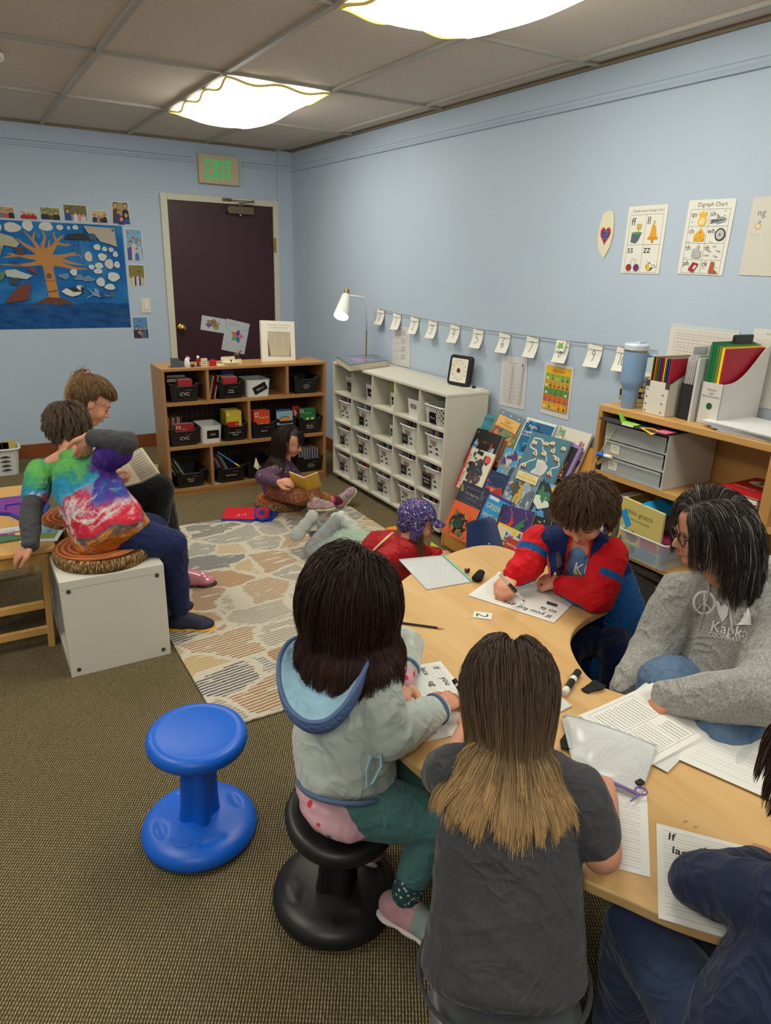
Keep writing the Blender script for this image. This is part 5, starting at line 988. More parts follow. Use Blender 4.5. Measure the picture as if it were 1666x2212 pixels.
# number line string and cards
CX_=[(820,667),(855,676),(893,684),(932,692),(980,700),(1030,710),(1087,718),(1147,726),(1212,735),(1282,742),(1345,749)]
cc=[atx(*q,-.018) for q in CX_]
b=B();sp=[atx(815,668,-.012)]+[q+np.array([0,0,.001]) for q in cc]+[atx(1420,757,-.012)];b.tube(sp,.0016,M((150,150,148),.6),6);b.tube([q+np.array([.004,.0,-.004+.002*math.sin(i)]) for i,q in enumerate(sp)],.0012,M((160,160,158),.6),6)
b.tube([sp[0],sp[0]+np.array([0,.03,-.02]),sp[0]+np.array([0,.04,-.06]),sp[0]+np.array([0,.025,-.08])],.0013,M((120,120,120),.6),6);tag(b.build('number_string'),'grey string stretched along the blue wall holding number cards','string')
dg={'0':[[(0,.5),(.12,.9),(.4,1),(.6,.75),(.6,.3),(.4,0),(.15,.05),(0,.5)]],'1':[[(.3,1),(.3,0)]],'2':[[(.05,.75),(.15,.95),(.4,1),(.6,.8),(.5,.5),(.05,0),(.65,0)]],'3':[[(.05,.85),(.3,1),(.55,.85),(.5,.6),(.25,.53),(.55,.4),(.6,.15),(.3,0),(0,.12)]],
      '4':[[(.15,1),(.05,.45),(.6,.45)],[(.5,1),(.45,0)]],'5':[[(.6,1),(.15,1),(.1,.58),(.4,.62),(.6,.4),(.5,.08),(.2,0),(0,.1)]],'6':[[(.5,1),(.2,.75),(.05,.35),(.2,0),(.5,.05),(.55,.35),(.35,.45),(.1,.3)]],'7':[[(.05,1),(.6,1),(.2,0)]],'8':[[(.5,.85),(.3,1),(.1,.8),(.5,.35),(.45,.05),(.2,0),(.05,.25),(.5,.7),(.5,.85)]],'9':[[(.55,.75),(.35,1),(.1,.85),(.15,.6),(.45,.6),(.55,.8),(.45,.3),(.4,0)]],'10':[[(.0,1),(.0,0)],[(.3,.5),(.4,.9),(.6,1),(.8,.7),(.75,.2),(.5,0),(.35,.2),(.3,.5)]]}
wds=['zero','one','two','three','four','five','six','seven','eight','nine','ten']
for i,q in enumerate(cc):
    w_,h_=.085,.118
    X=frame(q+np.array([-.002,w_*.35,.002]),(0.15,-1,0),(.25,.15,1));X=X@T(0,-h_,0);a=Art(X);cw=M((222,221,214),.6)
    nx=8;v=[(x,h_*j/nx,-.012*math.sin(math.pi*j/nx*.9)) for j in range(nx+1) for x in (0,w_)];a.add(v,[(2*j,2*j+1,2*j+3,2*j+2) for j in range(nx)],cw);v2=[(x,h_-.03*j,-.002-.004*j) for j in range(2) for x in (0,w_)];a.add(v2,[(0,1,3,2)],cw)
    a.z=.0006
    for st in dg[str(i)]:
        st=[(w_*.32+p_[0]*.036,h_*.26+p_[1]*.055) for p_ in st];P_=np.array(st);tt=np.linspace(0,len(P_)-1,len(P_)*4);P2_=np.stack([np.interp(tt,range(len(P_)),P_[:,k]) for k in (0,1)],1); 
        n_=np.array([-.012*math.sin(math.pi*yy/h_*.9)+.0008 for yy in P2_[:,1]]);tg_=np.gradient(P2_,axis=0);tg_ /= np.linalg.norm(tg_,axis=1)[:,None]+1e-9;nn_=np.stack([-tg_[:,1],tg_[:,0]],1)*.0015;A_=P2_+nn_;B_=P2_-nn_;k_=len(P2_)
        a.add([(x,y,z) for (x,y),z in zip(A_,n_)]+[(x,y,z) for (x,y),z in zip(B_,n_)],[(k_+j,k_+j+1,j+1,j) for j in range(k_-1)],M((60,58,60),.7))
    if i==8:
        a.z=.004;a.rect(w_*.12,h_*.5,w_*.8,h_*.97,(226,226,220));a.disc(w_*.46,h_*.72,.018,(120,170,80),.013,wob=.1);a.disc(w_*.34,h_*.84,.006,(120,170,80));a.disc(w_*.56,h_*.84,.006,(120,170,80));a.line([(w_*.2,h_*.6),(w_*.3,h_*.7)],.004,(110,160,70));a.line([(w_*.74,h_*.6),(w_*.6,h_*.7)],.004,(110,160,70));a.line([(w_*.4,h_*.56),(w_*.44,h_*.66)],.004,(110,160,70))
    tag(a.build('number_card'),f'white number card {wds[i]} folded over the string' + (' with a frog sticker' if i==8 else ''),'number card')
def d_inst(a,w,h):
    for k in range(4):a.lines([(w*.1,h*(.78-.2*k),w*.55,h*(.78-.2*k))],.001,(120,120,120));a.scribble(w*.5,h*(.78-.2*k),w*.72,h*(.9-.2*k),3,(70,70,70),None,.25)
    a.scribble(w*.3,h*.93,w*.6,h*.96,1,(80,80,80),None,.3)
wsheet('instruction_sheet','narrow white instruction sheet on the wall behind the white shelf','poster',[(846,704),(884,707),(848,788)],d_inst,(206,204,204))
def d_hund(a,w,h):
    a.text('Hundreds Chart',w*.5,h*.86,h*.04,(80,80,80),'C',maxw=w*.36);n=10;x0,x1,y0,y1=w*.1,w*.92,h*.08,h*.82
    a.lines([(x0+(x1-x0)*k/n,y0,x0+(x1-x0)*k/n,y1) for k in range(n+1)]+[(x0,y0+(y1-y0)*k/n,x1,y0+(y1-y0)*k/n) for k in range(n+1)],.0008,(130,130,130))
    for r in range(10):
        for c in range(10):a.text(str(r*10+c+1),x0+(x1-x0)*(c+.5)/n,y1-(y1-y0)*(r+.68)/n,.009,(110,110,112),'C',thin=-.01)
        for c,cl in ((4,(120,50,56)),(9,(40,36,40))):
            X_,Y_=x0+(x1-x0)*(c+.5)/n,y1-(y1-y0)*(r+.5)/n;a.line([(X_+.008*math.cos(q),Y_+.010*math.sin(q)) for q in np.linspace(0,6.3,14)],.0014,cl)
    a.disc(w*.9,h*.865,.007,(50,90,180))
wsheet('hundreds_chart','white hundreds chart with circled columns under the number string','poster',[(1086,768),(1141,775),(1079,874)],d_hund,(212,212,212))
def d_alpha(a,w,h):
    a.rect(w*.06,h*.12,w*.93,h*.95,(214,130,40));a.rect(w*.06,h*.81,w*.93,h*.94,(232,180,40));a.text('Alphabet',w*.5,h*.84,h*.09,(170,40,40),'C',maxw=w*.68)
    cs=[(150,176,60),(206,160,50),(90,150,70),(216,110,40),(224,170,40)];L_s=['Aa Bb Cc Dd Ee'.split(),'Ff Gg Hh Ii Jj Kk'.split(),'Ll Mm Nn Oo Pp'.split(),'Qq Rr Ss Tt Uu'.split(),'Vv Ww Xx Yy Zz'.split()]
    for r in range(5):
        y1=h*(.81-.138*r);a.rect(w*.06,y1-h*.138,w*.93,y1,cs[r]);n=len(L_s[r])
        for c in range(n):
            x=w*(.06+.87*(c+.5)/n);a.text(L_s[r][c],x,y1-h*.05,h*.042,(30,30,30),'C');a.disc(x,y1-h*.095,w*.035,random.choice([(180,60,40),(60,100,160),(220,190,120),(120,70,40),(226,226,220)]),wob=.15)
wsheet('alphabet_chart','orange and green alphabet chart under the number string','poster',[(1180,782),(1242,794),(1167,891)],d_alpha,(214,214,210))
def d_cal(a,w,h):
    a.rect(0,h*.93,w,h,(196,206,208));a.lines([(w*.08,h*y,w*.9,h*y) for y in np.linspace(.2,.88,8)]+[(w*x,h*.2,w*x,h*.88) for x in np.linspace(.08,.9,15)],.0007,(150,140,140));a.scribble(w*.1,h*.3,w*.88,h*.84,8,(170,110,116),None,.1)
wsheet('calendar_sheet','laminated calendar sheet pinned behind the coloured folders','poster',[(1440,698),(1586,714),(1436,790)],d_cal,(214,212,204))
def d_staff(a,w,h):a.text('2025-26 KapKa Staff Contacts',w*.2,h*.93,h*.03,(60,60,60));a.scribble(w*.06,h*.1,w*.95,h*.88,44,(140,140,140),None,.18);a.rect(w*.06,h*.5,w*.3,h*.52,(190,200,60));a.rect(w*.06,h*.68,w*.3,h*.7,(190,200,60))
wsheet('staff_list','white staff list sheet on the wall at the right edge','poster',[(1604,709),(1752,722),(1598,872)],d_staff,(216,214,208))
# ================================================================ back wall pictures
def bsheet(name,label,cat,x0,x1,z0,z1,draw,c=(222,222,218),rot=0,group=None):return sheet(name,label,cat,FW_BACK(x0,z0,.0025)@RZ(rot),x1-x0,z1-z0,draw,c,.0012,group)
def d_photo(bg,gr,folks,seed,border=.02):
    def f(a,w,h):
        rr=random.Random(seed);bw=border*min(w,h)*2
        a.rect(bw,bw,w-bw,h-bw,bg);a.rect(bw,bw,w-bw,h*.4,gr)
        for k in range(14):a.disc(rr.uniform(bw*2,w-bw*2),rr.uniform(h*.55,h-bw*2),w*.06*rr.uniform(.4,1),tuple(int(v*rr.uniform(.6,1.15)) if v<220 else v for v in bg),wob=.2)
        for x,y,s,c,hc in folks:
            a.poly([(w*(x-s*1.1),bw),(w*(x-s*.9),h*(y-s*1.2)),(w*x,h*(y-s*.7)),(w*(x+s*.9),h*(y-s*1.2)),(w*(x+s*1.1),bw)],c);a.disc(w*x,h*y+h*.012,w*s*.62,hc,w*s*.7);a.disc(w*x,h*y-w*s*.08,w*s*.46,(206,160,130),w*s*.56)
    return f
BR,DK,RD_,BL_,WH_=(90,60,40),(36,34,50),(170,34,44),(40,80,150),(216,214,220)
pp=[('photo of four close faces on the wall, leftmost in the row above the painting',-2.335,-2.224,1.825,1.908,(190,160,120),(90,80,90),[(.2,.62,.16,(120,110,140),BR),(.5,.5,.15,(190,80,90),(160,120,70)),(.8,.66,.17,DK,BR)]),
      ('photo of a crowd in red shirts above the painting',-2.19,-2.073,1.828,1.892,(206,190,180),(150,40,50),[(.15+.12*k,.5+.1*(k % 2),.07,RD_,BR) for k in range(7)]),
      ('photo of two people in sunglasses against trees above the painting',-2.052,-1.912,1.829,1.92,(140,150,80),(60,60,60),[(.25,.62,.15,(40,40,80),(70,60,50)),(.55,.5,.12,(80,70,60),(110,80,60)),(.8,.6,.15,(40,44,40),BR)]),
      ('photo of a person in a cap and blue shirt with a group, above the painting',-1.889,-1.715,1.829,1.951,(120,110,70),(150,140,130),[(.18,.6,.13,BL_,(30,40,60)),(.5,.5,.09,WH_,BR),(.66,.44,.09,(196,150,170),BR),(.82,.42,.1,(206,190,200),BR)]),
      ('small photo of four people outdoors above the painting',-1.687,-1.57,1.827,1.922,(206,180,140),(90,70,60),[(.2,.55,.12,(50,60,80),BR),(.42,.45,.1,(170,130,110),BR),(.6,.45,.1,(60,50,60),BR),(.82,.6,.13,(40,36,40),BR)]),
      ('upright photo of five faces at the top right of the painting',-1.53,-1.402,1.825,1.993,(170,150,110),(60,60,110),[(.22,.85,.2,BR,(70,50,40)),(.78,.84,.2,(50,40,40),(60,40,34)),(.35,.55,.17,(50,60,130),BR),(.8,.42,.2,BL_,(80,54,40)),(.5,.24,.2,(60,60,70),(160,50,50))]),
      ('upright photo of a family under palm trees beside the painting',-1.447,-1.315,1.553,1.799,(130,170,200),(90,90,110),[(.25,.56,.15,(70,80,150),BR),(.45,.68,.15,(200,190,190),BR),(.75,.6,.17,(170,190,210),(120,90,70)),(.6,.36,.12,(70,110,180),BR)]),
      ('small photo of a group in front of a brown building beside the painting',-1.45,-1.318,1.358,1.526,(130,120,60),(196,180,140),[(.3+.09*k,.5,.05,[WH_,DK,(170,180,190)][k % 3],BR) for k in range(6)]),
      ('photo of a seated crowd outdoors below the light switch',-1.454,-1.324,.935,1.115,(90,140,190),(50,50,70),[(.25,.5,.13,(60,50,60),BR),(.5,.45,.13,(130,120,130),BR),(.75,.5,.12,(80,90,130),BR),(.4,.3,.14,(50,46,56),BR)])]
for i,(lb,x0,x1,z0,z1,bg,gr,fk) in enumerate(pp):bsheet('photograph',lb,'photograph',x0,x1,z0,z1,d_photo(bg,gr,fk,i))
# the tree painting
def seablue():
    g=NG(.75,spec=.2);n=g.noise(3.0,detail=6,rough=.65,dist=.4);z=g.xyz()[1]
    c=g.ramp(n.outputs[0],[(.3,(24,84,150)),(.5,(34,108,176)),(.7,(70,136,184))]);n2=g.noise(9,g.map(scale=(1,3,1)),detail=5)
    dk=g.ramp(n2.outputs[0],[(.3,(22,60,110)),(.55,(30,84,146)),(.75,(70,84,110))]);lo=g.math('LESS_THAN',g.math('ADD',z,g.math('MULTIPLY',n.outputs[0],.1)),.24);c=g.mix(lo,c,dk);g.bump(n.outputs[0],.1);return g.col(c)
PW_,PH_=1.02,.785
def d_tree(a,w,h):
    a.rect(0,0,w,h,seablue()); 
    def P(x,y):return (w-(1110-x)/1180.,h-(y-330)/1135.*1.0)
    TR_=(184,128,66);ps=[P(*q) for q in [(360,545),(345,600),(330,650),(385,690),(395,800),(400,900),(405,965),(495,965),(485,850),(470,700),(510,660),(480,600),(450,560)]];a.poly(ps,TR_)
    def br(pts,w0,w1):
        pts=[P(*q) for q in pts];n=len(pts);z=a.up();P_=np.array(pts);tg=np.gradient(P_,axis=0);tg /= np.linalg.norm(tg,axis=1)[:,None];nn=np.stack([-tg[:,1],tg[:,0]],1);ws=np.linspace(w0,w1,n)[:,None]/2;A_,B_=P_+nn*ws,P_-nn*ws
        a.add([(x,y,z) for x,y in A_]+[(x,y,z) for x,y in B_],[(n+i,n+i+1,i+1,i) for i in range(n-1)],M(TR_,.7))
    for q,w0 in (([(385,590),(330,560),(260,520),(200,470)],.05),([(390,580),(360,530),(330,480),(270,410)],.04),([(330,480),(345,440),(360,405)],.02),([(420,570),(405,520),(435,450),(415,390)],.036),([(440,575),(460,520),(465,475)],.028),([(450,590),(500,520),(540,470),(590,430)],.045),([(530,490),(510,440),(512,405)],.022),([(530,495),(590,512),(640,505)],.022),([(460,620),(540,610),(620,590),(710,590)],.045),([(600,592),(650,578),(680,570)],.02),([(470,650),(560,640),(640,660),(720,672)],.04),([(480,660),(560,680),(660,705),(760,706)],.04),([(390,610),(300,620),(200,605),(80,628)],.045),([(380,660),(280,680),(180,690),(50,684)],.035),([(170,605),(140,598),(110,600)],.015)):br(q,w0,.006)
    a.poly([P(*q) for q in [(400,950),(340,975),(255,1015),(340,1005),(400,1000),(430,1020),(450,990),(500,1025),(520,1000),(620,1022),(570,980),(495,955)]],(104,56,34));a.disc(*P(428,770),.02,(120,78,50));a.line([P(385,800),P(430,815),P(485,805)],.006,(160,90,50));a.line([P(400,905),P(440,900),P(480,892)],.012,(130,84,50))
    WHc=(206,208,200)
    for x,y,r,ry in ((45,385,55,45),(180,385,70,40),(305,365,45,45),(452,365,60,38),(566,368,30,22),(640,368,14,16),(698,362,26,20),(868,518,32,26),(932,532,24,20),(990,536,24,20),(1025,573,24,26),(783,600,34,44),(904,600,40,34),(960,658,40,44),(1030,663,28,30),(800,688,27,22),(868,675,38,26),(854,722,40,24),(640,735,32,30),(988,768,56,42),(868,815,40,40),(946,857,48,28)):
        X_,Y_=P(x,y);r /= 1180;ry /= 1135;a.disc(X_,Y_,r,(150,180,200),ry,wob=.06);a.disc(X_,Y_,r*.9,WHc if x % 3 else (206,196,192),ry*.88,wob=.06)
        for k in range(2):a.line([(X_-r*.5+r*k*.5,Y_-ry*.4),(X_-r*.2+r*k*.4,Y_+ry*.1),(X_+r*k*.4,Y_+ry*.5)],.0025,(150,170,180))
    for x,y in ((555,770),(690,780),(765,790)):a.disc(*P(x,y),.04,(96,132,170),.022,wob=.2)
    a.poly([P(*q) for q in [(765,345),(1035,355),(1045,510),(985,490),(900,470),(860,420),(800,405)]],(176,166,150));a.poly([P(*q) for q in [(-100,440),(60,430),(170,460),(220,510),(190,545),(90,530),(60,600),(-20,625),(-100,600)]],(170,168,140));a.disc(*P(10,565),.055,(130,126,110));a.poly([P(*q) for q in [(585,470),(620,425),(720,405),(810,430),(805,462),(700,460),(620,462)]],(40,44,54));a.disc(*P(835,437),.028,(52,84,110));a.poly([P(*q) for q in [(765,430),(775,360),(800,440)]],(24,60,90));a.lines([(*P(708,460),*P(710,520)),(*P(757,462),*P(765,510))],.004,(30,40,60))
    a.poly([P(*q) for q in [(40,998),(90,930),(180,850),(240,832),(270,850),(250,900),(235,970),(150,985)]],(112,56,48));a.poly([P(*q) for q in [(515,900),(560,870),(620,900),(660,845),(700,850),(720,890),(660,930),(600,945),(550,925)]],(206,208,200));a.poly([P(*q) for q in [(560,868),(640,862),(690,900),(620,905)]],(40,42,48));a.poly([P(*q) for q in [(690,850),(720,880),(700,915),(680,900)]],(36,40,50))
    a.poly([P(*q) for q in [(735,860),(790,930),(850,950),(840,880),(800,865),(800,910)]],(110,150,186));a.line([P(725,955),P(790,925),P(850,945),P(870,905),P(900,935),P(960,935)],.004,(170,196,214));a.disc(*P(866,925),.02,(40,70,130));a.disc(*P(955,930),.018,(84,96,96))
    a.poly([P(*q) for q in [(70,730),(150,720),(230,750),(290,770),(240,800),(140,790),(80,780)]],(176,190,186));a.poly([P(*q) for q in [(0,815),(40,740),(80,735),(60,790),(20,822)]],(90,120,90));a.poly([P(*q) for q in [(95,845),(110,790),(180,790),(160,850)]],(50,70,76));a.poly([P(*q) for q in [(170,545),(240,540),(250,600),(190,598)]],(84,60,70));a.poly([P(*q) for q in [(250,710),(330,710),(340,760),(290,740)]],(120,60,60))
    for k in range(5):
        X_,Y_=P(120+24*k,640+13*k);a.line([(X_,Y_),(X_+.02,Y_-.05),(X_+.04,Y_-.01)],.003,(60,56,60))
    for x,y,c in ((665,535,(120,50,70)),(712,550,(120,50,70)),(715,600,(150,170,200)),(380,440,(130,160,190)),(255,440,(20,60,140)),(745,745,(90,90,140))):X_,Y_=P(x,y);a.line([(X_-.012,Y_+.016),(X_,Y_-.016),(X_+.012,Y_+.014)],.004,c)
    q=[P(770+18*k,1040+10*(k % 2)) for k in range(12)]+[P(1000,1060),P(1010,1020),P(1050,1010),P(1055,1040),P(1010,1070),P(960,1080)];a.line(q,.003,(20,50,90));a.disc(*P(1018,372),.008,(60,30,30));a.disc(*P(1090,1195),.006,(30,50,80))
b_=bsheet('tree_painting','large blue painting of a bare brown tree with clouds and birds','painting',-2.485,-2.485+PW_,1.03,1.03+PH_,d_tree,(60,110,170))
# papers taped to the door
def dsheet(label,px,draw,name='door_paper'):
    TL,TR,BL=[aty(*q,-.0145) for q in px];X=frame(BL,TR-TL,TL-BL);return sheet(name,label,'paper',X,np.linalg.norm(TR-TL),np.linalg.norm(TL-BL),draw,(196,200,204),.001)
def d_swirl(a,w,h):
    for q,c in (((.5,.72),(200,110,60)),((.35,.62),(130,150,60)),((.32,.4),(150,80,140)),((.62,.55),(170,160,60)),((.62,.3),(180,150,80)),((.5,.5),(150,110,150))):a.disc(w*q[0],h*q[1],w*.12,(40,36,44),h*.13,wob=.2);a.disc(w*q[0],h*q[1],w*.10,c,h*.11,wob=.2)
def d_star(a,w,h):
    cx,cy=w*.55,h*.52;R_,r_=w*.27,w*.15;cs=[(110,60,150),(220,110,60),(90,180,100),(50,120,170),(220,110,160)]
    pts=[(cx+(R_ if k % 2==0 else r_)*math.cos(math.pi/2+k*math.pi/5-.15),cy+(R_ if k % 2==0 else r_)*math.sin(math.pi/2+k*math.pi/5-.15)) for k in range(10)];a.poly([(cx+(x-cx)*1.07,cy+(y-cy)*1.07) for x,y in pts],(50,40,60))
    for k in range(5):a.poly([(cx,cy),pts[(2*k-1) % 10],pts[2*k],pts[2*k+1]],cs[k])
    for p_ in ((0,.75),(1,.85),(0,.05),(.95,.1)):a.line([(w*p_[0],h*p_[1]),(cx+(w*p_[0]-cx)*.55,cy+(h*p_[1]-cy)*.55)],.0015,(120,120,124))
    a.scribble(w*.1,h*.84,w*.6,h*.9,2,(120,120,120),None,.25)
dsheet('white sheet with a multicoloured swirl drawing taped to the door',[(438,681),(490,690),(433,712)],d_swirl)
dsheet('white sheet with a rainbow star taped to the door',[(490,688),(540,700),(478,755)],d_star)
# ================================================================ kidney table
TT=.56
OUT=[(-1.04,-4.255),(-1.12,-4.245),(-1.25,-4.27),(-1.387,-4.319),(-1.504,-4.379),(-1.6,-4.444),(-1.76,-4.585),(-1.90,-4.78),(-1.972,-4.98),(-1.993,-5.13),(-1.975,-5.28),(-1.937,-5.44),(-1.894,-5.586),(-1.85,-5.67),(-1.795,-5.765),(-1.70,-5.87),(-1.55,-5.96),(-1.38,-6.02),(-1.2,-6.05),(-1.06,-6.03),(-1.0,-5.96),(-.98,-5.8),(-.985,-5.56),(-1.03,-5.47),(-1.10,-5.435),(-1.17,-5.405),(-1.302,-5.30),(-1.365,-5.22),(-1.381,-5.15),(-1.352,-5.069),(-1.30,-4.987),(-1.234,-4.931),(-1.15,-4.895),(-1.078,-4.88),(-1.0,-4.86),(-.965,-4.80),(-.955,-4.6),(-.965,-4.42),(-.99,-4.30)]
def spline(P_,n=5):
    P_=np.array(P_);N=len(P_);o=[]
    for i in range(N):
        p0,p1,p2,p3=P_[i-1],P_[i],P_[(i+1) % N],P_[(i+2) % N]
        for k in range(n):
            t_=k/n;o.append(.5*((2*p1)+(-p0+p2)*t_+(2*p0-5*p1+4*p2-p3)*t_**2+(-p0+3*p1-3*p2+p3)*t_**3))
    return np.array(o)
top=spline(OUT)
tb=thing('kidney_table','light maple kidney-shaped classroom table where the children write','table',(-1.5,-5.1,0))
def tabmat():
    g=NG(.36,spec=.4);n=g.noise(2.2,g.map(scale=(9,1.2,1)),detail=6,dist=.5);n2=g.noise(60,g.map(scale=(6,1,1)),detail=3)
    c=g.ramp(n.outputs[0],[(.3,(196,156,102)),(.5,(206,168,114)),(.72,(212,178,126))]);c=g.mix(g.math('MULTIPLY',n2.outputs[0],.25),c,(190,148,94));g.bump(n2.outputs[0],.05,.001);return g.col(c)
b=B();b.prism([tuple(p_) for p_ in top[::-1]],TT-.026,TT,tabmat());o=b.build('tabletop',tb,smooth=.7);bevel(o,.005,3,.8)
LEGM=M((196,160,122),.4)
for x,y in ((-1.70,-5.62),(-1.72,-4.72),(-1.12,-4.42),(-1.12,-5.9)):
    b=B();b.cyl((x,y,0),(x,y,.30),.027,LEGM,28);b.cyl((x,y,.28),(x,y,TT-.028),.034,LEGM,28);b.cyl((x,y,TT-.036),(x,y,TT-.027),.06,M((120,110,100),.4,metal=.7),24);b.cyl((x,y,0),(x,y,.012),.031,M((90,80,70),.5),24);b.build('leg',tb,smooth=.6)
a=Art(z=TT+.0002)
for q in ((1085,1395),(1094,1398),(940,1455),(1012,1339),(1500,1790),(1478,1778),(882,1396)):
    x,y=atz(*q,TT)[:2];a.line([(x,y),(x+.006,y+.003),(x+.01,y-.002)],.0014,(110,84,60))
a.build('pencil_marks',tb)
# ---- paper on the table
def tsheet(name,label,cat,TL,TR,BL,draw,w=None,h=None,z=TT+.0025,c=(222,222,218),thick=.0012,rough=.4):
    TL,TR,BL=[atz(*q,z) for q in (TL,TR,BL)];ux=(TR-TL)/np.linalg.norm(TR-TL);w=w or np.linalg.norm(TR-TL);h=h or np.linalg.norm(BL-TL)
    vy=TL-BL;vy=vy-ux*(vy@ux);vy /= np.linalg.norm(vy);o=TL-vy*h;X=frame(o,ux,vy);return sheet(name,label,cat,X,w,h,draw,c,thick,rough=rough),X
def lined(n,x0=.04,x1=.95,y0=.06,y1=.94,c=(120,120,124)):
    def f(a,w,h):
        s=[];d_=[]
        for k in range(n):
            y=h*(y0+(y1-y0)*k/(n-1)); 
            if k % 3 != 1:s.append((w*x0,y,w*x1,y))
            else:
                m_=int(w*(x1-x0)/.006);d_+=[(w*x0+.006*j,y,w*x0+.006*j+.0028,y) for j in range(m_)]
        a.lines(s,.0007,c);a.lines(d_,.0007,(150,150,154))
    return f
INK=(26,24,26)
def hand(a,t,x,y,s,rot=0.,thin=.008):a.text(t,x,y,s,INK,rot=rot,thin=thin,shear=.1)
def d_g1(a,w,h):lined(26)(a,w,h);hand(a,'If',.02,h-.034,.026);hand(a,'you',.075,h-.036,.026);hand(a,'lace',.015,h-.07,.024);hand(a,'ug',.082,h-.075,.026)
tsheet('writing_board','white lined board with If you lace written, under the fleece sleeve','writing board',(952,1428),(992,1477),(886,1438),d_g1,.305,.229)
def d_boy(a,w,h):
    lined(27,c=(140,140,144))(a,w,h);hand(a,'If you for get',.02,h-.040,.032,thin=.012);hand(a,'to la',.02,h-.078,.030,thin=.012)
    z=a.up(); 
    for k in range(9):a.line([(.04+.004*k,h-.125),(.036+.004*k,h-.105)],.005,(60,40,36))
tsheet('writing_board','white lined board in front of the boy in the red and blue jacket','writing board',(1197,1345),(1010,1285),(1237,1309),d_boy,.305,.229)
def d_g2(a,w,h):lined(27)(a,w,h);hand(a,'If you for  get',.02,h-.036,.026);hand(a,'to',w-.085,h-.036,.016)
TRp=atz(1398,1712,TT+.002);BRp=atz(1405,1888,TT+.002);up_=(TRp-BRp)/np.linalg.norm(TRp-BRp);ux=np.array([up_[1],-up_[0],0]);X=frame(TRp-up_*.229-ux*.305,ux,up_)
sheet('writing_board','white lined board at the elbow of the child in the dark grey T-shirt','writing board',X,.305,.229,d_g2,(224,224,222),.002)
def d_g3(a,w,h):lined(27)(a,w,h);hand(a,'If',.02,h-.036,.027,thin=.012);hand(a,'you',.085,h-.046,.027,thin=.012);hand(a,'forget',.185,h-.048,.026,thin=.012);hand(a,'lace',.026,h-.070,.026,thin=.012);hand(a,'your',.2,h-.082,.026,thin=.012)
tsheet('writing_board','white lined board with If you forget written, under the navy sleeve','writing board',(1418,1778),(1666,1842),(1426,1985),d_g3,.305,.229)
tsheet('number_label','small white card with the number 2 taped to the table','card',(1064,1325),(1060,1350),(1016,1324),lambda a,w,h:a.text('2',w*.5,h*.16,h*.95,(50,50,50),'C',thin=.0),w=.042,h=.058)
def mesh_mat():
    g=NG(.25,spec=.6);g.b.inputs['Alpha'].default_value=.5
    w1=g.wave(110,dirn='X');w2=g.wave(110,dirn='Y');f=g.math('MAXIMUM',g.math('GREATER_THAN',w1.outputs[1],.72),g.math('GREATER_THAN',w2.outputs[1],.72))
    g.l(g.math('ADD',g.math('MULTIPLY',f,.45),.38),g.b.inputs['Alpha']);g.bump(f,.4,.002);return g.col(g.mix(f,(196,202,206),(228,232,234)))
MESHB=mesh_mat()
def pouch(name,label,TLp,TRp,BRp_,BLp,z0,zipcol,zipedge,bulge=.006,wav=.004,lift=None):
    """soft mesh pouch between four corner points given on the table; zipedge picks the side of the zip"""
    C_=[atz(*q,z0) for q in (TLp,TRp,BRp_,BLp)];t=thing(name,label,'pouch',sum(C_)/4);nx,ny=22,18
    v=[]
    for s_ in (0,1):
        for j in range(ny+1):
            for i in range(nx+1):
                u,q=i/nx,j/ny;p_=(C_[0]*(1-u)+C_[1]*u)*(1-q)+(C_[3]*(1-u)+C_[2]*u)*q;e=(1-abs(2*u-1)**3)*(1-abs(2*q-1)**3)
                zz=.0005+(bulge*e+wav*e*math.sin(9*u+4*q)*math.sin(5*q+3*u)+.002*e if s_ else 0);zz+=(lift(u,q) if lift else 0);v.append(p_+np.array([0,0,zz]))
    N=(nx+1)*(ny+1);f=[]
    for s_ in (0,1):
        for j in range(ny):
            for i in range(nx):a0=s_*N+j*(nx+1)+i;f.append((a0,a0+1,a0+nx+2,a0+nx+1) if s_ else (a0,a0+nx+1,a0+nx+2,a0+1))
    mkobj('mesh_body',v,f,[MESHB],t,smooth=True)
    V=np.array(v[N:]).reshape(ny+1,nx+1,3);ed={'R':V[:,-1],'B':V[-1,:],'T':V[0,:],'L':V[:,0]};b=B()
    brd=np.concatenate([V[0,:],V[1:,-1],V[-1,::-1][1:],V[::-1,0][1:-1]]);b.tube(brd+np.array([0,0,.001]),.0022,M((206,212,216),.25,alpha=.8),5,closed=True);b.build('seam',t)
    if zipedge:b=B();b.tube(ed[zipedge]+np.array([0,0,.0035]),.0045,M(zipcol,.4),8,flat=.6);b.build('zip',t,smooth=True)
    return t,ed
pouch('zip_pouch','clear mesh pouch with a green zip at the far end of the table',(863,1210),(958,1201),(1020,1257),(922,1274),TT+.001,(110,190,160),'R')
t,ed=pouch('zip_pouch','clear mesh pouch with a purple zip draped over the papers',(1215,1552),(1416,1622),(1381,1721),(1243,1668),TT+.007,(126,96,160),'B',.012,.008,lambda u,q:.012*max(0,1-q*1.6)*(u>.0)+.006*math.sin(3*u))
b=B();e0=ed['B'][-1]+np.array([0,0,.004]);rr_=np.array([1,.25,0]);pts=[e0-np.array([.03,.004,0])]+[e0+np.array([.012+.012*math.cos(q),.012*math.sin(q)+.006,0]) for q in np.linspace(3.5,-2.6,12)];b.tube(pts,.002,M((126,96,160),.5),6);b.build('pull_cord',t);b=B();b.box(-.009,.009,-.006,.008,-.003,.006,M((22,20,24),.4),T(*(e0+np.array([.028,.022,0]))));bevel(b.build('cord_lock',t),.002)
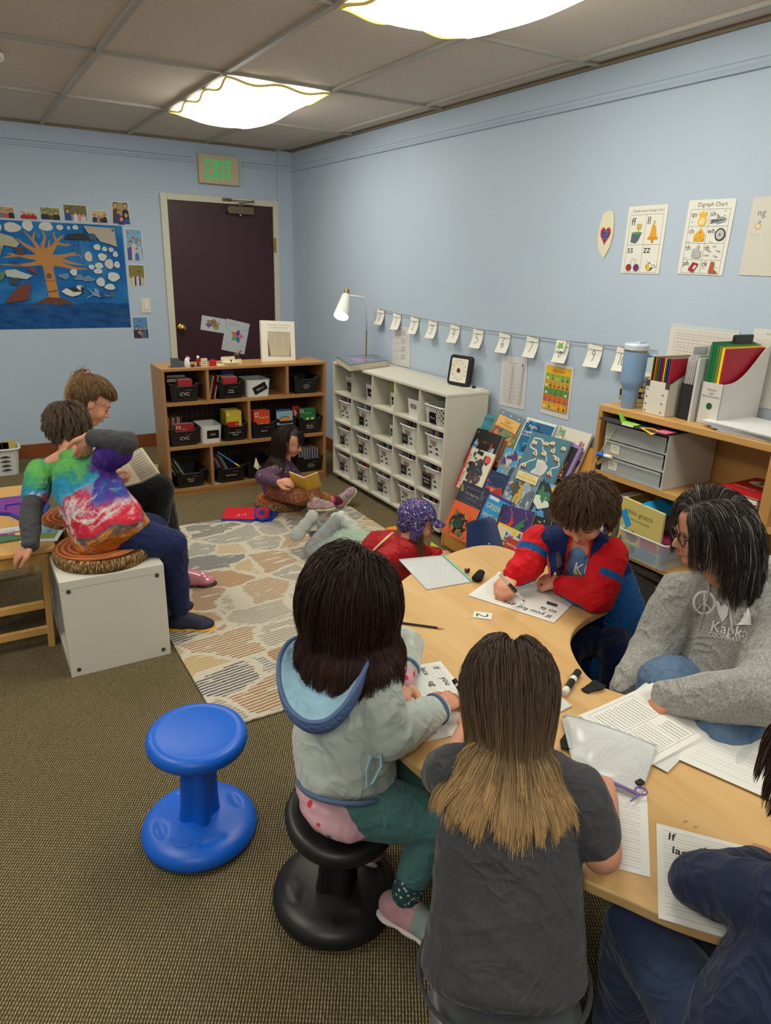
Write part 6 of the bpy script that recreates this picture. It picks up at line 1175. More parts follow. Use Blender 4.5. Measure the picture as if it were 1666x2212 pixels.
pouch('zip_pouch','clear ribbed pouch with a blue zip end beside the blank lined board',(1582,1541),(1700,1612),(1650,1722),(1560,1680),TT+.0005,(60,150,210),'R',.003,.002)
tsheet('writing_board','blank white lined board lying between the white papers and the ribbed pouch','writing board',(1531,1537),(1651,1584),(1462,1638),lined(18,.1,.92,.1,.97),.229,None,z=TT+.006)
def d_wp(a,w,h):
    a.lines([(w*.08,h*.38,w*.95,h*.38),(w*.08,h*.94,w*.95,h*.94),(w*.08,h*.38,w*.08,h*.94),(w*.95,h*.38,w*.95,h*.94),(w*.52,h*.38,w*.52,h*.94),(w*.08,h*.58,w*.52,h*.58)],.0008,(90,90,90))
    a.scribble(w*.11,h*.61,w*.50,h*.92,9,(110,110,110),None,.2);a.scribble(w*.55,h*.41,w*.90,h*.92,14,(110,110,110),None,.2);a.scribble(w*.11,h*.41,w*.4,h*.56,4,(110,110,110),None,.2)
Xw=None
for i in range(4):
    k=3-i;TLq=(1549+2*k,1546+k);o,Xw=tsheet('worksheet',['top printed worksheet of the white paper stack on the table','second worksheet of the white paper stack','third worksheet of the white paper stack','lowest worksheet of the white paper stack'][k],'worksheet',(1407-3*k,1652+2*k),(1253-2*k,1546),TLq,(lambda a,w,h:None) if k else d_wp,z=TT+.0115-.0014*k,c=(224,224,220))
b=B();q=[atz(*p_,TT+.0035) for p_ in ((1401,1640),(1518,1500),(1530,1508),(1458,1657))]
o,_x=tsheet('sheet_protector','clear punched sheet protector sticking out under the worksheets','sheet protector',(1560,1550),(1395,1475),(1423,1658),lambda a,w,h:[a.disc(w*.04,h*(.12+.38*k),.004,(190,150,90)) for k in range(3)]+[a.text('Office supply',w*.03,h*.2,.006,(90,90,90),rot=math.pi/2)],z=TT+.0045,c=(206,208,208))
# markers, pencil, cloth scraps
def marker(name,label,p0,p1,r=.0085,cap=(24,22,24),body=(226,226,222),capend=1,txt=True):
    p0,p1=np.array(p0),np.array(p1);t=thing(name,label,'marker',(p0+p1)/2);d_=p1-p0
    b=B();b.cyl(p0,p0+d_*.7,r,M(body,.35),20);b.cyl(p0+d_*.18,p0+d_*.55,r*1.01,M((30,30,30),.4),20) if txt else None;b.cyl(p0-d_*.015,p0,r*.8,M(body,.35),16);b.build('barrel',t,smooth=.6)
    b=B();b.cyl(p0+d_*.70,p1,r*1.08,M(cap,.35),20);b.build('cap',t,smooth=.6);return t
marker('marker','white whiteboard marker with a black cap lying on the table',atz(1219,1497,TT+.009),atz(1249,1452,TT+.009),.0095)
pa,pb=atz(836,1341,TT+.004),atz(961,1358,TT+.004);t=thing('pencil','black pencil with a green ferrule lying on the table','pencil',(pa+pb)/2);d_=pb-pa
b=B();b.cyl(pa+d_*.07,pa+d_*.88,.0037,M((26,24,24),.35),6);b.build('shaft',t);b=B();b.cyl(pa,pa+d_*.07,.0038,M((110,150,60),.4),12);b.build('ferrule',t);b=B();b.cyl(pa+d_*.88,pa+d_*.985,.0037,M((206,160,110),.6),10,.0012);b.cyl(pa+d_*.98,pb,.0012,M((50,50,52),.5),8,.0003);b.build('tip',t)
def scrap(name,label,pts,z,c=(44,44,46),amp=.008,seed=0):
    P_=np.array([atz(*q,z)[:2] for q in pts]);c0=P_.mean(0);n=len(P_);v=[];f=[];R_=7
    for r in range(R_+1):
        for k in range(n*3):
            i=k//3;u=(k % 3)/3;e=P_[i]*(1-u)+P_[(i+1) % n]*u;p_=c0+(e-c0)*r/R_;v.append((p_[0],p_[1],z+.002+amp*(.5+.5*math.sin(r*1.3+k*.9+seed))*(.4+.6*r/R_)))
    m=n*3;f=[(r*m+k,r*m+(k+1) % m,(r+1)*m+(k+1) % m,(r+1)*m+k) for r in range(R_) for k in range(m)]
    o=mkobj(name,v,f,[M(c,.95,bump=.6,bscale=160,spec=.1)],smooth=True);s_=o.modifiers.new('thick','SOLIDIFY');s_.thickness=.0018;tag(o,label,'cloth scrap')
scrap('felt_scrap','dark grey felt scrap on the table near the marker',[(1255,1493),(1282,1470),(1290,1478),(1311,1484),(1300,1494),(1270,1500)],TT)
scrap('felt_scrap','dark grey felt scrap beside the hair of the child in the grey T-shirt',[(1210,1600),(1226,1585),(1249,1602),(1236,1624),(1212,1622)],TT+.002,seed=2)
b=B();c0=atz(1035,1243,TT+.016);dr_=np.array([.6,.45,0]);dr_ /= np.linalg.norm(dr_)
b.tube([c0-dr_*.03,c0-dr_*.012,c0+dr_*.01,c0+dr_*.03,c0+dr_*.038],[.018,.017,.016,.014,.006],M((40,40,42),.95,bump=.5,bscale=150,spec=.1),14,flat=.75);tag(b.build('black_sock_eraser',smooth=True),'dark grey sock used as an eraser at the zip of the far mesh pouch','cloth')
b=B();c0=atz(1009,1233,TT+.01)
for k in range(5):b.cyl(c0+np.array([.006*math.cos(k*1.9),.006*math.sin(k*1.9),-.006]),c0+np.array([.007*math.cos(k*1.9+.4),.007*math.sin(k*1.9),.008]),.0035,M([(60,40,40),(196,120,110),(50,44,44)][k % 3],.35),8)
tag(b.build('charm'),'tiny black and pink charm on the far mesh pouch','charm')
scrap('mesh_scrap','small clear mesh corner left of the white papers',[(1196,1512),(1212,1508),(1236,1527),(1210,1540)],TT+.0005,(206,208,206),.002)
# ================================================================ wobble stools
def stool(label,base,seat,hgt,c,rough=.38,logo='Kore'):
    base,seat=np.array(base,float),np.array(seat,float);t=thing('wobble_stool',label,'stool',(base[0],base[1],0))
    ax=np.array([seat[0]-base[0],seat[1]-base[1],hgt]);fr=np.eye(4);z=ax/np.linalg.norm(ax);x=np.cross((0,1,0),z);x /= np.linalg.norm(x);fr[:3,0]=x;fr[:3,1]=np.cross(z,x);fr[:3,2]=z;fr[:3,3]=(base[0],base[1],0)
    m=M(c,rough,bump=.06,bscale=300);L=np.linalg.norm(ax)
    def dim(a,z_):return 1
    n=96;prof=[(0,.0),(.10,.002),(.150,.008),(.165,.022),(.166,.036),(.158,.050),(.140,.058),(.11,.062),(.08,.068),(.05,.074),(0,.076)]
    lg=math.atan2(CAMP[1]-base[1],CAMP[0]-base[0])-.5
    v=[];rr=[0.001]+[.02*k/1 for k in range(1,4)]+[.07,.08,.09,.10,.108,.116,.124,.132,.14,.148,.156,.163,.166,.164,.15,.10,.001]; 
    zz=[.074,.074,.073,.072,.071,.070,.068,.067,.065,.064,.062,.060,.057,.053,.048,.038,.026,.014,.004,0.001,0.0]
    for r_,z_ in zip(rr,zz):
        for k in range(n):
            a_=2*math.pi*k/n;dz=0
            if z_>.05:
                for q in range(4):
                    aq=lg+.785+q*math.pi/2;dx,dy=r_*math.cos(a_)-.112*math.cos(aq),r_*math.sin(a_)-.112*math.sin(aq);lx_=-dx*math.sin(aq)+dy*math.cos(aq);ly_=dx*math.cos(aq)+dy*math.sin(aq);e=(lx_/.042)**2+(ly_/.017)**2
                    if e<1:dz -= .007*(1-e)
            v.append((base[0]+r_*math.cos(a_),base[1]+r_*math.sin(a_),z_+dz))
    f=[(i*n+k,(i+1)*n+k,(i+1)*n+(k+1) % n,i*n+(k+1) % n) for i in range(len(rr)-1) for k in range(n)]
    mkobj('base',v,f,[m],t,smooth=True)
    b=B(fr);b.lathe([(.052,.055),(.050,.07),(.046,.12),(.041,L-.03),(.048,L-.012)],m,64,fn=lambda a_,z_:1+.2*math.cos(4*a_));b.build('column',t,smooth=True)
    R_=.138;b=B(fr@T(0,0,L));b.lathe([(.0,-.014),(.10,-.034),(.125,-.036),(R_-.002,-.026),(R_,-.010),(R_-.006,.004),(R_-.02,.010),(R_-.034,.008),(.09,.004),(.04,.001),(0,0)],m,72);b.build('seat',t,smooth=True)
    if logo:
        d_=np.array([CAMP[0]-base[0],CAMP[1]-base[1]]);an=lg;cx,cy=base[0]+.105*math.cos(an),base[1]+.105*math.sin(an)
        X=frame((cx,cy,.0655),(-math.sin(an),math.cos(an),0),(-math.cos(an),-math.sin(an),.1));a=Art(X);dk=M(tuple(int(q*.86) for q in c),rough)
        a.line([(.032*math.cos(q),.021*math.sin(q)) for q in np.linspace(0,6.283,30)],.0012,dk);a.text(logo,0,-.008,.026,dk,'C',thin=-.02);a.build('embossed_logo',t)
    return t
stool('bright blue plastic wobble stool standing alone on the carpet',(-2.315,-4.585),(-2.308,-4.600),.355,(8,98,214),.4)
stool('black wobble stool carrying the child in the hooded fleece',(-2.07,-4.985),(-2.085,-5.045),.35,(24,24,25),.42,'Made in USA')
stool('grey wobble stool carrying the child in the dark grey T-shirt',(-2.02,-5.60),(-2.045,-5.605),.352,(96,100,104),.36,None)
stool('dark wobble stool hidden under the boy in the red and blue jacket',(-.80,-4.70),(-.80,-4.70),.33,(24,24,28),.42,None)
stool('dark wobble stool under the child in navy at the right edge',(-1.79,-5.96),(-1.79,-5.96),.33,(24,24,28),.42,None)
stool('low dark wobble stool under the seated teacher',(-.78,-5.42),(-.78,-5.42),.36,(40,42,46),.42,None)
# ================================================================ white cube, cushions
kx0,kx1,ky0,ky1,kz=-2.527,-2.134,-3.558,-2.79,.42
t=thing('cube_bench','white two-compartment cube shelf lying down and used as a bench','bench',((kx0+kx1)/2,(ky0+ky1)/2,0));KW=M((214,211,200),.32)
b=B();b.box(kx0,kx1,ky0,ky0+.036,0,kz-.036,KW);bevel(b.build('end_panel',t),.002);b=B();b.box(kx0,kx1,ky1-.036,ky1,0,kz-.036,KW);bevel(b.build('end_panel',t),.002)
b=B();b.box(kx0-.0,kx1,ky0-.001,ky1,kz-.036,kz,KW);bevel(b.build('top_board',t),.002);b=B();b.box(kx0,kx1,ky0+.036,ky1-.036,0,.036,KW);b.box(kx0,kx1,(ky0+ky1)/2-.01,(ky0+ky1)/2+.01,.036,kz-.036,KW);b.build('lower_board',t)
SCW=M((110,110,108),.3,metal=.6)
for x in (kx0+.03,kx1-.03):
    for z in (.03,kz-.045):b=B();b.cyl((x,ky0-.0015,z),(x,ky0,z),.009,SCW,20);b.cyl((x,ky0-.002,z),(x,ky0-.0014,z),.004,M((50,50,50),.5),6);b.build('screw_cap',t)
b=B(T(kx0+.14,-3.34,.036));taper(b,.24,.30,.17,.004,M((20,40,140),.4),.02,.92,4);tag(b.build('blue_bin'),'blue plastic bin of magazines inside the white cube bench','bin')
for i in range(8):book('magazine standing in the blue bin inside the white cube bench',T(kx0+.04,-3.46+.03*i,.05)@RX(math.pi/2-.05),.17,.25,.006,[(150,140,130),(90,100,110),(180,170,150),(60,70,90)][i % 4],'magazines in the cube bench')
def barkmat():
    g=NG(.9,spec=.1);x=g.xyz();ang=g.math('ARCTAN2',x[1],x[0]);v=g.n('CombineXYZ');g.l(g.math('MULTIPLY',ang,9.),v.inputs[0]);g.l(g.math('MULTIPLY',x[2],14.),v.inputs[1])
    n=g.noise(3.4,v.outputs[0],detail=5,rough=.6,dist=.5);c=g.ramp(n.outputs[0],[(.36,(52,34,24)),(.5,(120,92,60)),(.62,(176,146,104)),(.75,(200,176,136))]);g.bump(n.outputs[0],.5,.004);return g.col(c)
def ringmat():
    g=NG(.85,spec=.1);x=g.xyz();r=g.math('SQRT',g.math('ADD',g.math('POWER',g.math('ADD',x[0],.02),2),g.math('POWER',x[1],2)))
    n=g.noise(5,detail=3);s_=g.math('SINE',g.math('ADD',g.math('MULTIPLY',r,260),g.math('MULTIPLY',n.outputs[0],12)));c=g.ramp(g.math('ADD',g.math('MULTIPLY',s_,.2),n.outputs[0]),[(.2,(112,56,32)),(.5,(168,96,56)),(.85,(196,124,80))]);c=g.mix(g.math('GREATER_THAN',r,.172),c,(74,40,26));return g.col(c)
BARK,RINGM=barkmat(),ringmat()
def cushion(label,x,y,z,r,h,sq=1.):
    t=thing('log_cushion',label,'cushion',(x,y,z));b=B();pr=[(0,0),(r*.9,0),(r*.985,h*.12),(r,h*.45),(r*.985,h*.8),(r*.93,h*.96)];b.lathe(pr,BARK,72,sx=1,sy=sq);b.build('bark_side',t,smooth=True,world=False)
    b=B();b.lathe([(r*.93,h*.98),(r*.9,h*1.03),(r*.5,h*1.03),(0,h*1.01)],RINGM,72,sy=sq);b.build('ring_top',t,smooth=True,world=False);return t
cushion('round log slice cushion under the boy in the tie-dye shirt',-2.33,-3.365,kz,.195,.055)
cushion('round log slice cushion under the girl with the ponytail',-2.34,-2.955,kz,.19,.055)
cushion('round bark-sided floor cushion under the girl in purple',-.965,-1.985,0.0,.185,.06)
cushion('striped floor cushion beside the child in the red jacket',-.74,-3.33,.011,.16,.05)
# ================================================================ bamboo folding table
t=thing('bamboo_table','low bamboo folding table with slatted legs at the left edge','table',(-2.85,-2.82,0));bz=.462
b=B();b.box(-3.25,-2.497,-3.285,-2.33,bz-.022,bz,BAMB);bevel(b.build('tabletop',t),.006,3)
for y in (-3.262,-2.37):b=B();b.box(-3.2,-2.53,y,y+.02,bz-.075,bz-.022,BAMB);b.build('apron',t)
for y,s_ in ((-3.25,1),(-2.42,-1)):
    for x in (-2.565,-3.16):
        b=B();b.bar((x+.02,y,bz-.03),(x,y-.0*s_,0),.026,.034,BAMB,(0,1,0));bevel(b.build('leg',t),.003)
    for z in (.08,.20):b=B();b.bar((-3.16,y,z),(-2.57,y,z),.02,.034,BAMB);bevel(b.build('stretcher',t),.003)
coverbook('green story book with cartoon figures lying on the bamboo table',T(*atz(-30,1178,bz+.002))@RZ(.02),.17,.16,.006,(60,120,70),lambda a,w,h:(a.rect(0,h*.5,w,h,(206,206,206)),a.rect(0,h*.38,w,h*.6,(120,50,110)),a.text('The Rose',w*.25,h*.68,.02,(50,50,50)),a.text('Rose',w*.5,h*.46,.02,(220,200,220)),a.disc(w*.75,h*.3,w*.12,(130,40,90)),a.disc(w*.75,h*.38,w*.1,(220,190,110))))
def tsh2(TL,TR,BL,z,label,draw,name='picture_page'):
    TL,TR,BL=[atz(*q,z) for q in (TL,TR,BL)];X=frame(BL,TR-TL,TL-BL);return sheet(name,label,'page',X,np.linalg.norm(TR-TL),np.linalg.norm(TL-BL),draw,(222,222,220),.0015)
tsh2((38,1134),(114,1131),(42,1172),bz+.002,'white page with a bluebird picture under the sleeve of the tie-dye boy',lambda a,w,h:(a.rect(w*.12,h*.15,w*.88,h*.9,(130,170,200)),a.rect(w*.12,h*.15,w*.88,h*.45,(130,160,60)),a.disc(w*.6,h*.55,w*.06,(30,90,180))))
PURP,BLUB=(116,44,140),(24,50,160)
b=B();q=[atz(*p_,bz+.006) for p_ in ((-60,1108),(-40,1082),(80,1068),(108,1090),(100,1108),(40,1122),(20,1112))];P_=[(v[0],v[1]) for v in q][::-1];b.prism(P_,bz+.001,bz+.010,M(BLUB,.6));c0=np.mean(P_,axis=0);b.prism([tuple(c0+(np.array(p_)-c0)*.86) for p_ in P_],bz+.010,bz+.0135,M(PURP,.6))
q=[atz(*p_,bz+.016) for p_ in ((12,1100),(12,1092),(38,1088),(60,1090),(60,1096))];b.tube([v for v in q],.004,M(BLUB,.6),6);tag(b.build('book_bag'),'purple book bag with blue edging lying on the bamboo table','bag')
# black things under the bamboo table
b=B();p_=atz(12,1320,.02);b.tube([p_+np.array([-.12,.05,0]),p_,p_+np.array([.03,-.03,0])],[.02,.016,.012],M((24,24,26),.5),8);tag(b.build('black_strap'),'black strap end on the carpet under the bamboo table','strap')
# white basket on the floor at the far left
pL=atz(12,1020,0);pL=np.array([-2.60,-.36,0]);t=thing('floor_tub','white slotted tub of books on the carpet at the left edge, by the baseboard','tub',pL)
bq=B(T(*pL));taper(bq,.30,.22,.20,.004,TUBW,.05,.86,7);bq.tube([(x*1.05,y*1.05,.2) for x,y in rrect(.30,.22,.05,7)],.008,TUBW,8,closed=True)
a=Art(T(pL[0],pL[1]-.1025,.0)@RX(math.pi/2+.07)); 
for k in range(4):
    for sx in (-.07,.05):a.poly([(sx+x*1.6,.04+.034*k+y*.9) for x,y in eye(.05,.014)],SLOT)
bq.xf=np.eye(4);bq.merge(a).build('tub',t,smooth=.7)
for i,(c,l) in enumerate([((30,50,150),'blue book in the white tub at the left edge'),((210,200,180),'cream book in the white tub at the left edge'),((40,40,44),'black book in the white tub at the left edge'),((190,180,90),'yellow book in the white tub at the left edge')]):book(l,T(pL[0]-.1+.05*i,pL[1]+.06,.03)@RX(math.pi/2),.09,.19+.012*(i % 2),.012,c)
# blue bin of books beside the oak bookcase
pB=np.array([-1.725,-1.30,0]);t=thing('book_bin','royal blue bin of books on the carpet beside the oak bookcase','bin',pB);b=B(T(*pB));taper(b,.19,.34,.13,.004,M((20,50,160),.4),.02,.9,4);b.tube([(x*1.03,y*1.03,.13) for x,y in rrect(.19,.34,.02,4)],.006,M((20,50,160),.4),6,closed=True);b.build('tub',t)
for i in range(12):book('picture book standing in the royal blue floor bin',T(pB[0]-.075,pB[1]+.14-.024*i,.02)@RX(math.pi/2+.1),.13+.01*(i % 2),.19+.015*(i % 3),.008,[(80,110,120),(190,180,150),(120,140,90),(180,90,90),(60,80,110)][i % 5],'books in the royal blue floor bin')
# red and blue bag on the rug
t=thing('book_bag','red and blue book bag lying on the edge of the rug','bag',(-1.2,-2.06,.011))
q=[atz(*p_,.016)[:2] for p_ in ((477,1124),(487,1099),(598,1094),(600,1112),(585,1126),(560,1125))];b=B();b.prism([tuple(v) for v in q],.011,.018,M((24,60,160),.6));b.build('bag_lining',t)
q=[atz(*p_,.02)[:2] for p_ in ((479,1121),(488,1098),(553,1096),(552,1122))];b=B();b.prism([tuple(v) for v in q],.018,.026,M((206,24,48),.55));bevel(b.build('bag_front',t),.003)
q=np.array([atz(*p_,.03)[:2] for p_ in ((549,1118),(551,1098),(578,1093),(586,1100),(583,1120),(566,1124))]);c0=q.mean(0);b=B();b.prism([tuple(v) for v in q],.026,.033,M((28,60,160),.6));b.prism([tuple(c0+(v-c0)*.78) for v in q],.033,.036,M((210,24,52),.55));b.prism([tuple(c0+(v-c0)*.4+np.array([-.01,0])) for v in q],.036,.037,M((60,60,150),.6));bevel(b.build('bag_pocket',t),.002)
a=Art(z=.0262);x,y=atz(519,1112,.026)[:2]
for k in range(4):a.line([(x-.03+.02*k,y-.02),(x-.02+.02*k,y+.015*(k % 2))],.005,(206,190,180))
a.build('bag_print',t)
# yellow green book and orange paper near the rack
q=[atz(*p_,.012)[:2] for p_ in ((925,1198),(932,1170),(968,1195),(940,1201))];b=B();b.prism([tuple(v) for v in q],.0,.012,M((190,206,50),.5));c0=np.mean(q,axis=0);b.prism([tuple(c0+(v-c0)*.45) for v in q],.012,.0125,M((30,110,70),.5));tag(b.build('magazine'),'yellow and green magazine on the carpet in front of the child in red','magazine')
q=[atz(*p_,.012)[:2] for p_ in ((832,1150),(836,1142),(856,1138),(858,1146))];b=B();b.prism([tuple(v) for v in q],.011,.02,M((232,150,40),.5));tag(b.build('orange_book'),'orange book on the rug behind the child in red','book')
b=B();b.tube([(-.28,-2.93,.01),(-.24,-2.955,.016),(-.20,-2.96,.012)],[.012,.018,.01],M((160,190,120),.6),8,flat=.4);tag(b.build('striped_bookmark'),'green striped strip on the carpet under the corner of the white shelf','bookmark')
# ================================================================ blue plastic chair behind the table
def chair_blue():
    c0=np.array([-.80,-3.98,0.]);t=thing('plastic_chair','navy plastic school chair between the table and the display rack','chair',c0);m=M((24,44,92),.42,bump=.15,bscale=180)
    top=atd(1046,1106,2.93);u=np.array([.80,-.60,0]);nrm=np.array([.6,.8,0])
    bl,br,tl,tr=atd(1008,1205,2.98),atd(1098,1212,2.86),atd(1011,1122,3.02),atd(1066,1108,2.90)
    nx,ny=14,12;v=[]
    for j in range(ny+1):
        for i in range(nx+1):
            a_,q=i/nx,j/ny;ew=(1-.0*q);p_=(bl*(1-a_)+br*a_)*(1-q)+(tl*(1-a_)+tr*a_)*q;p_=p_+nrm*(-.03*(1-(2*a_-1)**2)); 
            if q>.8:p_=p_-np.array([0,0,.02*((q-.8)/.2)**2*abs(2*a_-1)**3])
            v.append(p_)
    o=mkobj('backrest',v,[(j*(nx+1)+i,j*(nx+1)+i+1,(j+1)*(nx+1)+i+1,(j+1)*(nx+1)+i) for j in range(ny) for i in range(nx)],[m],t,smooth=True);s_=o.modifiers.new('thick','SOLIDIFY');s_.thickness=.012;s_.offset=0;bevel(o,.004)
    cs=(bl+br)/2;sd=np.array([-(br-bl)[1],(br-bl)[0],0]);sd /= np.linalg.norm(sd);sd=sd if sd@(CAMP-cs)<0 else -sd
    wv=(br-bl);wv[2]=0;wv /= np.linalg.norm(wv);zb=.36
    b=B(frame((cs[0],cs[1],zb),wv,sd));b.prism(rrect(.32,.32,.06,6,0,.16),-.012,.0,m);bevel(b.build('seat',t),.004)
    MC=M((150,150,155),.25,metal=1)
    for sx in (-.13,.13):
        for sy in (.02,.29):p_=np.array([cs[0],cs[1],0])+wv*sx+sd*sy;b=B();b.cyl(p_+wv*sx*.2,p_+np.array([0,0,zb-.01]),.010,MC,12);b.build('leg',t,smooth=.6)
    b=B();p_=atd(1057,1176,2.88);b.ell(p_,(.006,.006,.006),MC,10,8);b.tube([cs-np.array([0,0,.0])-wv*.13+np.array([0,0,zb-cs[2]]),bl*.8+br*.2+np.array([0,0,.05])],.008,MC,8);b.tube([cs+wv*.13+np.array([0,0,zb-cs[2]]),bl*.25+br*.75+np.array([0,0,.05])],.008,MC,8);b.build('back_support',t)
chair_blue()
# ================================================================ people: tools
def cap(p0,p1,r0,r1,n=16,m=4):
    """round cone"""
    p0,p1=np.array(p0,float),np.array(p1,float);d=p1-p0;L=np.linalg.norm(d)
    if L<1e-6:return ball(p0,(r0,)*3)
    z=d/L;a=np.array([1,0,0.]) if abs(z[0])<.9 else np.array([0,1,0.]);x=np.cross(a,z);x /= np.linalg.norm(x);y=np.cross(z,x)
    pr=[(r0*math.sin(t),-r0*math.cos(t)) for t in np.linspace(0.02,math.pi/2,m+1)]+[(r1*math.cos(t),L+r1*math.sin(t)) for t in np.linspace(0,math.pi/2-.02,m+1)]
    th=np.arange(n)*2*math.pi/n;v=np.concatenate([p0+r*(np.cos(th)[:,None]*x+np.sin(th)[:,None]*y)+z*h for r,h in pr]);k=len(pr)
    f=[(i*n+j,i*n+(j+1) % n,(i+1)*n+(j+1) % n,(i+1)*n+j) for i in range(k-1) for j in range(n)]+[tuple(range(n))[::-1],tuple(range((k-1)*n,k*n))]
    return v,f
def ball(c,r,R_=None,n=20,k=12):
    th=np.arange(n)*2*math.pi/n;ph=np.linspace(.05,math.pi-.05,k);v=np.concatenate([np.stack([np.sin(p_)*np.cos(th)*r[0],np.sin(p_)*np.sin(th)*r[1],np.full(n,-np.cos(p_)*r[2])],1) for p_ in ph])
    if R_ is not None:v=v@np.array(R_)[:3,:3].T
    f=[(i*n+j,i*n+(j+1) % n,(i+1)*n+(j+1) % n,(i+1)*n+j) for i in range(k-1) for j in range(n)]+[tuple(range(n))[::-1],tuple(range((k-1)*n,k*n))]
    return v+np.array(c),f
def chain(pts,rs):return [cap(pts[i],pts[i+1],rs[i],rs[i+1]) for i in range(len(pts)-1)]
def blobmesh(name,prims,voxel,mats,parent,smooth=3,disp=None,paint=None,keep=None,raw=False):
    """one continuous skin over overlapping shapes"""
    V,Fc,n=[],[],0
    for v,f in prims:V.append(v);Fc+=[tuple(a+n for a in q) for q in f];n+=len(v)
    me=bpy.data.meshes.new('tmp');me.from_pydata(np.concatenate(V).tolist(),[],Fc);ob=bpy.data.objects.new('tmp',me);COL.objects.link(ob)
    r=ob.modifiers.new('r','REMESH');r.mode='VOXEL';r.voxel_size=voxel
    s=ob.modifiers.new('s','SMOOTH');s.factor=.5;s.iterations=smooth
    dg_=bpy.context.evaluated_depsgraph_get();dg_.update();m2=bpy.data.meshes.new_from_object(ob.evaluated_get(dg_));bpy.data.objects.remove(ob);bpy.data.meshes.remove(me)
    N=len(m2.vertices);co=np.empty(N*3);m2.vertices.foreach_get('co',co);co=co.reshape(-1,3);nr=np.empty(N*3);m2.vertices.foreach_get('normal',nr);nr=nr.reshape(-1,3)
    if disp is not None:co=co+nr*disp(co)[:,None]
    faces=[list(p_.vertices) for p_ in m2.polygons];bpy.data.meshes.remove(m2)
    if not isinstance(mats,(list,tuple)):mats=[mats]
    mi=None
    if paint is not None or keep is not None:
        A=np.array([co[q].mean(0) for q in faces])
        if keep is not None:
            k=keep(A);faces=[q for q,t_ in zip(faces,k) if t_];A=A[k]
        if paint is not None:mi=paint(A).astype(int)
    return mkobj(name,co,faces,mats,parent,mi,smooth=True)
def folds(amp,k=60.,seed=0,dirv=(0,0,1)):
    rg=np.random.default_rng(seed);d=np.array(dirv,float);d /= np.linalg.norm(d)
    ks=[]
    for i in range(7):
        q=rg.normal(size=3);q /= np.linalg.norm(q);q=q+d*.25;q /= np.linalg.norm(q);ks.append((q*k*rg.uniform(.25,1.0),rg.uniform(0,6),rg.normal(size=3)*k*.35,rg.uniform(0,6)))
    def f(co):
        o=np.zeros(len(co))
        for q,p_,w,p2 in ks:s_=np.sin(co@q+p_+1.6*np.sin(co@w+p2));o+=((1-np.abs(s_))**2.2-.25)
        return amp*o/2.2
    return f
def along(a,b,s):a,b=np.array(a,float),np.array(b,float);return a+(b-a)/np.linalg.norm(b-a)*s
def torso(p0,p1,prof,X,bulge=0.):
    """stack of ellipsoids from p0 up to p1; prof rows are (fraction, half width, half depth, shift forward)"""
    p0,p1=np.array(p0,float),np.array(p1,float);z_=unit(p1-p0);x_=unit(X[:,0]-z_*(X[:,0]@z_));X=np.stack([x_,np.cross(z_,x_),z_],1);pr=np.array(prof,float);L=np.linalg.norm(p1-p0);o=[];n=max(5,int(L/.013))
    for k in range(n+1):
        w=k/n;rx,ry,fy=[np.interp(w,pr[:,0],pr[:,j]) for j in (1,2,3)];o.append(ball(p0*(1-w)+p1*w+X[:,1]*fy,(rx,ry,.045),X,24,10))
    return o
def unit(v):v=np.array(v,float);return v/np.linalg.norm(v)
def headframe(c,fwd,up,s):
    """columns: right, forward, up scaled by head height"""
    f=unit(fwd);u=np.array(up,float);u=unit(u-f*(u@f));r=np.cross(f,u);m=np.eye(4);m[:3,0]=r*s;m[:3,1]=f*s;m[:3,2]=u*s;m[:3,3]=c;return m
def hp(m,p_):p_=np.array(p_,float);return (m[:3,:3]@p_.T).T+m[:3,3]
def hball(m,c,r):s=np.linalg.norm(m[:3,2]);v,f=ball((0,0,0),r,None,20,12);return (v+np.array(c))@m[:3,:3].T+m[:3,3],f
def hcap(m,a,b_,r0,r1):s=np.linalg.norm(m[:3,2]);return cap(hp(m,a),hp(m,b_),r0*s,r1*s,12,3)
def headprims(m,ears=True,detail=True,adult=False):
    P_=[hball(m,(0,-.06,.13),(.365,.43,.37)),hball(m,(0,.07,-.08),(.30,.30,.36)),hball(m,(0,.19,-.36),(.15,.15,.12)),hball(m,(0,.0,-.25),(.24,.26,.2)),
          hball(m,(.15,.22,-.15),(.125,.13,.14)),hball(m,(-.15,.22,-.15),(.125,.13,.14)),hball(m,(0,.27,.08),(.24,.10,.10)),
          hcap(m,(0,.35,.02),(0,.43,-.13),.028,.046),hball(m,(.045,.38,-.15),(.035,.04,.03)),hball(m,(-.045,.38,-.15),(.035,.04,.03)),
          hball(m,(0,.31,-.25),(.11,.075,.07)),hball(m,(.13,.285,-.005),(.075,.05,.045)),hball(m,(-.13,.285,-.005),(.075,.05,.045))]
    if ears:
        for s_ in (-1,1):P_+=[hball(m,(s_*.375,-.03,-.04),(.03,.075,.115)),hball(m,(s_*.36,.0,-.06),(.03,.04,.06))]
    return P_
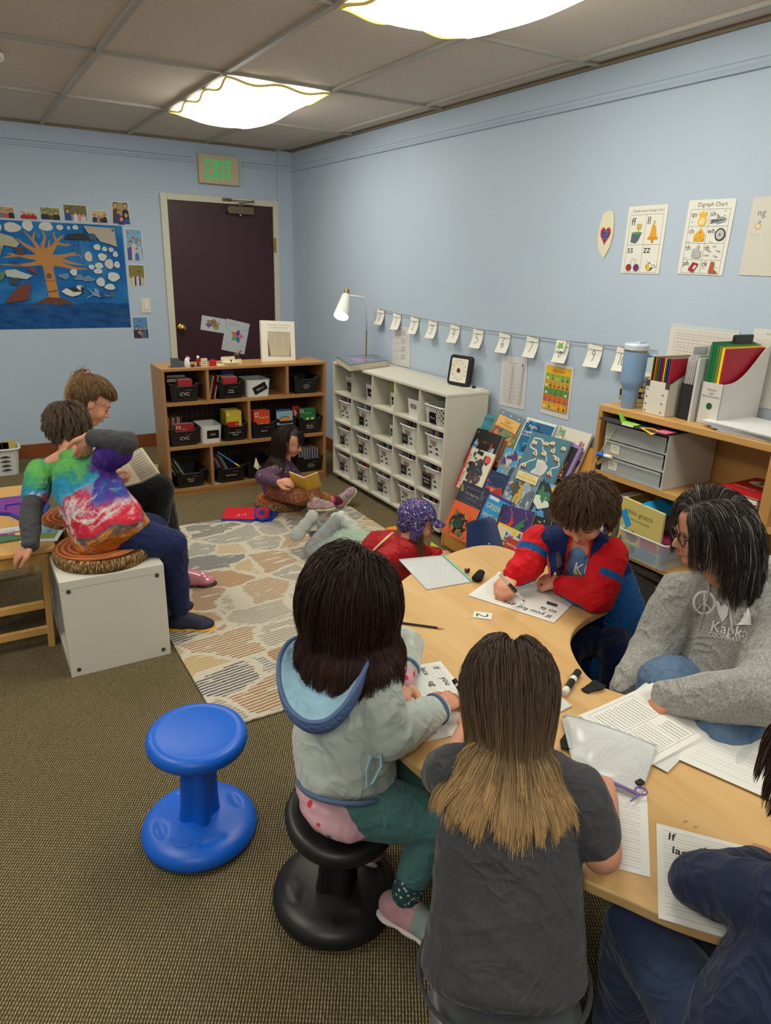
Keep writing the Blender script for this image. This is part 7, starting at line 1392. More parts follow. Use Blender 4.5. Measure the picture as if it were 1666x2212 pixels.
def faceparts(m,par,brow=(70,50,36),lip=(186,100,92),closed=True,iris=(70,50,40)):
    s=np.linalg.norm(m[:3,2])
    def arc(c,rx_,rz_,y,a0,a1,n=9,tilt=0):return [hp(m,(c[0]+rx_*math.cos(t),y-.5*abs(c[0]+rx_*math.cos(t)-0)**2*.9,c[1]+rz_*math.sin(t)+tilt*(math.cos(t)))) for t in np.linspace(a0,a1,n)]
    b=B()
    for s_ in (-1,1):b.tube(arc((s_*.135,.045),.085,.03,.372,.4,2.74),np.array([.006,.011,.013,.014,.014,.014,.013,.011,.006])*s,M(brow,.8),6)
    b.build('eyebrows',par)
    b=B()
    if closed:
        for s_ in (-1,1):b.tube(arc((s_*.132,-.012),.058,-.024,.348,.15,2.99),np.array([.004,.007,.009,.009,.009,.009,.009,.007,.004])*s,M((40,28,24),.7),6)
    else:
        for s_ in (-1,1):v,f=hball(m,(s_*.13,.298,-.005),(.04,.04,.026));b.add(v,f,M((225,220,215),.25));v,f=hball(m,(s_*.13,.325,-.008),(.02,.02,.02));b.add(v,f,M(iris,.2));b.tube(arc((s_*.132,.0),.058,.026,.345,.1,3.04),.006*s,M((40,28,24),.7),6)
    b.build('eyelids',par)
    b=B()
    for z0,rz_,r_ in ((-.238,.012,.016),(-.266,-.012,.020)):b.tube([hp(m,(.085*t,.385-.06*t*t*1.4,z0+rz_*(1-t*t)-(.004 if abs(t)>.9 else 0))) for t in np.linspace(-1,1,9)],np.array([.3,.7,.95,1,.95,1,.95,.7,.3])*r_*s,M(lip,.45),8)
    b.build('lips',par,smooth=True)
def handprims(wrist,pdir,normal,side,curl=(.5,.6,.7,.8),thumb=.5,s=1.,spread=1.):
    """wrist point, direction of the palm, back-of-hand normal, side +1: thumb towards cross(normal,pdir)"""
    d=unit(pdir);n_=np.array(normal,float);n_=unit(n_-d*(n_@d));l=np.cross(n_,d)*side;P_=[];L=.062*s
    w=np.array(wrist,float);pc=w+d*L*.55
    X=np.eye(3);X[:,0]=l;X[:,1]=d;X[:,2]=n_
    P_.append(ball(pc,(.031*s,.036*s,.014*s),X));P_+=[cap(w,w+d*L*.4,.019*s,.02*s)]
    lens=[.050,.056,.052,.042];off=[.0225,.0075,-.0075,-.0215]
    for i in range(4):
        c=curl[i];b0=w+d*L*(.95 if i in (1,2) else .88)+l*off[i]*s;a_=0;dd=unit(d+l*(off[i]*6*spread));q=b0;P_.append(cap(w+d*L*.4+l*off[i]*s*.7,b0,.011*s,.0092*s));rr=[.0088,.0080,.0072,.0062]
        for j,fr in enumerate((.46,.30,.24)):
            a_+=c*(.9 if j==0 else 1.05);v=dd*math.cos(a_)-n_*math.sin(a_);q2=q+v*lens[i]*fr*s*1.05;P_.append(cap(q,q2,rr[j]*s,rr[j+1]*s,12,3));q=q2
    t0=w+d*L*.15+l*.02*s;v1=unit(l*.75+d*.7-n_*.35*thumb*1.2);t1=t0+v1*.030*s;v2=unit(d*.9+l*(.5-.7*thumb)-n_*thumb*.7);t2=t1+v2*.024*s;t3=t2+unit(v2-l*.2*thumb-n_*.1)*.020*s
    P_+=[cap(t0,t1,.0125*s,.0105*s),cap(t1,t2,.0100*s,.0088*s),cap(t2,t3,.0086*s,.007*s)]
    return P_
def skinmat(c=(206,152,124)):
    g=NG(.5,spec=.35);n=g.noise(18,detail=3);c2=tuple(int(v*k) for v,k in zip(c,(.97,.90,.88)));g.b.inputs['Subsurface Weight'].default_value=.12;g.b.inputs['Subsurface Radius'].default_value=(.01,.004,.002);g.b.inputs['Subsurface Scale'].default_value=.5
    g.bump(g.noise(300,detail=2).outputs[0],.05,.001);return g.col(g.mix(n.outputs[0],c2,c))
SKIN=skinmat((214,158,130));SKIN2=skinmat((198,140,110));SKIN3=skinmat((196,142,114))
def hairmat(rough=.42):
    m=bpy.data.materials.new('hair');m.use_nodes=True;nt=m.node_tree;b=nt.nodes['Principled BSDF'];b.inputs['Roughness'].default_value=rough;b.inputs['Specular IOR Level'].default_value=.35
    a=nt.nodes.new('ShaderNodeAttribute');a.attribute_name='strand_colour';nt.links.new(a.outputs['Color'],b.inputs['Base Color']);return m
HAIRM=hairmat()
def hair(name,par,roots,dirs,length,step,colliders,col_root,col_tip,grav=.35,stiff=.6,rad=.0011,clump=.5,nclump=60,jitter=.05,colvar=.18,tip_mix=1.5,curl=0.,seed=1,flow=None,side=4,grey=0.,cut=None):
    """strands grown from roots, bending down and lying on the colliders; ellipsoids given as (centre, 3x3 axes)"""
    rg=np.random.default_rng(seed);n=len(roots);L=length if hasattr(length,'__len__') else np.full(n,length);L=np.array(L)*rg.uniform(.9,1.06,n);K=max(6,int(max(L)/step));st=L/K
    P_=np.zeros((K+1,n,3));P_[0]=roots;d=dirs/np.linalg.norm(dirs,axis=1)[:,None]+rg.normal(size=(n,3))*jitter;down=np.array([0,0,-1.]);p_=P_[0].copy()
    lift=rg.uniform(0.0,1.0,n)**1.5*.012
    for k in range(1,K+1):
        t=k/K;fl=flow(p_,t) if flow is not None else 0
        d=d*stiff+down*grav*(.8+.5*t)+fl+rg.normal(size=(n,3))*jitter*.25;d /= np.linalg.norm(d,axis=1)[:,None]+1e-9
        p_=p_+d*st[:,None]
        for (c,A) in colliders:
            Ai=np.linalg.inv(A);q=(p_-c)@Ai.T;r=np.linalg.norm(q,axis=1);lim=1+lift/np.mean(np.linalg.norm(A,axis=0));ins=r<lim
            if ins.any():p_[ins]=c+(q[ins]/r[ins,None]*lim[ins,None])@A.T
        dn=p_-P_[k-1];d=dn/(np.linalg.norm(dn,axis=1)[:,None]+1e-9);P_[k]=p_
    if curl: 
        ph=rg.uniform(0,6,n); 
        for k in range(K+1):t=k/K;P_[k]+=curl*t*np.stack([np.sin(ph+9*t),np.cos(ph+8*t),.3*np.sin(ph+7*t)],1)
    if clump>0:
        ci=rg.choice(n,min(nclump,n),replace=False);D=((P_[0][:,None]-P_[0][ci][None])**2).sum(2) if n*len(ci)<4e6 else None
        nn=ci[D.argmin(1)]
        for k in range(K+1):w=clump*(k/K)**1.2;P_[k]=P_[k]*(1-w)+P_[k][nn]*w
    if cut is not None:
        ok=cut(P_[-1]);P_=P_[:,ok];n=P_.shape[1]
    tg=np.gradient(P_,axis=0);tg /= np.linalg.norm(tg,axis=2)[...,None]+1e-9;ref=rg.normal(size=(n,3));x=np.cross(tg,ref[None]);x /= np.linalg.norm(x,axis=2)[...,None]+1e-9;y=np.cross(tg,x)
    rr=rad*rg.uniform(.7,1.3,n)[None]*(1-.75*(np.linspace(0,1,K+1)**3))[:,None]
    S=3;V=np.stack([P_+rr[...,None]*(x*math.cos(a_)+y*math.sin(a_)) for a_ in (0,2.094,4.189)],2)   # K+1,n,S,3
    V=V.transpose(1,0,2,3);verts=V.reshape(-1,3);i=np.arange(n)[:,None,None]*(K+1)*S;k_=np.arange(K)[None,:,None]*S;s_=np.arange(S)[None,None]
    a0=i+k_+s_;a1=i+k_+(s_+1) % S;faces=np.stack([a0,a1,a1+S,a0+S],-1).reshape(-1,4)
    if par is not None:verts=verts-np.array(wloc(par))
    me=bpy.data.meshes.new(name);nf=len(faces);me.vertices.add(len(verts));me.vertices.foreach_set('co',verts.ravel());me.loops.add(nf*4);me.loops.foreach_set('vertex_index',faces.ravel().astype(np.int32));me.polygons.add(nf)
    me.polygons.foreach_set('loop_start',np.arange(nf,dtype=np.int32)*4);me.polygons.foreach_set('loop_total',np.full(nf,4,dtype=np.int32));me.polygons.foreach_set('use_smooth',np.ones(nf,dtype=bool));me.update();me.validate()
    cr,ct=np.array(lin(col_root)[:3]),np.array(lin(col_tip)[:3]);t=np.linspace(0,1,K+1)**tip_mix;C_=cr[None,None]*(1-t)[:,None,None]+ct[None,None]*t[:,None,None];var=rg.uniform(1-colvar,1+colvar*1.4,n);C_=C_*var[None,:,None]
    if grey:gm=(rg.uniform(size=n)<grey);C_=np.where(gm[None,:,None],np.array([.30,.28,.26])*rg.uniform(.6,1.3,n)[None,:,None],C_)
    C_=np.repeat(C_.transpose(1,0,2)[:,:,None],S,2).reshape(-1,3);C4=np.concatenate([np.clip(C_,0,1),np.ones((len(C_),1))],1)
    at_=me.color_attributes.new('strand_colour','FLOAT_COLOR','POINT');at_.data.foreach_set('color',C4.ravel().astype(np.float32));me.materials.append(HAIRM)
    o=bpy.data.objects.new(name,me);COL.objects.link(o);o.parent=par;return o
def scalp(m,n,seed=0,zmin=-.2,face=True,zfront=.26,side=.0):
    """root points on the cranium in head space that exclude the face"""
    rg=np.random.default_rng(seed);o=[]
    while len(o)<n:
        v=rg.normal(size=3);v /= np.linalg.norm(v);p_=np.array([0,-.06,.13])+v*np.array([.37,.435,.375])
        if p_[2]<zmin:continue
        if face and p_[1]>.05 and p_[2]<zfront+(.10*max(0,.2-p_[1])):continue
        if face and p_[1]>-.06 and p_[2]<.0:continue
        o.append(p_)
    o=np.array(o);nrm=(o-np.array([0,-.06,.13]))/np.array([.37,.435,.375])**2;nrm /= np.linalg.norm(nrm,axis=1)[:,None]
    return o,nrm
def headcol(m,k=1.03):c=hp(m,(0,-.06,.13));A=m[:3,:3]@np.diag([.37*k,.435*k,.38*k]);return (c,A)
def facecol(m,k=1.):c=hp(m,(0,.05,-.12));A=m[:3,:3]@np.diag([.31*k,.30*k,.36*k]);return (c,A)
def ellc(c,r):return (np.array(c,float),np.diag(r).astype(float))
def haircap(m,col,par,name='scalp_hair',k=1.0,zcut=.22,backz=-.25):
    prims=[hball(m,(0,-.062,.135),(.375*k,.44*k,.38*k)),hball(m,(0,-.14,-.05),(.30*k,.30*k,.28*k))];inv=np.linalg.inv(m)
    def keep(A):q=(A-m[:3,3])@inv[:3,:3].T;return ~(((q[:,1]>.02) & (q[:,2]<zcut)) | (q[:,2]<backz))
    return blobmesh(name,prims,.006,M(col,.6,bump=.4,bscale=300),par,2,keep=keep)
def person(label,loc):return thing('person',label,'person',loc)
def shoe(name,par,ank,toe,up,cols,s=1.,sole=(226,224,220),solet=.010,L=.175,extra=None,lace=(226,226,222)):
    """ankle centre, direction of the toe, up direction of the shoe"""
    d=unit(toe);u=np.array(up,float);u=unit(u-d*(u@d));l=np.cross(d,u);X=np.stack([l,d,u],1);a=np.array(ank,float)
    def P_(x,y,z):return a+(X@np.array([x,y,z]))*s
    h=-.055
    pr=[ball(P_(0,-.025,h+.028),(.030*s,.036*s,.034*s),X),ball(P_(0,.03,h+.026),(.031*s,.045*s,.032*s),X),ball(P_(0,.085,h+.016),(.037*s,.050*s,.024*s),X),cap(P_(0,-.012,h+.03),P_(0,.0,-.0),.033*s,.030*s),cap(P_(0,-.02,h+.028),P_(0,.085,h+.020),.033*s,.031*s),cap(P_(0,.0,-.005),P_(0,.06,h+.03),.028*s,.028*s)]
    o=blobmesh(name,pr,.005,cols if isinstance(cols,list) else [cols],par,3,paint=extra(a,X,s) if extra else None)
    pr=[cap(P_(-.008,-.02,h),P_(-.008,.09,h),solet*1.0*s,solet*1.0*s),cap(P_(.008,-.02,h),P_(.008,.09,h),solet*1.0*s,solet*1.0*s),ball(P_(0,-.022,h-.0),(.034*s,.04*s,solet*s),X),ball(P_(0,.035,h-.0),(.034*s,.05*s,solet*s),X),ball(P_(0,.09,h-.001),(.040*s,.050*s,solet*s),X)]
    so=blobmesh('sole',pr,.005,M(sole,.5),par,2);b=B()
    for k in range(4):y,z=.028+.014*k,h+.066-.0062*k;b.tube([P_(-.021,y,z-.012),P_(-.010,y+.003,z),P_(.010,y-.003,z),P_(.021,y,z-.012)],.0022*s,M(lace,.7),5)
    b.build('laces',par);return o

def clothbump(g,fine=160.,s=.4,sc=9.,fk=.05):
    n1=g.noise(fine,detail=3);n2=g.noise(sc,detail=2,dist=1.6);r=g.math('POWER',g.math('SUBTRACT',1.,g.math('ABSOLUTE',g.math('SUBTRACT',g.math('MULTIPLY',n2.outputs[0],2.),1.))),5.)
    g.bump(g.math('ADD',r,g.math('MULTIPLY',n1.outputs[0],fk)),s,.014)
def fab(c,k=.3,sc=90,sheen=.3,noise=.12,ns=30,rough=.9,wr=.34):
    g=NG(rough,spec=.15);clothbump(g,sc*1.5,wr);g.b.inputs['Sheen Weight'].default_value=sheen*.5;n=g.noise(ns);return g.col(g.mix(n.outputs[0],tuple(int(v*(1-noise)) for v in c),tuple(min(255,int(v*(1+noise))) for v in c)))

def surf_at(ob,px,py,off=.004,dflt=1.8):
    d=_ray(px,py);o_=Vector(CAMP)-wloc(ob);hit,loc,nr_,_=ob.ray_cast(o_,Vector(d).normalized());return (np.array(loc)+np.array(wloc(ob))-np.array(d)/np.linalg.norm(d)*off) if hit else CAMP+d*dflt
# ================================================================ child in the hooded fleece on the black stool
def girl_fleece():
    t=person('child with long dark hair in a pale hooded fleece, writing on the black wobble stool',(-2.08,-5.03,0));vx=.0045
    hipc=np.array([-2.075,-5.045,.425]);neck=np.array([-2.005,-4.955,.775]);hc=atd(757,1285,1.60);m=headframe(hc,(.66,.30,-.62),(.30,.12,.95),.186)
    shR=neck+np.array([-.015,-.105,-.055]);shL=neck+np.array([.03,.115,-.055])
    elR=atz(838,1590,.61);wrR=atz(950,1528,.60);elL=atz(872,1395,.625);wrL=atz(868,1478,.605)
    kn1=atd(925,1790,1.60);an1=atd(880,1925,1.68);kn2=atd(900,1700,1.82);an2=atd(815,1810,1.86)
    kn1,an1=atd(945,1775,1.58),atd(875,1935,1.62);kn2,an2=atd(930,1690,1.85),atd(808,1815,1.95)
    hip1=hipc+np.array([.0,-.06,-.01]);hip2=hipc+np.array([.03,.06,-.01])
    sk=headprims(m,ears=False)+[cap(neck,hp(m,(0,-.1,-.3)),.045,.045)]+chain([neck,hipc+np.array([0,0,.12]),hipc],[.05,.065,.075])+chain([shR,elR,wrR],[.035,.03,.022])+chain([shL,elL,wrL],[.035,.03,.022])+chain([hip1,kn1,an1],[.06,.042,.028])+chain([hip2,kn2,an2],[.06,.042,.028])
    sk+=[cap(shR,neck,.04,.05),cap(shL,neck,.04,.05)]
    sk+=handprims(wrL,atz(858,1535,.59)-wrL,(-.15,-.1,1),1,(.25,.3,.35,.5),.2,.98)
    sk+=handprims(wrR,atz(1003,1490,.60)-wrR,(-.2,-.2,1),1,(.5,.55,.6,.7),.5,.95)
    blobmesh('body',sk,.0038,SKIN,t,3);faceparts(m,t)
    FL=NG(.95,spec=.08);n=FL.noise(34,detail=5);n2=FL.noise(5,detail=2);c=FL.mix(n.outputs[0],(164,170,160),(196,204,198));c=FL.mix(FL.math('MULTIPLY',n2.outputs[0],.5),c,(176,194,196));clothbump(FL,60,.35,8,.3);FL.b.inputs['Sheen Weight'].default_value=.4;FL=FL.col(c)
    wst=hipc+np.array([.0,.0,.045]);mid=(neck+wst)/2+np.array([-.02,-.01,.0]);NB=M((86,106,138),.8)
    X=np.stack([unit((-.25,-.96,0)),unit((.93,-.25,-.22)),unit((.2,0,1))],1)
    tor=torso(wst+np.array([0,0,-.01]),neck+np.array([-.02,-.01,-.05]),[(0,.134,.120,0),(.3,.140,.125,-.004),(.6,.135,.115,-.006),(.85,.135,.10,0),(1,.10,.08,0)],X)+[cap(shR,neck,.055,.06),cap(shL,neck,.055,.06)]
    def lv(p0,p1,w):return p0*(1-w)+p1*w
    ew=lv(elR,wrR,.88);sl=chain([shR,lv(shR,elR,.5),elR,lv(elR,wrR,.5),ew],[.060,.058,.056,.050,.040]);sl+=chain([shL,lv(shL,elL,.5),elL,lv(elL,wrL,.62)],[.06,.056,.054,.045])
    blobmesh('fleece_jacket',tor+sl,.0045,[FL],t,4,disp=folds(.006,42,3))
    b=B()
    def ringat(p_,ax,r,th,mm,ry=None,flat=.7):
        z=unit(ax);x=np.cross(z,(0,0,1)) if abs(z[2])<.9 else np.cross(z,(0,1,0));x=unit(x);y=np.cross(z,x);ry=ry or r
        b.tube([p_+x*r*math.cos(q)+y*ry*math.sin(q) for q in np.linspace(0,2*math.pi,28,endpoint=False)],th,mm,8,closed=True,flat=1)
    ringat(ew+(wrR-elR)*.05,wrR-elR,.034,.006,NB);ringat(lv(elL,wrL,.66),wrL-elL,.040,.006,NB);b.build('cuff_trim',t,smooth=True)
    b=B();z_=unit(neck-wst);x_=unit(X[:,0]-z_*(X[:,0]@z_));y_=np.cross(z_,x_);hm=wst-z_*.032;b.tube([hm+x_*.125*math.cos(q)+y_*.112*math.sin(q) for q in np.linspace(0,2*math.pi,48,endpoint=False)],.006,NB,8,closed=True);b.build('hem_trim',t,smooth=True)
    b=B();LB=M((150,184,204),.5);z0=atd(800,1625,1.50);b.tube([atd(803,1630,1.497),atd(792,1665,1.492),atd(793,1700,1.49),atd(806,1690,1.49),atd(824,1655,1.495),atd(822,1630,1.50)],.0035,LB,6);b.build('pocket_zip',t)
    # pink blouse below the fleece and at the cuff
    PK=NG(.8,spec=.15);v=PK.vor(26,rnd=1);c=PK.mix(PK.math('LESS_THAN',v.outputs['Distance'],.22),(208,164,176),PK.ramp(PK.xyz(v.outputs['Color'])[0],[(0,(206,60,70)),(.25,(56,96,160)),(.45,(214,208,196)),(.75,(214,150,90)),(.9,(50,54,84))],'CONSTANT'));PK=PK.col(c)
    blobmesh('pink_blouse',[ball(hipc+np.array([-.005,-.005,-.01]),(.128,.122,.062),X),ball(hipc+np.array([-.03,-.03,-.025]),(.11,.10,.045),X)]+chain([lv(elL,wrL,.6),lv(elL,wrL,.95)],[.036,.034]),.0045,PK,t,3,disp=folds(.003,60,5))
    TEAL=fab((76,116,116),.2,120,.2,.06)
    blobmesh('teal_leggings',chain([hip1,lv(hip1,kn1,.5),kn1,lv(kn1,an1,.55),lv(kn1,an1,.92)],[.078,.070,.054,.046,.036])+chain([hip2,kn2,lv(kn2,an2,.9)],[.075,.052,.036])+[ball(hipc+np.array([.02,0,-.02]),(.12,.115,.05),X)],.005,TEAL,t,4,disp=folds(.001,60,6))
    FLR=NG(.8);v=FLR.vor(95,rnd=1);FLR=FLR.col(FLR.mix(FLR.math('LESS_THAN',v.outputs['Distance'],.33),(40,74,82),FLR.ramp(FLR.xyz(v.outputs['Color'])[0],[(0,(206,206,180)),(.6,(150,140,190)),(.8,(180,190,150))],'CONSTANT')))
    blobmesh('floral_cuff',chain([lv(kn1,an1,.74),lv(kn1,an1,.95)],[.0405,.036]),.004,FLR,t,1)
    PS=fab((186,142,150),.3,150,.2,.08);MG=M((132,146,146),.8,bump=.5,bscale=400)
    def sp(a,X_,s):return lambda A:(((A-a)@X_)[:,1]/s>.038)*1
    for an,toe,up in ((an1,atd(960,2010,1.57)-atd(870,1960,1.62),(.25,.25,.9)),(an2,atd(800,1860,1.93)-an2+np.array([.05,.05,0]),(0,0,1))):shoe('shoe',t,an+np.array([0,0,-.012]),toe,up,[PS,MG],1.0,(206,198,192),.010,extra=sp)
    # hood lying on the back
    hB=NG(.85);q=hB.vor(60,feature='DISTANCE_TO_EDGE');hB.bump(q.outputs[0],.8,.006);hB=hB.col(hB.mix(hB.noise(20).outputs[0],(72,98,146),(92,118,164)));LBm=fab((150,190,214),.3,120,.4,.08)
    rimp=[atd(*q) for q in [(655,1372,1.66),(622,1385,1.62),(602,1420,1.58),(601,1475,1.53),(620,1530,1.49),(660,1562,1.46),(705,1560,1.455),(745,1525,1.46),(775,1475,1.48),(800,1420,1.54)]]
    rim=np.array(rimp);tt=np.linspace(0,len(rim)-1,46);rim=np.stack([np.interp(tt,range(len(rim)),rim[:,k]) for k in range(3)],1)
    for _ in range(4):rim[1:-1]=rim[1:-1]*.5+.25*(rim[:-2]+rim[2:])
    cen=neck+np.array([-.035,-.03,.00]);inner=[];outer=[];K_=12
    for r in rim:
        low=cen*.55+r*.45+np.array([-.012,-.01,-.055])
        inner.append([r*(1-q)**2+2*q*(1-q)*(r*.55+cen*.45+np.array([0,0,-.05]))+q*q*(cen+(r-cen)*.12+np.array([0,0,.03])) for q in np.linspace(0,1,K_)])
        wv=unit(r-cen)*.0;outer.append([r*(1-q)**2+2*q*(1-q)*(r+np.array([0,0,-.045])+unit((r-cen)*np.array([1,1,0]))*.012)+q*q*(cen+(r-cen)*.55+np.array([0,0,-.10])) for q in np.linspace(0,1,K_)])
    for nm,G,mm in (('hood_lining',inner,LBm),('quilted_hood',outer,hB)):
        V=np.array(G);n1=V.shape[0];o=mkobj(nm,V.reshape(-1,3),[(i*K_+k,i*K_+k+1,(i+1)*K_+k+1,(i+1)*K_+k) for i in range(n1-1) for k in range(K_-1)],[mm],t,smooth=True);s_=o.modifiers.new('thick','SOLIDIFY');s_.thickness=.006;s_.offset=0
    b=B();b.tube(rim,.0055,M((84,108,152),.8),8);b.build('hood_edge',t,smooth=True)
    marker('marker','black capped marker in the hand of the child in the hooded fleece',atd(1000,1500,1.70),atd(981,1468,1.72),.006)
    # hair
    haircap(m,(34,22,18),t,zcut=.2,backz=-.3);R_,N_=scalp(m,9000,3,zmin=-.22,zfront=.2);roots=hp(m,R_);nrm=N_@m[:3,:3].T;nrm /= np.linalg.norm(nrm,axis=1)[:,None]
    partd=np.array(R_);sidew=np.sign(R_[:,0]-.04)[:,None]*(.05+.6*(R_[:,2]>.33)*(R_[:,1]>-.2))[:,None];dr=nrm*.2+sidew*m[:3,0][None]/.186+m[:3,1][None]/.186*np.where(R_[:,1]>.05,.25,-.4)[:,None]
    cols=[headcol(m,1.04),facecol(m,1.06),ellc(neck+np.array([-.03,-.02,-.06]),(.13,.13,.10)),ellc(shR,(.065,.065,.06)),ellc(shL,(.065,.065,.06))]
    Ls=np.where(R_[:,1]>.05,.31,.28)+.03;Ls=Ls*np.random.default_rng(4).uniform(.72,1.08,len(R_))
    hair('hair',t,roots,dr,Ls,.014,cols,(40,24,19),(70,44,34),grav=.30,stiff=.75,rad=.0008,clump=.6,nclump=170,jitter=.05,colvar=.35,seed=5,curl=.004,flow=lambda p_,t_:-(p_-hc)*np.array([1,1,0])*.6*(p_[:,2:3]<hc[2]+.0))
    return t
girl_fleece()
# ================================================================ child in the dark grey T-shirt
def girl_grey():
    t=person('child in a dark grey T-shirt with long brown hair and blond tips, seen from behind',(-2.03,-5.58,0))
    hip=atd(1085,2090,1.27);hip[2]=.435;neck=atd(1098,1640,1.30);hc=atd(1100,1490,1.36);m=headframe(hc,(.55,.68,-.48),(.25,.36,.90),.185)
    rt=unit((.84,-.54,0));fw=unit((.54,.84,0));shL=neck-rt*.095+fw*.01+np.array([0,0,-.045]);shR=neck+rt*.125+np.array([0,0,-.05])
    shR=np.array([-1.862,-5.545,.700]);elR=np.array([-1.855,-5.612,.612]);wrR=np.array([-1.73,-5.51,.60]);elL=atd(935,1700,1.55);elL=shL+fw*.13-rt*.005+np.array([0,0,-.11]);wrL=elL+fw*.12+rt*.05+np.array([0,0,.0]);wrL[2]=.60
    h1=hip-rt*.065;h2=hip+rt*.065;k1=h1+fw*.26+np.array([0,0,.0]);k2=h2+fw*.26;a1=k1+fw*.02-np.array([0,0,.33]);a2=k2+fw*.02-np.array([0,0,.33])
    lv=lambda p0,p1,w:p0*(1-w)+p1*w
    sk=headprims(m)+[cap(neck,hp(m,(0,-.1,-.3)),.045,.045)]+chain([neck,lv(neck,hip,.5),hip],[.05,.06,.07])+[cap(shL,neck,.04,.05),cap(shR,neck,.04,.05)]+chain([shR,elR,wrR],[.040,.036,.024])+chain([shL,elL,wrL],[.036,.03,.022])+chain([h1,k1,a1],[.06,.042,.028])+chain([h2,k2,a2],[.06,.042,.028])
    sk+=handprims(wrR,(.5,.8,.0),(0,0,1),1,s=.95)+handprims(wrL,(.7,.6,0),(0,0,1),-1,s=.95)
    for a_ in (a1,a2):sk.append(cap(a_,a_+fw*.12-np.array([0,0,.02]),.028,.022))
    blobmesh('body',sk,.005,SKIN,t,3);faceparts(m,t)
    TG=NG(.95,spec=.08);n=TG.noise(120,TG.map(scale=(1,1,2)),detail=4,rough=.7);clothbump(TG,150,.4,7);TG.b.inputs['Sheen Weight'].default_value=.15;TG=TG.col(TG.mix(n.outputs[0],(50,50,54),(82,82,86)))
    X=np.stack([rt,fw,np.array([0,0,1.])],1);st=neck-hip
    tor=torso(along(hip,neck,-0.02),along(neck,hip,0.04),[(0,.152,.125,-.01),(.25,.142,.115,-.01),(.55,.135,.10,-.01),(.85,.130,.085,-.015),(1,.09,.065,-.01)],X)+[cap(shL,neck,.05,.055),cap(shR,neck,.05,.055)]
    tor+=chain([shR,lv(shR,elR,.4),lv(shR,elR,.66)],[.054,.054,.052])+chain([shL,lv(shL,elL,.5),lv(shL,elL,.80)],[.058,.056,.056])
    f1=folds(.0050,30,8,dirv=(.3,.3,1));blobmesh('grey_shirt',tor,.005,TG,t,5,disp=f1)
    b=B(); 
    b.tube([hip+np.array([0,0,-.028])-fw*.015+rt*.153*math.cos(q)+fw*.131*math.sin(q)+np.array([0,0,.006*math.sin(3*q)]) for q in np.linspace(0,2*math.pi,50,endpoint=False)],.0045,TG,8,closed=True);b.build('shirt_hem',t,smooth=True)
    JN=fab((46,52,70),.3,140);blobmesh('dark_leggings',chain([h1,k1,lv(k1,a1,.9)],[.068,.052,.036])+chain([h2,k2,lv(k2,a2,.9)],[.068,.052,.036])+[ball(hip,(.12,.11,.06),X)],.006,JN,t,3)
    for a_ in (a1,a2):shoe('shoe',t,a_+np.array([0,0,-.01]),fw,(0,0,1),M((50,50,54),.6))
    haircap(m,(58,42,34),t,zcut=.2,backz=-.3);R_,N_=scalp(m,11000,13,zmin=-.25,zfront=.2);roots=hp(m,R_);nrm=N_@m[:3,:3].T;nrm /= np.linalg.norm(nrm,axis=1)[:,None]
    sd=np.sign(R_[:,0]-.02)[:,None]*(.05+.55*(R_[:,2]>.36)*(R_[:,1]>-.15))[:,None];dr=nrm*.2+sd*m[:3,0][None]/.195-m[:3,1][None]/.195*.5*(R_[:,1]<.2)[:,None]
    R3=X;cols=[headcol(m,1.05)]+[(lv(neck,hip,w)-fw*.01,R3@np.diag([a_,b_,.09])) for w,a_,b_ in ((.12,.10,.075),(.25,.132,.098),(.45,.137,.108),(.65,.142,.118),(.85,.15,.128))]
    back=(R_[:,1]<.1);L_=(np.where(back,.265,.26)+.03*(R_[:,2]>.3))*np.random.default_rng(6).uniform(.84,1.04,len(R_))
    def fl(p_,t_):q=((p_-hc)@rt)[:,None];return (-fw*.22*(1-t_))[None]-rt[None]*np.clip(q,-.1,.1)*1.3*(1-t_)
    hair('hair',t,roots,dr,L_,.016,cols,(66,48,38),(220,182,130),grav=.34,stiff=.72,rad=.00075,clump=.6,nclump=240,jitter=.04,colvar=.3,tip_mix=2.6,seed=15,flow=fl,curl=.003)
    return t
girl_grey()
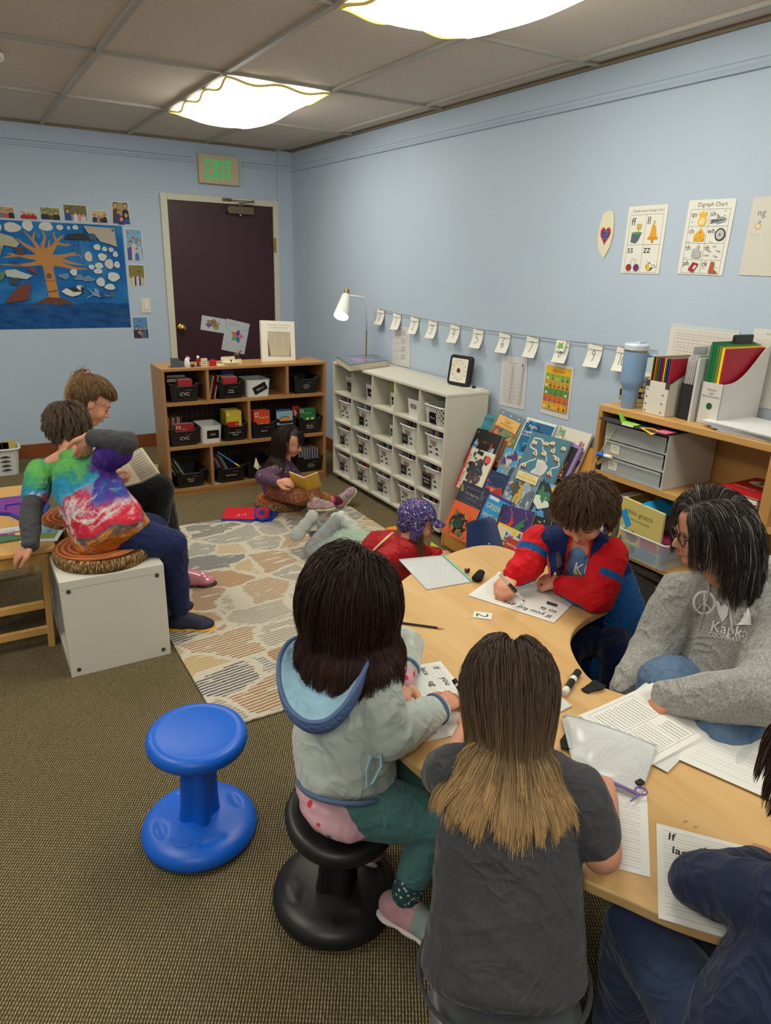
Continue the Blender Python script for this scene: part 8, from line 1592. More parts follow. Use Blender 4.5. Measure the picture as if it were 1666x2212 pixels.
# ================================================================ boy in the red and blue jacket
def boy_jacket():
    t=person('boy with brown hair in a red and navy jacket writing with a marker',(-.85,-4.68,0));lv=lambda p0,p1,w:p0*(1-w)+p1*w
    hip=np.array([-.83,-4.72,.40]);neck=atd(1262,1165,2.34);hc=atd(1262,1108,2.23);S_=.205;m=headframe(hc,(-.70,-.42,-.56),(-.45,-.25,.85),S_)
    rt=unit((-.52,.85,0));fw=unit((-.85,-.52,0))          # his right is image left
    rt=-unit(np.cross(fw,(0,0,1)))*-1
    shR=atd(1165,1170,2.40);shL=atd(1318,1200,2.28);elR=atz(1135,1218,.66);elR=atd(1140,1222,2.36);wrR=atz(1103,1248,.615);elL=atz(1292,1290,.615);wrL=atz(1205,1262,.60)
    sk=headprims(m)+[cap(neck,hp(m,(0,-.1,-.3)),.045,.048)]+chain([neck,lv(neck,hip,.5),hip],[.05,.06,.07])+[cap(shL,neck,.04,.05),cap(shR,neck,.04,.05)]+chain([shR,elR,wrR],[.036,.031,.023])+chain([shL,elL,wrL],[.036,.031,.023])
    k1=hip+fw*.26+rt*.08;k2=hip+fw*.24-rt*.09;sk+=chain([hip,k1,k1-np.array([0,0,.34])],[.06,.042,.03])+chain([hip,k2,k2-np.array([0,0,.34])],[.06,.042,.03])
    hR=atz(1088,1275,.60);hL=atz(1165,1240,.60)
    sk+=handprims(wrR,hR-wrR,(.25,.35,.9),-1,(.75,.85,.95,1.05),1.0,1.05)+handprims(wrL,hL-wrL,(-.2,-.25,.95),1,(1.25,1.3,1.35,1.4),1.1,1.05)
    blobmesh('body',sk,.0038,SKIN,t,3);faceparts(m,t,brow=(84,60,44))
    X=np.stack([rt,fw,np.array([0,0,1.])],1)
    SH=fab((98,134,186),.3,140,.2,.08);fr_=fw*.0
    blobmesh('blue_shirt',torso(along(hip,neck,0.02),along(neck,hip,0.045),[(0,.11,.10,.012),(.5,.11,.095,.012),(.9,.10,.075,.012),(1,.075,.055,.012)],X)+[cap(neck-np.array([0,0,.035]),neck-np.array([0,0,.015]),.056,.050)],.0045,SH,t,3,disp=folds(.003,50,21))
    NV,RD2,RB,GY=fab((20,36,84),.2,100,.1,.08,rough=.7),fab((196,16,28),.2,100,.1,.06,rough=.65),fab((24,84,146),.2,100,.1,.08,rough=.7),fab((84,76,82),.3,120,.1)
    shirtc=lv(hip,neck,.6)
    def open_front(A):
        q=A-neck;f_=q@fw;r_=q@rt;z_=q[:,2];w=.030+.018*np.clip(-z_/.2,0,1.5)
        return ~((f_>.028) & (np.abs(r_-.0)<w) & (z_>-.30) & (z_<.04))
    tor=torso(along(hip,neck,-0.06),along(neck,hip,0.045),[(0,.155,.145,0),(.3,.145,.135,.0),(.6,.138,.115,.0),(.85,.13,.095,0),(1,.095,.07,0)],X)+[cap(shR,neck-np.array([0,0,.02]),.058,.06),cap(shL,neck-np.array([0,0,.02]),.058,.06)]
    tor+=[ball(hip+np.array([0,0,-.12])+fw*.02,(.15,.15,.11),X)]
    def pt(A):
        q=A-neck;r_=q@rt;z_=A[:,2];o=np.zeros(len(A));o[(np.abs(r_)>.105) & (z_<neck[2]-.10)]=1;o[(np.abs(r_)>.085) & (z_<hip[2]+.02) & ((q@fw)<.02)]=1;w=.030+.018*np.clip(-q[:,2]/.2,0,1.5);o[((q@fw)>.02) & (np.abs(r_)<w+.008) & (q[:,2]>-.31)]=2;return o
    blobmesh('jacket_body',tor,.0045,[NV,RB,RD2],t,4,disp=folds(.0035,38,22),paint=pt,keep=open_front)
    for nm,a_,b_,c_,sd_ in (('sleeve',shR,elR,wrR,1),('sleeve',shL,elL,wrL,-1)):
        e1=lv(b_,c_,.86)
        def ps(A,b_=b_,c_=c_,a_=a_):
            o=np.zeros(len(A));ax=unit(c_-b_);s_=(A-b_)@ax;r=A-b_-s_[:,None]*ax;L_=np.linalg.norm(c_-b_);side_=r@np.array([0,0,-1.]);o[(s_>L_*.15) & (s_<L_*.8) & (side_>.022)]=1
            up_=(A-a_)@unit(b_-a_);o[(np.abs(up_-np.linalg.norm(b_-a_)*.55)<.012) & ((A-a_)@(-fw)<.03) & (s_<0)]=1;return o
        blobmesh(nm,chain([a_,lv(a_,b_,.5),b_,lv(b_,c_,.5),e1],[.062,.060,.056,.050,.036]),.0045,[RD2,RB],t,4,disp=folds(.0045,48,23+sd_),paint=ps)
        b=B();z=unit(c_-b_);x=unit(np.cross(z,(0,0,1)));y=np.cross(z,x); 
        for k in range(3):b.tube([e1+z*(.006*k)+x*.031*math.cos(q)+y*.031*math.sin(q) for q in np.linspace(0,2*math.pi,22,endpoint=False)],.0045,RD2,6,closed=True)
        b.build('cuff',t,smooth=True)
    # collar and zip edges
    for s_ in (-1,1):
        c0=neck+rt*s_*.035+fw*.066+np.array([0,0,-.075]);pts=[neck-fw*.05+np.array([0,0,.03]),neck+rt*s_*.055-fw*.01+np.array([0,0,.02]),neck+rt*s_*.060+fw*.045+np.array([0,0,-.02]),neck+rt*s_*.045+fw*.085+np.array([0,0,-.075])];pts=np.array(pts);tt=np.linspace(0,3,16);pts=np.stack([np.interp(tt,range(4),pts[:,k]) for k in range(3)],1)
        for _ in range(3):pts[1:-1]=pts[1:-1]*.5+.25*(pts[:-2]+pts[2:])
        ln=np.cross(np.gradient(pts,axis=0),(0,0,1));outw=pts-neck;outw[:,2]=0;outw /= np.linalg.norm(outw,axis=1)[:,None];V=[]
        for i,p_ in enumerate(pts):V+=[p_+np.array([0,0,.0]),p_+outw[i]*.022+np.array([0,0,-.006]),p_+outw[i]*.046+np.array([0,0,-.030])]
        f=[(3*i+k,3*i+k+1,3*i+k+4,3*i+k+3) for i in range(len(pts)-1) for k in range(2)];o=mkobj('collar',V,f,[GY,NV],t,[k for i in range(len(pts)-1) for k in (0,1)],smooth=True);q_=o.modifiers.new('thick','SOLIDIFY');q_.thickness=.006
        b=B();e=[neck+rt*s_*.047+fw*.085+np.array([0,0,-.078]),neck+rt*s_*.052+fw*.115+np.array([0,0,-.16]),neck+rt*s_*.060+fw*.135+np.array([0,0,-.25])];b.tube([p_+outw[i]*.05+np.array([0,0,-.033]) for i,p_ in enumerate(pts)][6:],.003,M((200,26,44),.5),6);b.build('red_piping',t,smooth=True)
    b=B();so=[o for o in bpy.data.objects if o.name.startswith('blue_shirt')][0];v,f=textmesh('KU',.01,0);c_,sn=math.cos(.3),math.sin(.3);b.add([surf_at(so,1236+(x*c_+y*sn)*34,1236+(x*sn-y*c_)*34,.004,2.25) for x,y,z in v],f,M((220,222,226),.7));v=[(1240,1240),(1250,1243),(1245,1230)];b.add([surf_at(so,*q,.005,2.25) for q in v],[(0,1,2)],M((226,206,60),.7));b.build('shirt_print',t)
    PN=fab((18,30,66),.2,120);blobmesh('navy_trousers',chain([hip-np.array([0,0,.04]),k1,k1-np.array([0,0,.30])],[.09,.058,.042])+chain([hip-np.array([0,0,.04]),k2,k2-np.array([0,0,.30])],[.09,.058,.042]),.006,PN,t,3)
    for k_ in (k1,k2):shoe('shoe',t,k_-np.array([0,0,.345]),fw,(0,0,1),M((40,44,60),.6))
    mt=atz(1134,1300,TT+.005);mb=atd(1078,1238,2.16);mk=thing('marker','white thin marker held in the hand of the boy in the red and navy jacket','marker',(mt+mb)/2);d_=mt-mb
    b=B();b.cyl(mb,mb+d_*.34,.0062,M((226,226,222),.35),16);b.cyl(mb+d_*.34,mb+d_*.62,.0066,M((30,26,28),.4),16);b.cyl(mb+d_*.62,mb+d_*.9,.0062,M((222,222,220),.35),16,.004);b.build('barrel',mk,smooth=.6);b=B();b.cyl(mb+d_*.9,mb+d_*.99,.003,M((30,28,30),.5),10,.0015);b.build('tip',mk)
    haircap(m,(62,44,32),t,zcut=.22,backz=-.22);R_,N_=scalp(m,8000,33,zmin=-.2,zfront=.22);roots=hp(m,R_);nrm=N_@m[:3,:3].T;nrm /= np.linalg.norm(nrm,axis=1)[:,None]
    crown=np.array([.05,-.28,.46]);away=R_-crown;away /= np.linalg.norm(away,axis=1)[:,None];dr=nrm*.35+(away@m[:3,:3].T)/S_*1.0
    L_=np.where(R_[:,1]>.10,.036,np.where(R_[:,1]>-.1,.060,.065))
    def fl(p_,t_):return np.array(m[:3,2])[None]/S_*(-.22)+(m[:3,1][None]/S_)*.05
    hair('hair',t,roots,dr,L_,.007,[headcol(m,1.06),facecol(m,1.04)],(66,46,32),(104,78,58),grav=.05,stiff=.85,rad=.0009,clump=.5,nclump=260,jitter=.06,colvar=.4,seed=35,flow=fl)
    return t
boy_jacket()
# ================================================================ teacher
def teacher():
    t=person('woman with grey-streaked dark bobbed hair, glasses and a grey hooded sweatshirt',(-.82,-5.35,0));lv=lambda p0,p1,w:p0*(1-w)+p1*w
    hip=atd(1625,1545,1.92);neck=atd(1588,1262,1.93);hc=atd(1525,1150,1.84);S_=.19
    fw=unit((-.93,.36,0));rt=unit(np.cross(fw,(0,0,1)));m=headframe(hc,(-.82,.54,-.18),(-.12,.15,1),S_)
    shR=neck+rt*.155+np.array([0,0,-.07])+fw*.02;shL=neck-rt*.175+np.array([0,0,-.08]);elR=atd(1420,1395,2.02);wrR=atd(1352,1490,1.98);elL=atd(1650,1500,1.62);wrL=atd(1470,1510,1.74)
    shR=atd(1478,1290,2.02);shL=atd(1690,1370,1.80)
    kR=atd(1425,1475,1.92);kR=atd(1440,1478,1.90);hipR=hip+rt*.09;aR=kR+np.array([-.02,.02,-.40]);kL=atd(1560,1590,1.70);hipL=hip-rt*.1;aL=kL+np.array([0,0,-.40])
    sk=headprims(m,adult=True)+[cap(neck,hp(m,(0,-.1,-.3)),.055,.055)]+chain([neck,lv(neck,hip,.5),hip],[.06,.09,.10])+[cap(shL,neck,.05,.06),cap(shR,neck,.05,.06)]+chain([shR,elR,wrR],[.05,.042,.03])+chain([shL,elL,wrL],[.05,.042,.03])+chain([hipR,kR,aR],[.09,.06,.04])+chain([hipL,kL,aL],[.09,.06,.04])
    sk+=handprims(wrR,(-.6,.1,-.5),(-.5,.2,.8),1)+handprims(wrL,(-.7,.4,-.3),(-.3,.1,.9),-1)
    blobmesh('body',sk,.005,SKIN3,t,3);faceparts(m,t,brow=(60,50,46),closed=False,lip=(160,84,76))
    GM=NG(.95,spec=.08);n=GM.noise(190,detail=4,rough=.8);clothbump(GM,190,.5,7,.07);GM.b.inputs['Sheen Weight'].default_value=.3;GM=GM.col(GM.ramp(n.outputs[0],[(.35,(118,118,116)),(.5,(150,150,148)),(.65,(176,176,174))]))
    X=np.stack([rt,fw,np.array([0,0,1.])],1)
    tor=torso(along(hip,neck,0.0),along(neck,hip,0.07),[(0,.175,.15,.02),(.35,.165,.15,.03),(.7,.17,.13,.01),(1,.14,.10,0)],X)+[cap(shR,neck-np.array([0,0,.03]),.075,.08),cap(shL,neck-np.array([0,0,.03]),.075,.08)]
    sl=chain([shR,lv(shR,elR,.5),elR,lv(elR,wrR,.6),lv(elR,wrR,.97)],[.080,.078,.070,.062,.05])+chain([shL,lv(shL,elL,.5),elL,lv(elL,wrL,.6),lv(elL,wrL,1.1)],[.085,.082,.075,.066,.052])
    blobmesh('grey_sweatshirt',tor+sl,.0055,GM,t,5,disp=folds(.0085,26,41))
    # hood folds around the neck
    hd_=[]
    ring_=[neck+X@np.array([.115*math.cos(q),.10*math.sin(q)-.035,-.035-.055*math.sin(q)+.0*math.cos(q)]) for q in np.linspace(0,2*math.pi,25)]
    hd_+=chain(ring_,[.030+.018*(1-math.sin(q))/2+.0 for q in np.linspace(0,2*math.pi,25)]);r2=[neck+X@np.array([.12*math.cos(q),-.09-.07*abs(math.sin(q)),-.06-.03*abs(math.sin(q))]) for q in np.linspace(math.pi,2*math.pi,15)];hd_+=chain(r2,[.05]*15)
    blobmesh('hood',hd_,.005,GM,t,4,disp=folds(.006,34,43))
    def front(px,py,off=.004):
        # point on the chest seen at a pixel: cast onto the chest ellipsoids
        d=_ray(px,py);best=None
        tb_=bpy.data.objects.get('grey_sweatshirt'); 
        o_=Vector(CAMP)-wloc(tb_);hit,loc,nr_,_=tb_.ray_cast(o_,Vector(d).normalized())
        return (np.array(loc)+np.array(wloc(tb_))-np.array(d)/np.linalg.norm(d)*off) if hit else CAMP+d*1.8
    PRN=M((214,216,214),.7);b=B()
    def stroke(pts,w=.0035):b.tube([front(*q,.001) for q in pts],w,PRN,6,flat=.5)
    cx,cy=1522,1302;stroke([(cx+23*math.cos(q),cy+24*math.sin(q)) for q in np.linspace(0,2*math.pi,26)],.004);stroke([(cx,cy-24),(cx,cy),(cx,cy+24)],.0032);stroke([(cx,cy),(cx-17,cy+17)],.0032);stroke([(cx,cy),(cx+17,cy+17)],.0032)
    def patch(poly,n=9):
        P_=np.array(poly,float);c0=P_.mean(0);v=[front(*c0,.007)];f=[];k=len(P_)
        for r in range(1,n+1):
            for q in P_:v.append(front(*(c0+(q-c0)*r/n),.007))
        for i in range(k):f.append((0,1+i,1+(i+1) % k))
        for r in range(n-1):
            for i in range(k):f.append((1+r*k+i,1+(r+1)*k+i,1+(r+1)*k+(i+1) % k,1+r*k+(i+1) % k))
        b.add(v,f,PRN)
    patch([(1545,1300),(1552,1298),(1558,1310),(1566,1305),(1574,1312),(1572,1330),(1560,1344),(1552,1325)]);patch([(1617,1312),(1606,1326),(1610,1327),(1600,1340),(1604,1341),(1590,1350),(1607,1350),(1624,1350),(1622,1330)])
    def wtext(s_,px,py,size,rot,wx=1.):
        v,f=textmesh(s_,.0,0);c_,sn=math.cos(rot),math.sin(rot)
        b.add([front(px+(x*wx*c_*size-(-y)*sn*size*-1*0)-y*size*sn*-1*0+(y*size*sn),py+(x*wx*sn*size)-y*size*c_,.008) for x,y,z in v],f,PRN)
    wtext('Kapka',1533,1362,34,.22);wtext('COOPERATIVE',1529,1374,15,.20,.85)
    b.build('chest_print',t)
    b=B();DW=M((170,170,172),.8,bump=.5,bscale=300);b.tube([front(*q,.006) for q in ((1530,1247),(1532,1275),(1522,1320),(1512,1358))],.0035,DW,8);b.tube([front(*q,.006) for q in ((1568,1262),(1574,1300),(1580,1345),(1582,1372))],.0035,DW,8);b.build('drawstring',t,smooth=True)
    JM=NG(.85,spec=.15);n=JM.noise(140,detail=4);n2=JM.noise(6,detail=3);clothbump(JM,160,.35,9);JM=JM.col(JM.mix(n2.outputs[0],JM.mix(n.outputs[0],(60,84,116),(90,116,148)),JM.mix(n.outputs[0],(86,112,146),(122,146,172))))
    blobmesh('jeans',chain([hipR,lv(hipR,kR,.5),kR,aR],[.11,.095,.078,.06])+chain([hipL,lv(hipL,kL,.5),kL,aL],[.11,.095,.078,.06])+[ball(hip,(.17,.15,.10),X)],.006,JM,t,4,disp=folds(.004,36,44))
    for a_ in (aR,aL):shoe('shoe',t,np.array([a_[0],a_[1],.075]),fw,(0,0,1),M((60,60,64),.6),1.3)
    # glasses
    b=B();GL=M((58,38,32),.3); 
    for s_ in (-1,1):
        b.tube([hp(m,(s_*.15+.12*math.cos(q),.385-.03*abs(s_*.15+.12*math.cos(q)),-.01+.085*math.sin(q))) for q in np.linspace(0,2*math.pi,22,endpoint=False)],.0022,GL,6,closed=True);b.tube([hp(m,(s_*.27,.36,.02)),hp(m,(s_*.355,.30,.025)),hp(m,(s_*.37,.0,.02)),hp(m,(s_*.36,-.08,-.04))],.0024,GL,6)
    b.tube([hp(m,(-.03,.40,.0)),hp(m,(0,.415,.01)),hp(m,(.03,.40,.0))],.002,GL,6);b.build('glasses',t,smooth=True)
    b=B();b.tube([neck+X@np.array([.085*math.cos(q),.08*math.sin(q)+.02,-.045-.05*math.sin(q)]) for q in np.linspace(-.3,3.4,20)],.0009,M((200,160,90),.3,metal=1),5);b.build('necklace',t)
    haircap(m,(44,39,38),t,zcut=.36,backz=-.3,k=1.02);R_,N_=scalp(m,11000,53,zmin=-.25,zfront=.20);roots=hp(m,R_);nrm=N_@m[:3,:3].T;nrm /= np.linalg.norm(nrm,axis=1)[:,None]
    sd=np.sign(R_[:,0]+.12)[:,None]*(.15+1.0*(R_[:,2]>.25))[:,None];dr=nrm*.12+sd*m[:3,0][None]/S_-m[:3,1][None]/S_*np.where(R_[:,1]>.0,.9,.35)[:,None]
    L_=.215+.02*(R_[:,2]>.3)-.06*(R_[:,2]<.0)-.07*(R_[:,1]>.12)
    def fl(p_,t_):return (-(m[:3,1])/S_*.12*(1-t_))[None]
    hair('hair',t,roots,dr,L_,.012,[headcol(m,1.07),facecol(m,1.08),ellc(neck+np.array([0,0,-.02]),(.08,.08,.07))],(52,46,44),(38,32,31),grav=.36,stiff=.78,rad=.0007,clump=.42,nclump=260,jitter=.06,colvar=.3,seed=55,grey=.13,curl=.005,flow=fl,cut=lambda e:((e-m[:3,3])@np.linalg.inv(m)[:3,:3].T)[:,1]<.36)
    return t
teacher()
# ================================================================ child in navy at the right edge
def child_navy():
    t=person('child in a navy sweatshirt with dark hair, cut off by the right edge',(-1.66,-5.98,0));lv=lambda p0,p1,w:p0*(1-w)+p1*w
    hip=np.array([-1.79,-5.94,.45]);hc=atd(1830,1690,1.1);neck=hc+np.array([-.03,-.07,-.105]);m=headframe(hc,(.4,.82,-.4),(.15,.3,.95),.195)
    fw=unit((.35,.94,0));rt=unit(np.cross(fw,(0,0,1)));shL=neck-rt*.12+np.array([0,0,-.05]);shR=neck+rt*.12+np.array([0,0,-.05]);elL=atz(1508,1902,.61);wrL=atz(1640,1880,.60);elR=shR+fw*.1+rt*.05-np.array([0,0,.12]);wrR=elR+fw*.15
    wrR[2]=.6;h1=hip-rt*.065;h2=hip+rt*.065;k1=h1+fw*.25-rt*.03;k2=h2+fw*.25;a1=k1-np.array([0,0,.33]);a2=k2-np.array([0,0,.33])
    sk=headprims(m)+[cap(neck,hp(m,(0,-.1,-.3)),.045,.045)]+chain([neck,lv(neck,hip,.5),hip],[.05,.06,.07])+[cap(shL,neck,.04,.05),cap(shR,neck,.04,.05)]+chain([shR,elR,wrR],[.036,.031,.022])+chain([shL,elL,wrL],[.036,.031,.022])+chain([h1,k1,a1],[.06,.042,.028])+chain([h2,k2,a2],[.06,.042,.028])
    sk+=handprims(wrL,(.9,.3,0),(0,0,1),-1,s=.95)+handprims(wrR,(.4,.9,0),(0,0,1),1,s=.95);blobmesh('body',sk,.005,SKIN,t,3);faceparts(m,t)
    NVY=fab((38,46,72),.25,130,.25,.08);X=np.stack([rt,fw,np.array([0,0,1.])],1)
    tor=torso(along(hip,neck,-0.07),along(neck,hip,0.04),[(0,.165,.15,0),(.4,.155,.13,0),(.8,.135,.095,0),(1,.09,.07,0)],X)+[cap(shL,neck,.055,.055),cap(shR,neck,.055,.055)]+chain([shL,lv(shL,elL,.5),elL,lv(elL,wrL,.5),lv(elL,wrL,1.)],[.058,.056,.050,.045,.040])+chain([shR,elR,wrR],[.06,.05,.04])
    blobmesh('navy_sweatshirt',tor,.005,NVY,t,5,disp=folds(.0045,30,61));DN=fab((44,56,84),.3,120)
    blobmesh('denim_trousers',chain([h1,k1,lv(k1,a1,.95)],[.085,.065,.05])+chain([h2,k2,lv(k2,a2,.95)],[.085,.065,.05])+[ball(hip,(.135,.12,.07),X)],.006,DN,t,3,disp=folds(.003,40,62))
    for a_ in (a1,a2):shoe('shoe',t,a_-np.array([0,0,.01]),fw,(0,0,1),M((50,50,60),.6))
    haircap(m,(44,32,28),t);R_,N_=scalp(m,3000,63,zmin=-.25,zfront=.22);roots=hp(m,R_);nrm=N_@m[:3,:3].T;dr=nrm/np.linalg.norm(nrm,axis=1)[:,None]*.4-m[:3,1][None]/.195*.2
    hair('hair',t,roots,dr,.12,.01,[headcol(m,1.06),facecol(m,1.1),ellc(neck,(.07,.07,.07))],(46,33,28),(70,50,42),grav=.3,stiff=.75,rad=.0013,clump=.5,nclump=80,seed=65)
child_navy()
# ================================================================ boy in the tie-dye shirt
def boy_tiedye():
    t=person('boy in a tie-dye shirt sitting on the white cube bench, seen from behind',(-2.32,-3.38,0));lv=lambda p0,p1,w:p0*(1-w)+p1*w
    hip=np.array([-2.30,-3.375,.545]);neck=atd(152,985,2.93);hc=atd(150,925,2.98);S_=.195;fw=unit((.45,.90,0));rt=unit((.93,-.36,0));m=headframe(hc,(.35,.85,-.38),(-.10,.15,1),S_)
    shL=atd(88,1020,2.96);shR=atd(215,1003,2.90);elL=atd(66,1110,2.85);wrL=atz(66,1178,.50);elR=atd(276,955,2.78);wrR=atd(190,945,2.80)
    kR=atd(372,1175,2.92);aR=atz(388,1312,.115);hipR=hip+np.array([.05,-.02,-.03]);kL=atd(330,1140,3.1);aL=kL+np.array([.02,.0,-.30]);aL[2]=.115
    sk=headprims(m)+[cap(neck-np.array([0,0,.03]),hp(m,(0,-.12,-.28)),.046,.046)]+chain([neck,lv(neck,hip,.5),hip],[.05,.06,.07])+[cap(shL,neck,.04,.045),cap(shR,neck,.04,.045)]+chain([shR,elR,wrR],[.034,.03,.022])+chain([shL,elL,wrL],[.034,.03,.022])+chain([hipR,kR,aR],[.06,.04,.028])+chain([hip,kL,aL],[.06,.04,.028])
    hdv=atz(50,1190,.478)-wrL;sk+=handprims(wrL,hdv,(-.1,-.3,.9),1,(.35,.4,.45,.5),.4,1.05);sk+=handprims(wrR,atd(178,985,2.84)-wrR,(.0,-1,.1),-1,(.15,.2,.3,.4),.2,1.05)
    blobmesh('body',sk,.0045,SKIN,t,3);faceparts(m,t)
    X=np.stack([rt,fw,np.array([0,0,1.])],1);TD=NG(.85,spec=.12); 
    cen=(lv(hip,neck,.58)+np.array([-.02,-.06,0]))-np.array(t.location)
    w=TD.noise(5.5,detail=5,rough=.6,dist=.8);mp=TD.n('VectorMath',operation='SUBTRACT');TD.l(TD.tc,mp.inputs[0]);mp.inputs[1].default_value=tuple(cen);q=TD.xyz(mp.outputs[0])
    u=TD.math('ADD',TD.math('MULTIPLY',q[0],float(rt[0])),TD.math('MULTIPLY',q[1],float(rt[1])));an=TD.math('ARCTAN2',q[2],u);r=TD.math('SQRT',TD.math('ADD',TD.math('POWER',u,2.),TD.math('POWER',q[2],2.)))
    zz_=TD.math('ADD',TD.math('ADD',TD.math('MULTIPLY',q[2],2.),.5),TD.math('MULTIPLY',TD.math('SUBTRACT',w.outputs[0],.5),.75));zz_=TD.math('SUBTRACT',zz_,TD.math('MULTIPLY',u,.55))
    c=TD.ramp(zz_,[(.04,(196,112,44)),(.14,(204,128,56)),(.20,(52,84,92)),(.25,(196,44,66)),(.33,(202,52,70)),(.38,(206,196,200)),(.43,(186,40,76)),(.50,(70,160,196)),(.58,(40,130,170)),(.64,(66,150,110)),(.74,(104,176,90)),(.86,(80,160,96)),(.95,(40,110,180))])
    pm=TD.n('MapRange');TD.l(TD.math('ADD',TD.math('ADD',u,TD.math('MULTIPLY',TD.math('SUBTRACT',w.outputs[0],.5),.3)),TD.math('MULTIPLY',q[2],.15)),pm.inputs[0]);pm.inputs[1].default_value=.035;pm.inputs[2].default_value=.06;pz=TD.n('MapRange');TD.l(TD.math('ADD',q[2],TD.math('MULTIPLY',TD.math('SUBTRACT',w.outputs[0],.5),.1)),pz.inputs[0]);pz.inputs[1].default_value=-.03;pz.inputs[2].default_value=.0
    c=TD.mix(TD.math('MULTIPLY',pm.outputs[0],pz.outputs[0]),c,TD.ramp(w.outputs[0],[(.35,(62,44,120)),(.5,(88,50,140)),(.62,(50,84,160)),(.7,(190,150,200))]))
    n2=TD.noise(11,detail=5,rough=.65,dist=1.2);sp=TD.n('MapRange');TD.l(n2.outputs[0],sp.inputs[0]);sp.inputs[1].default_value=.56;sp.inputs[2].default_value=.66;lowm=TD.n('MapRange');TD.l(q[2],lowm.inputs[0]);lowm.inputs[1].default_value=.06;lowm.inputs[2].default_value=-.02
    c=TD.mix(TD.math('MULTIPLY',TD.math('MULTIPLY',sp.outputs[0],lowm.outputs[0]),.85),c,(214,214,214));clothbump(TD,200,.45,8);TD=TD.col(c)
    tor=torso(along(hip,neck,-0.065),along(neck,hip,0.05),[(0,.155,.13,0),(.2,.155,.13,-.01),(.5,.14,.11,-.015),(.8,.135,.09,-.01),(1,.10,.07,0)],X)+[cap(shL,neck-np.array([0,0,.03]),.052,.055),cap(shR,neck-np.array([0,0,.03]),.052,.055)]+[cap(along(neck,hip,.05),along(neck,hip,.012),.072,.056)]
    tor+=chain([shL,lv(shL,elL,.55)],[.060,.056])+chain([shR,lv(shR,elR,.62)],[.058,.066]);blobmesh('tie_dye_shirt',tor,.0048,TD,t,4,disp=folds(.0055,34,71,(.5,0,1)))
    GR2=fab((72,72,76),.3,140,.2,.08);blobmesh('grey_sleeve',chain([lv(shL,elL,.4),elL,lv(elL,wrL,.5),lv(elL,wrL,.95)],[.046,.043,.040,.034]),.0045,GR2,t,3,disp=folds(.0035,55,74));blobmesh('grey_sleeve',chain([lv(shR,elR,.4),elR,lv(elR,wrR,.5),lv(elR,wrR,.85)],[.046,.044,.042,.036]),.0045,GR2,t,3,disp=folds(.0035,55,72))
    NP=fab((34,44,84),.25,120,.15,.07);LP=fab((124,134,186),.25,120)
    def pp_(A): 
        o=np.zeros(len(A)); 
        for a_,b_ in ((hipR,kR),(kR,aR)):ax=unit(b_-a_);s_=(A-a_)@ax;r_=A-a_-s_[:,None]*ax;sd=r_@unit(np.cross(ax,(.9,.4,0)) if abs(ax[2])<.7 else (.75,-.45,0));o[(s_>0) & (s_<np.linalg.norm(b_-a_)) & (np.abs(sd)<.014) & ((r_@np.array([.45,-.4,.7]))>.02)]=1
        return o
    blobmesh('navy_trousers',chain([hip-np.array([0,0,.02]),hipR,lv(hipR,kR,.5),kR,lv(kR,aR,.5),lv(kR,aR,.98)],[.10,.09,.078,.064,.056,.048])+chain([hip,kL,aL],[.09,.062,.046]),.005,[NP,LP],t,3,disp=folds(.0035,45,73),paint=pp_)
    f0=np.array([aR[0],aR[1],.072]);shoe('shoe',t,f0,(.55,-.25,0),(0,0,1),M((34,38,60),.7),1.12,(236,170,30),.018);shoe('shoe',t,np.array([aL[0],aL[1],.068]),(.7,.2,0),(0,0,1),M((34,38,60),.7),1.12,(236,170,30),.018)
    haircap(m,(74,60,46),t,zcut=.2,backz=-.30);R_,N_=scalp(m,5000,73,zmin=-.26,zfront=.2);roots=hp(m,R_);nrm=N_@m[:3,:3].T;nrm /= np.linalg.norm(nrm,axis=1)[:,None];crown=np.array([.0,-.12,.5]);away=R_-crown;away /= np.linalg.norm(away,axis=1)[:,None]
    hair('hair',t,roots,nrm*.45+(away@m[:3,:3].T)/S_*1.2,.045,.006,[headcol(m,1.04)],(70,56,44),(112,94,74),grav=.25,stiff=.85,rad=.0010,clump=.45,nclump=200,jitter=.05,colvar=.4,seed=75)
boy_tiedye()
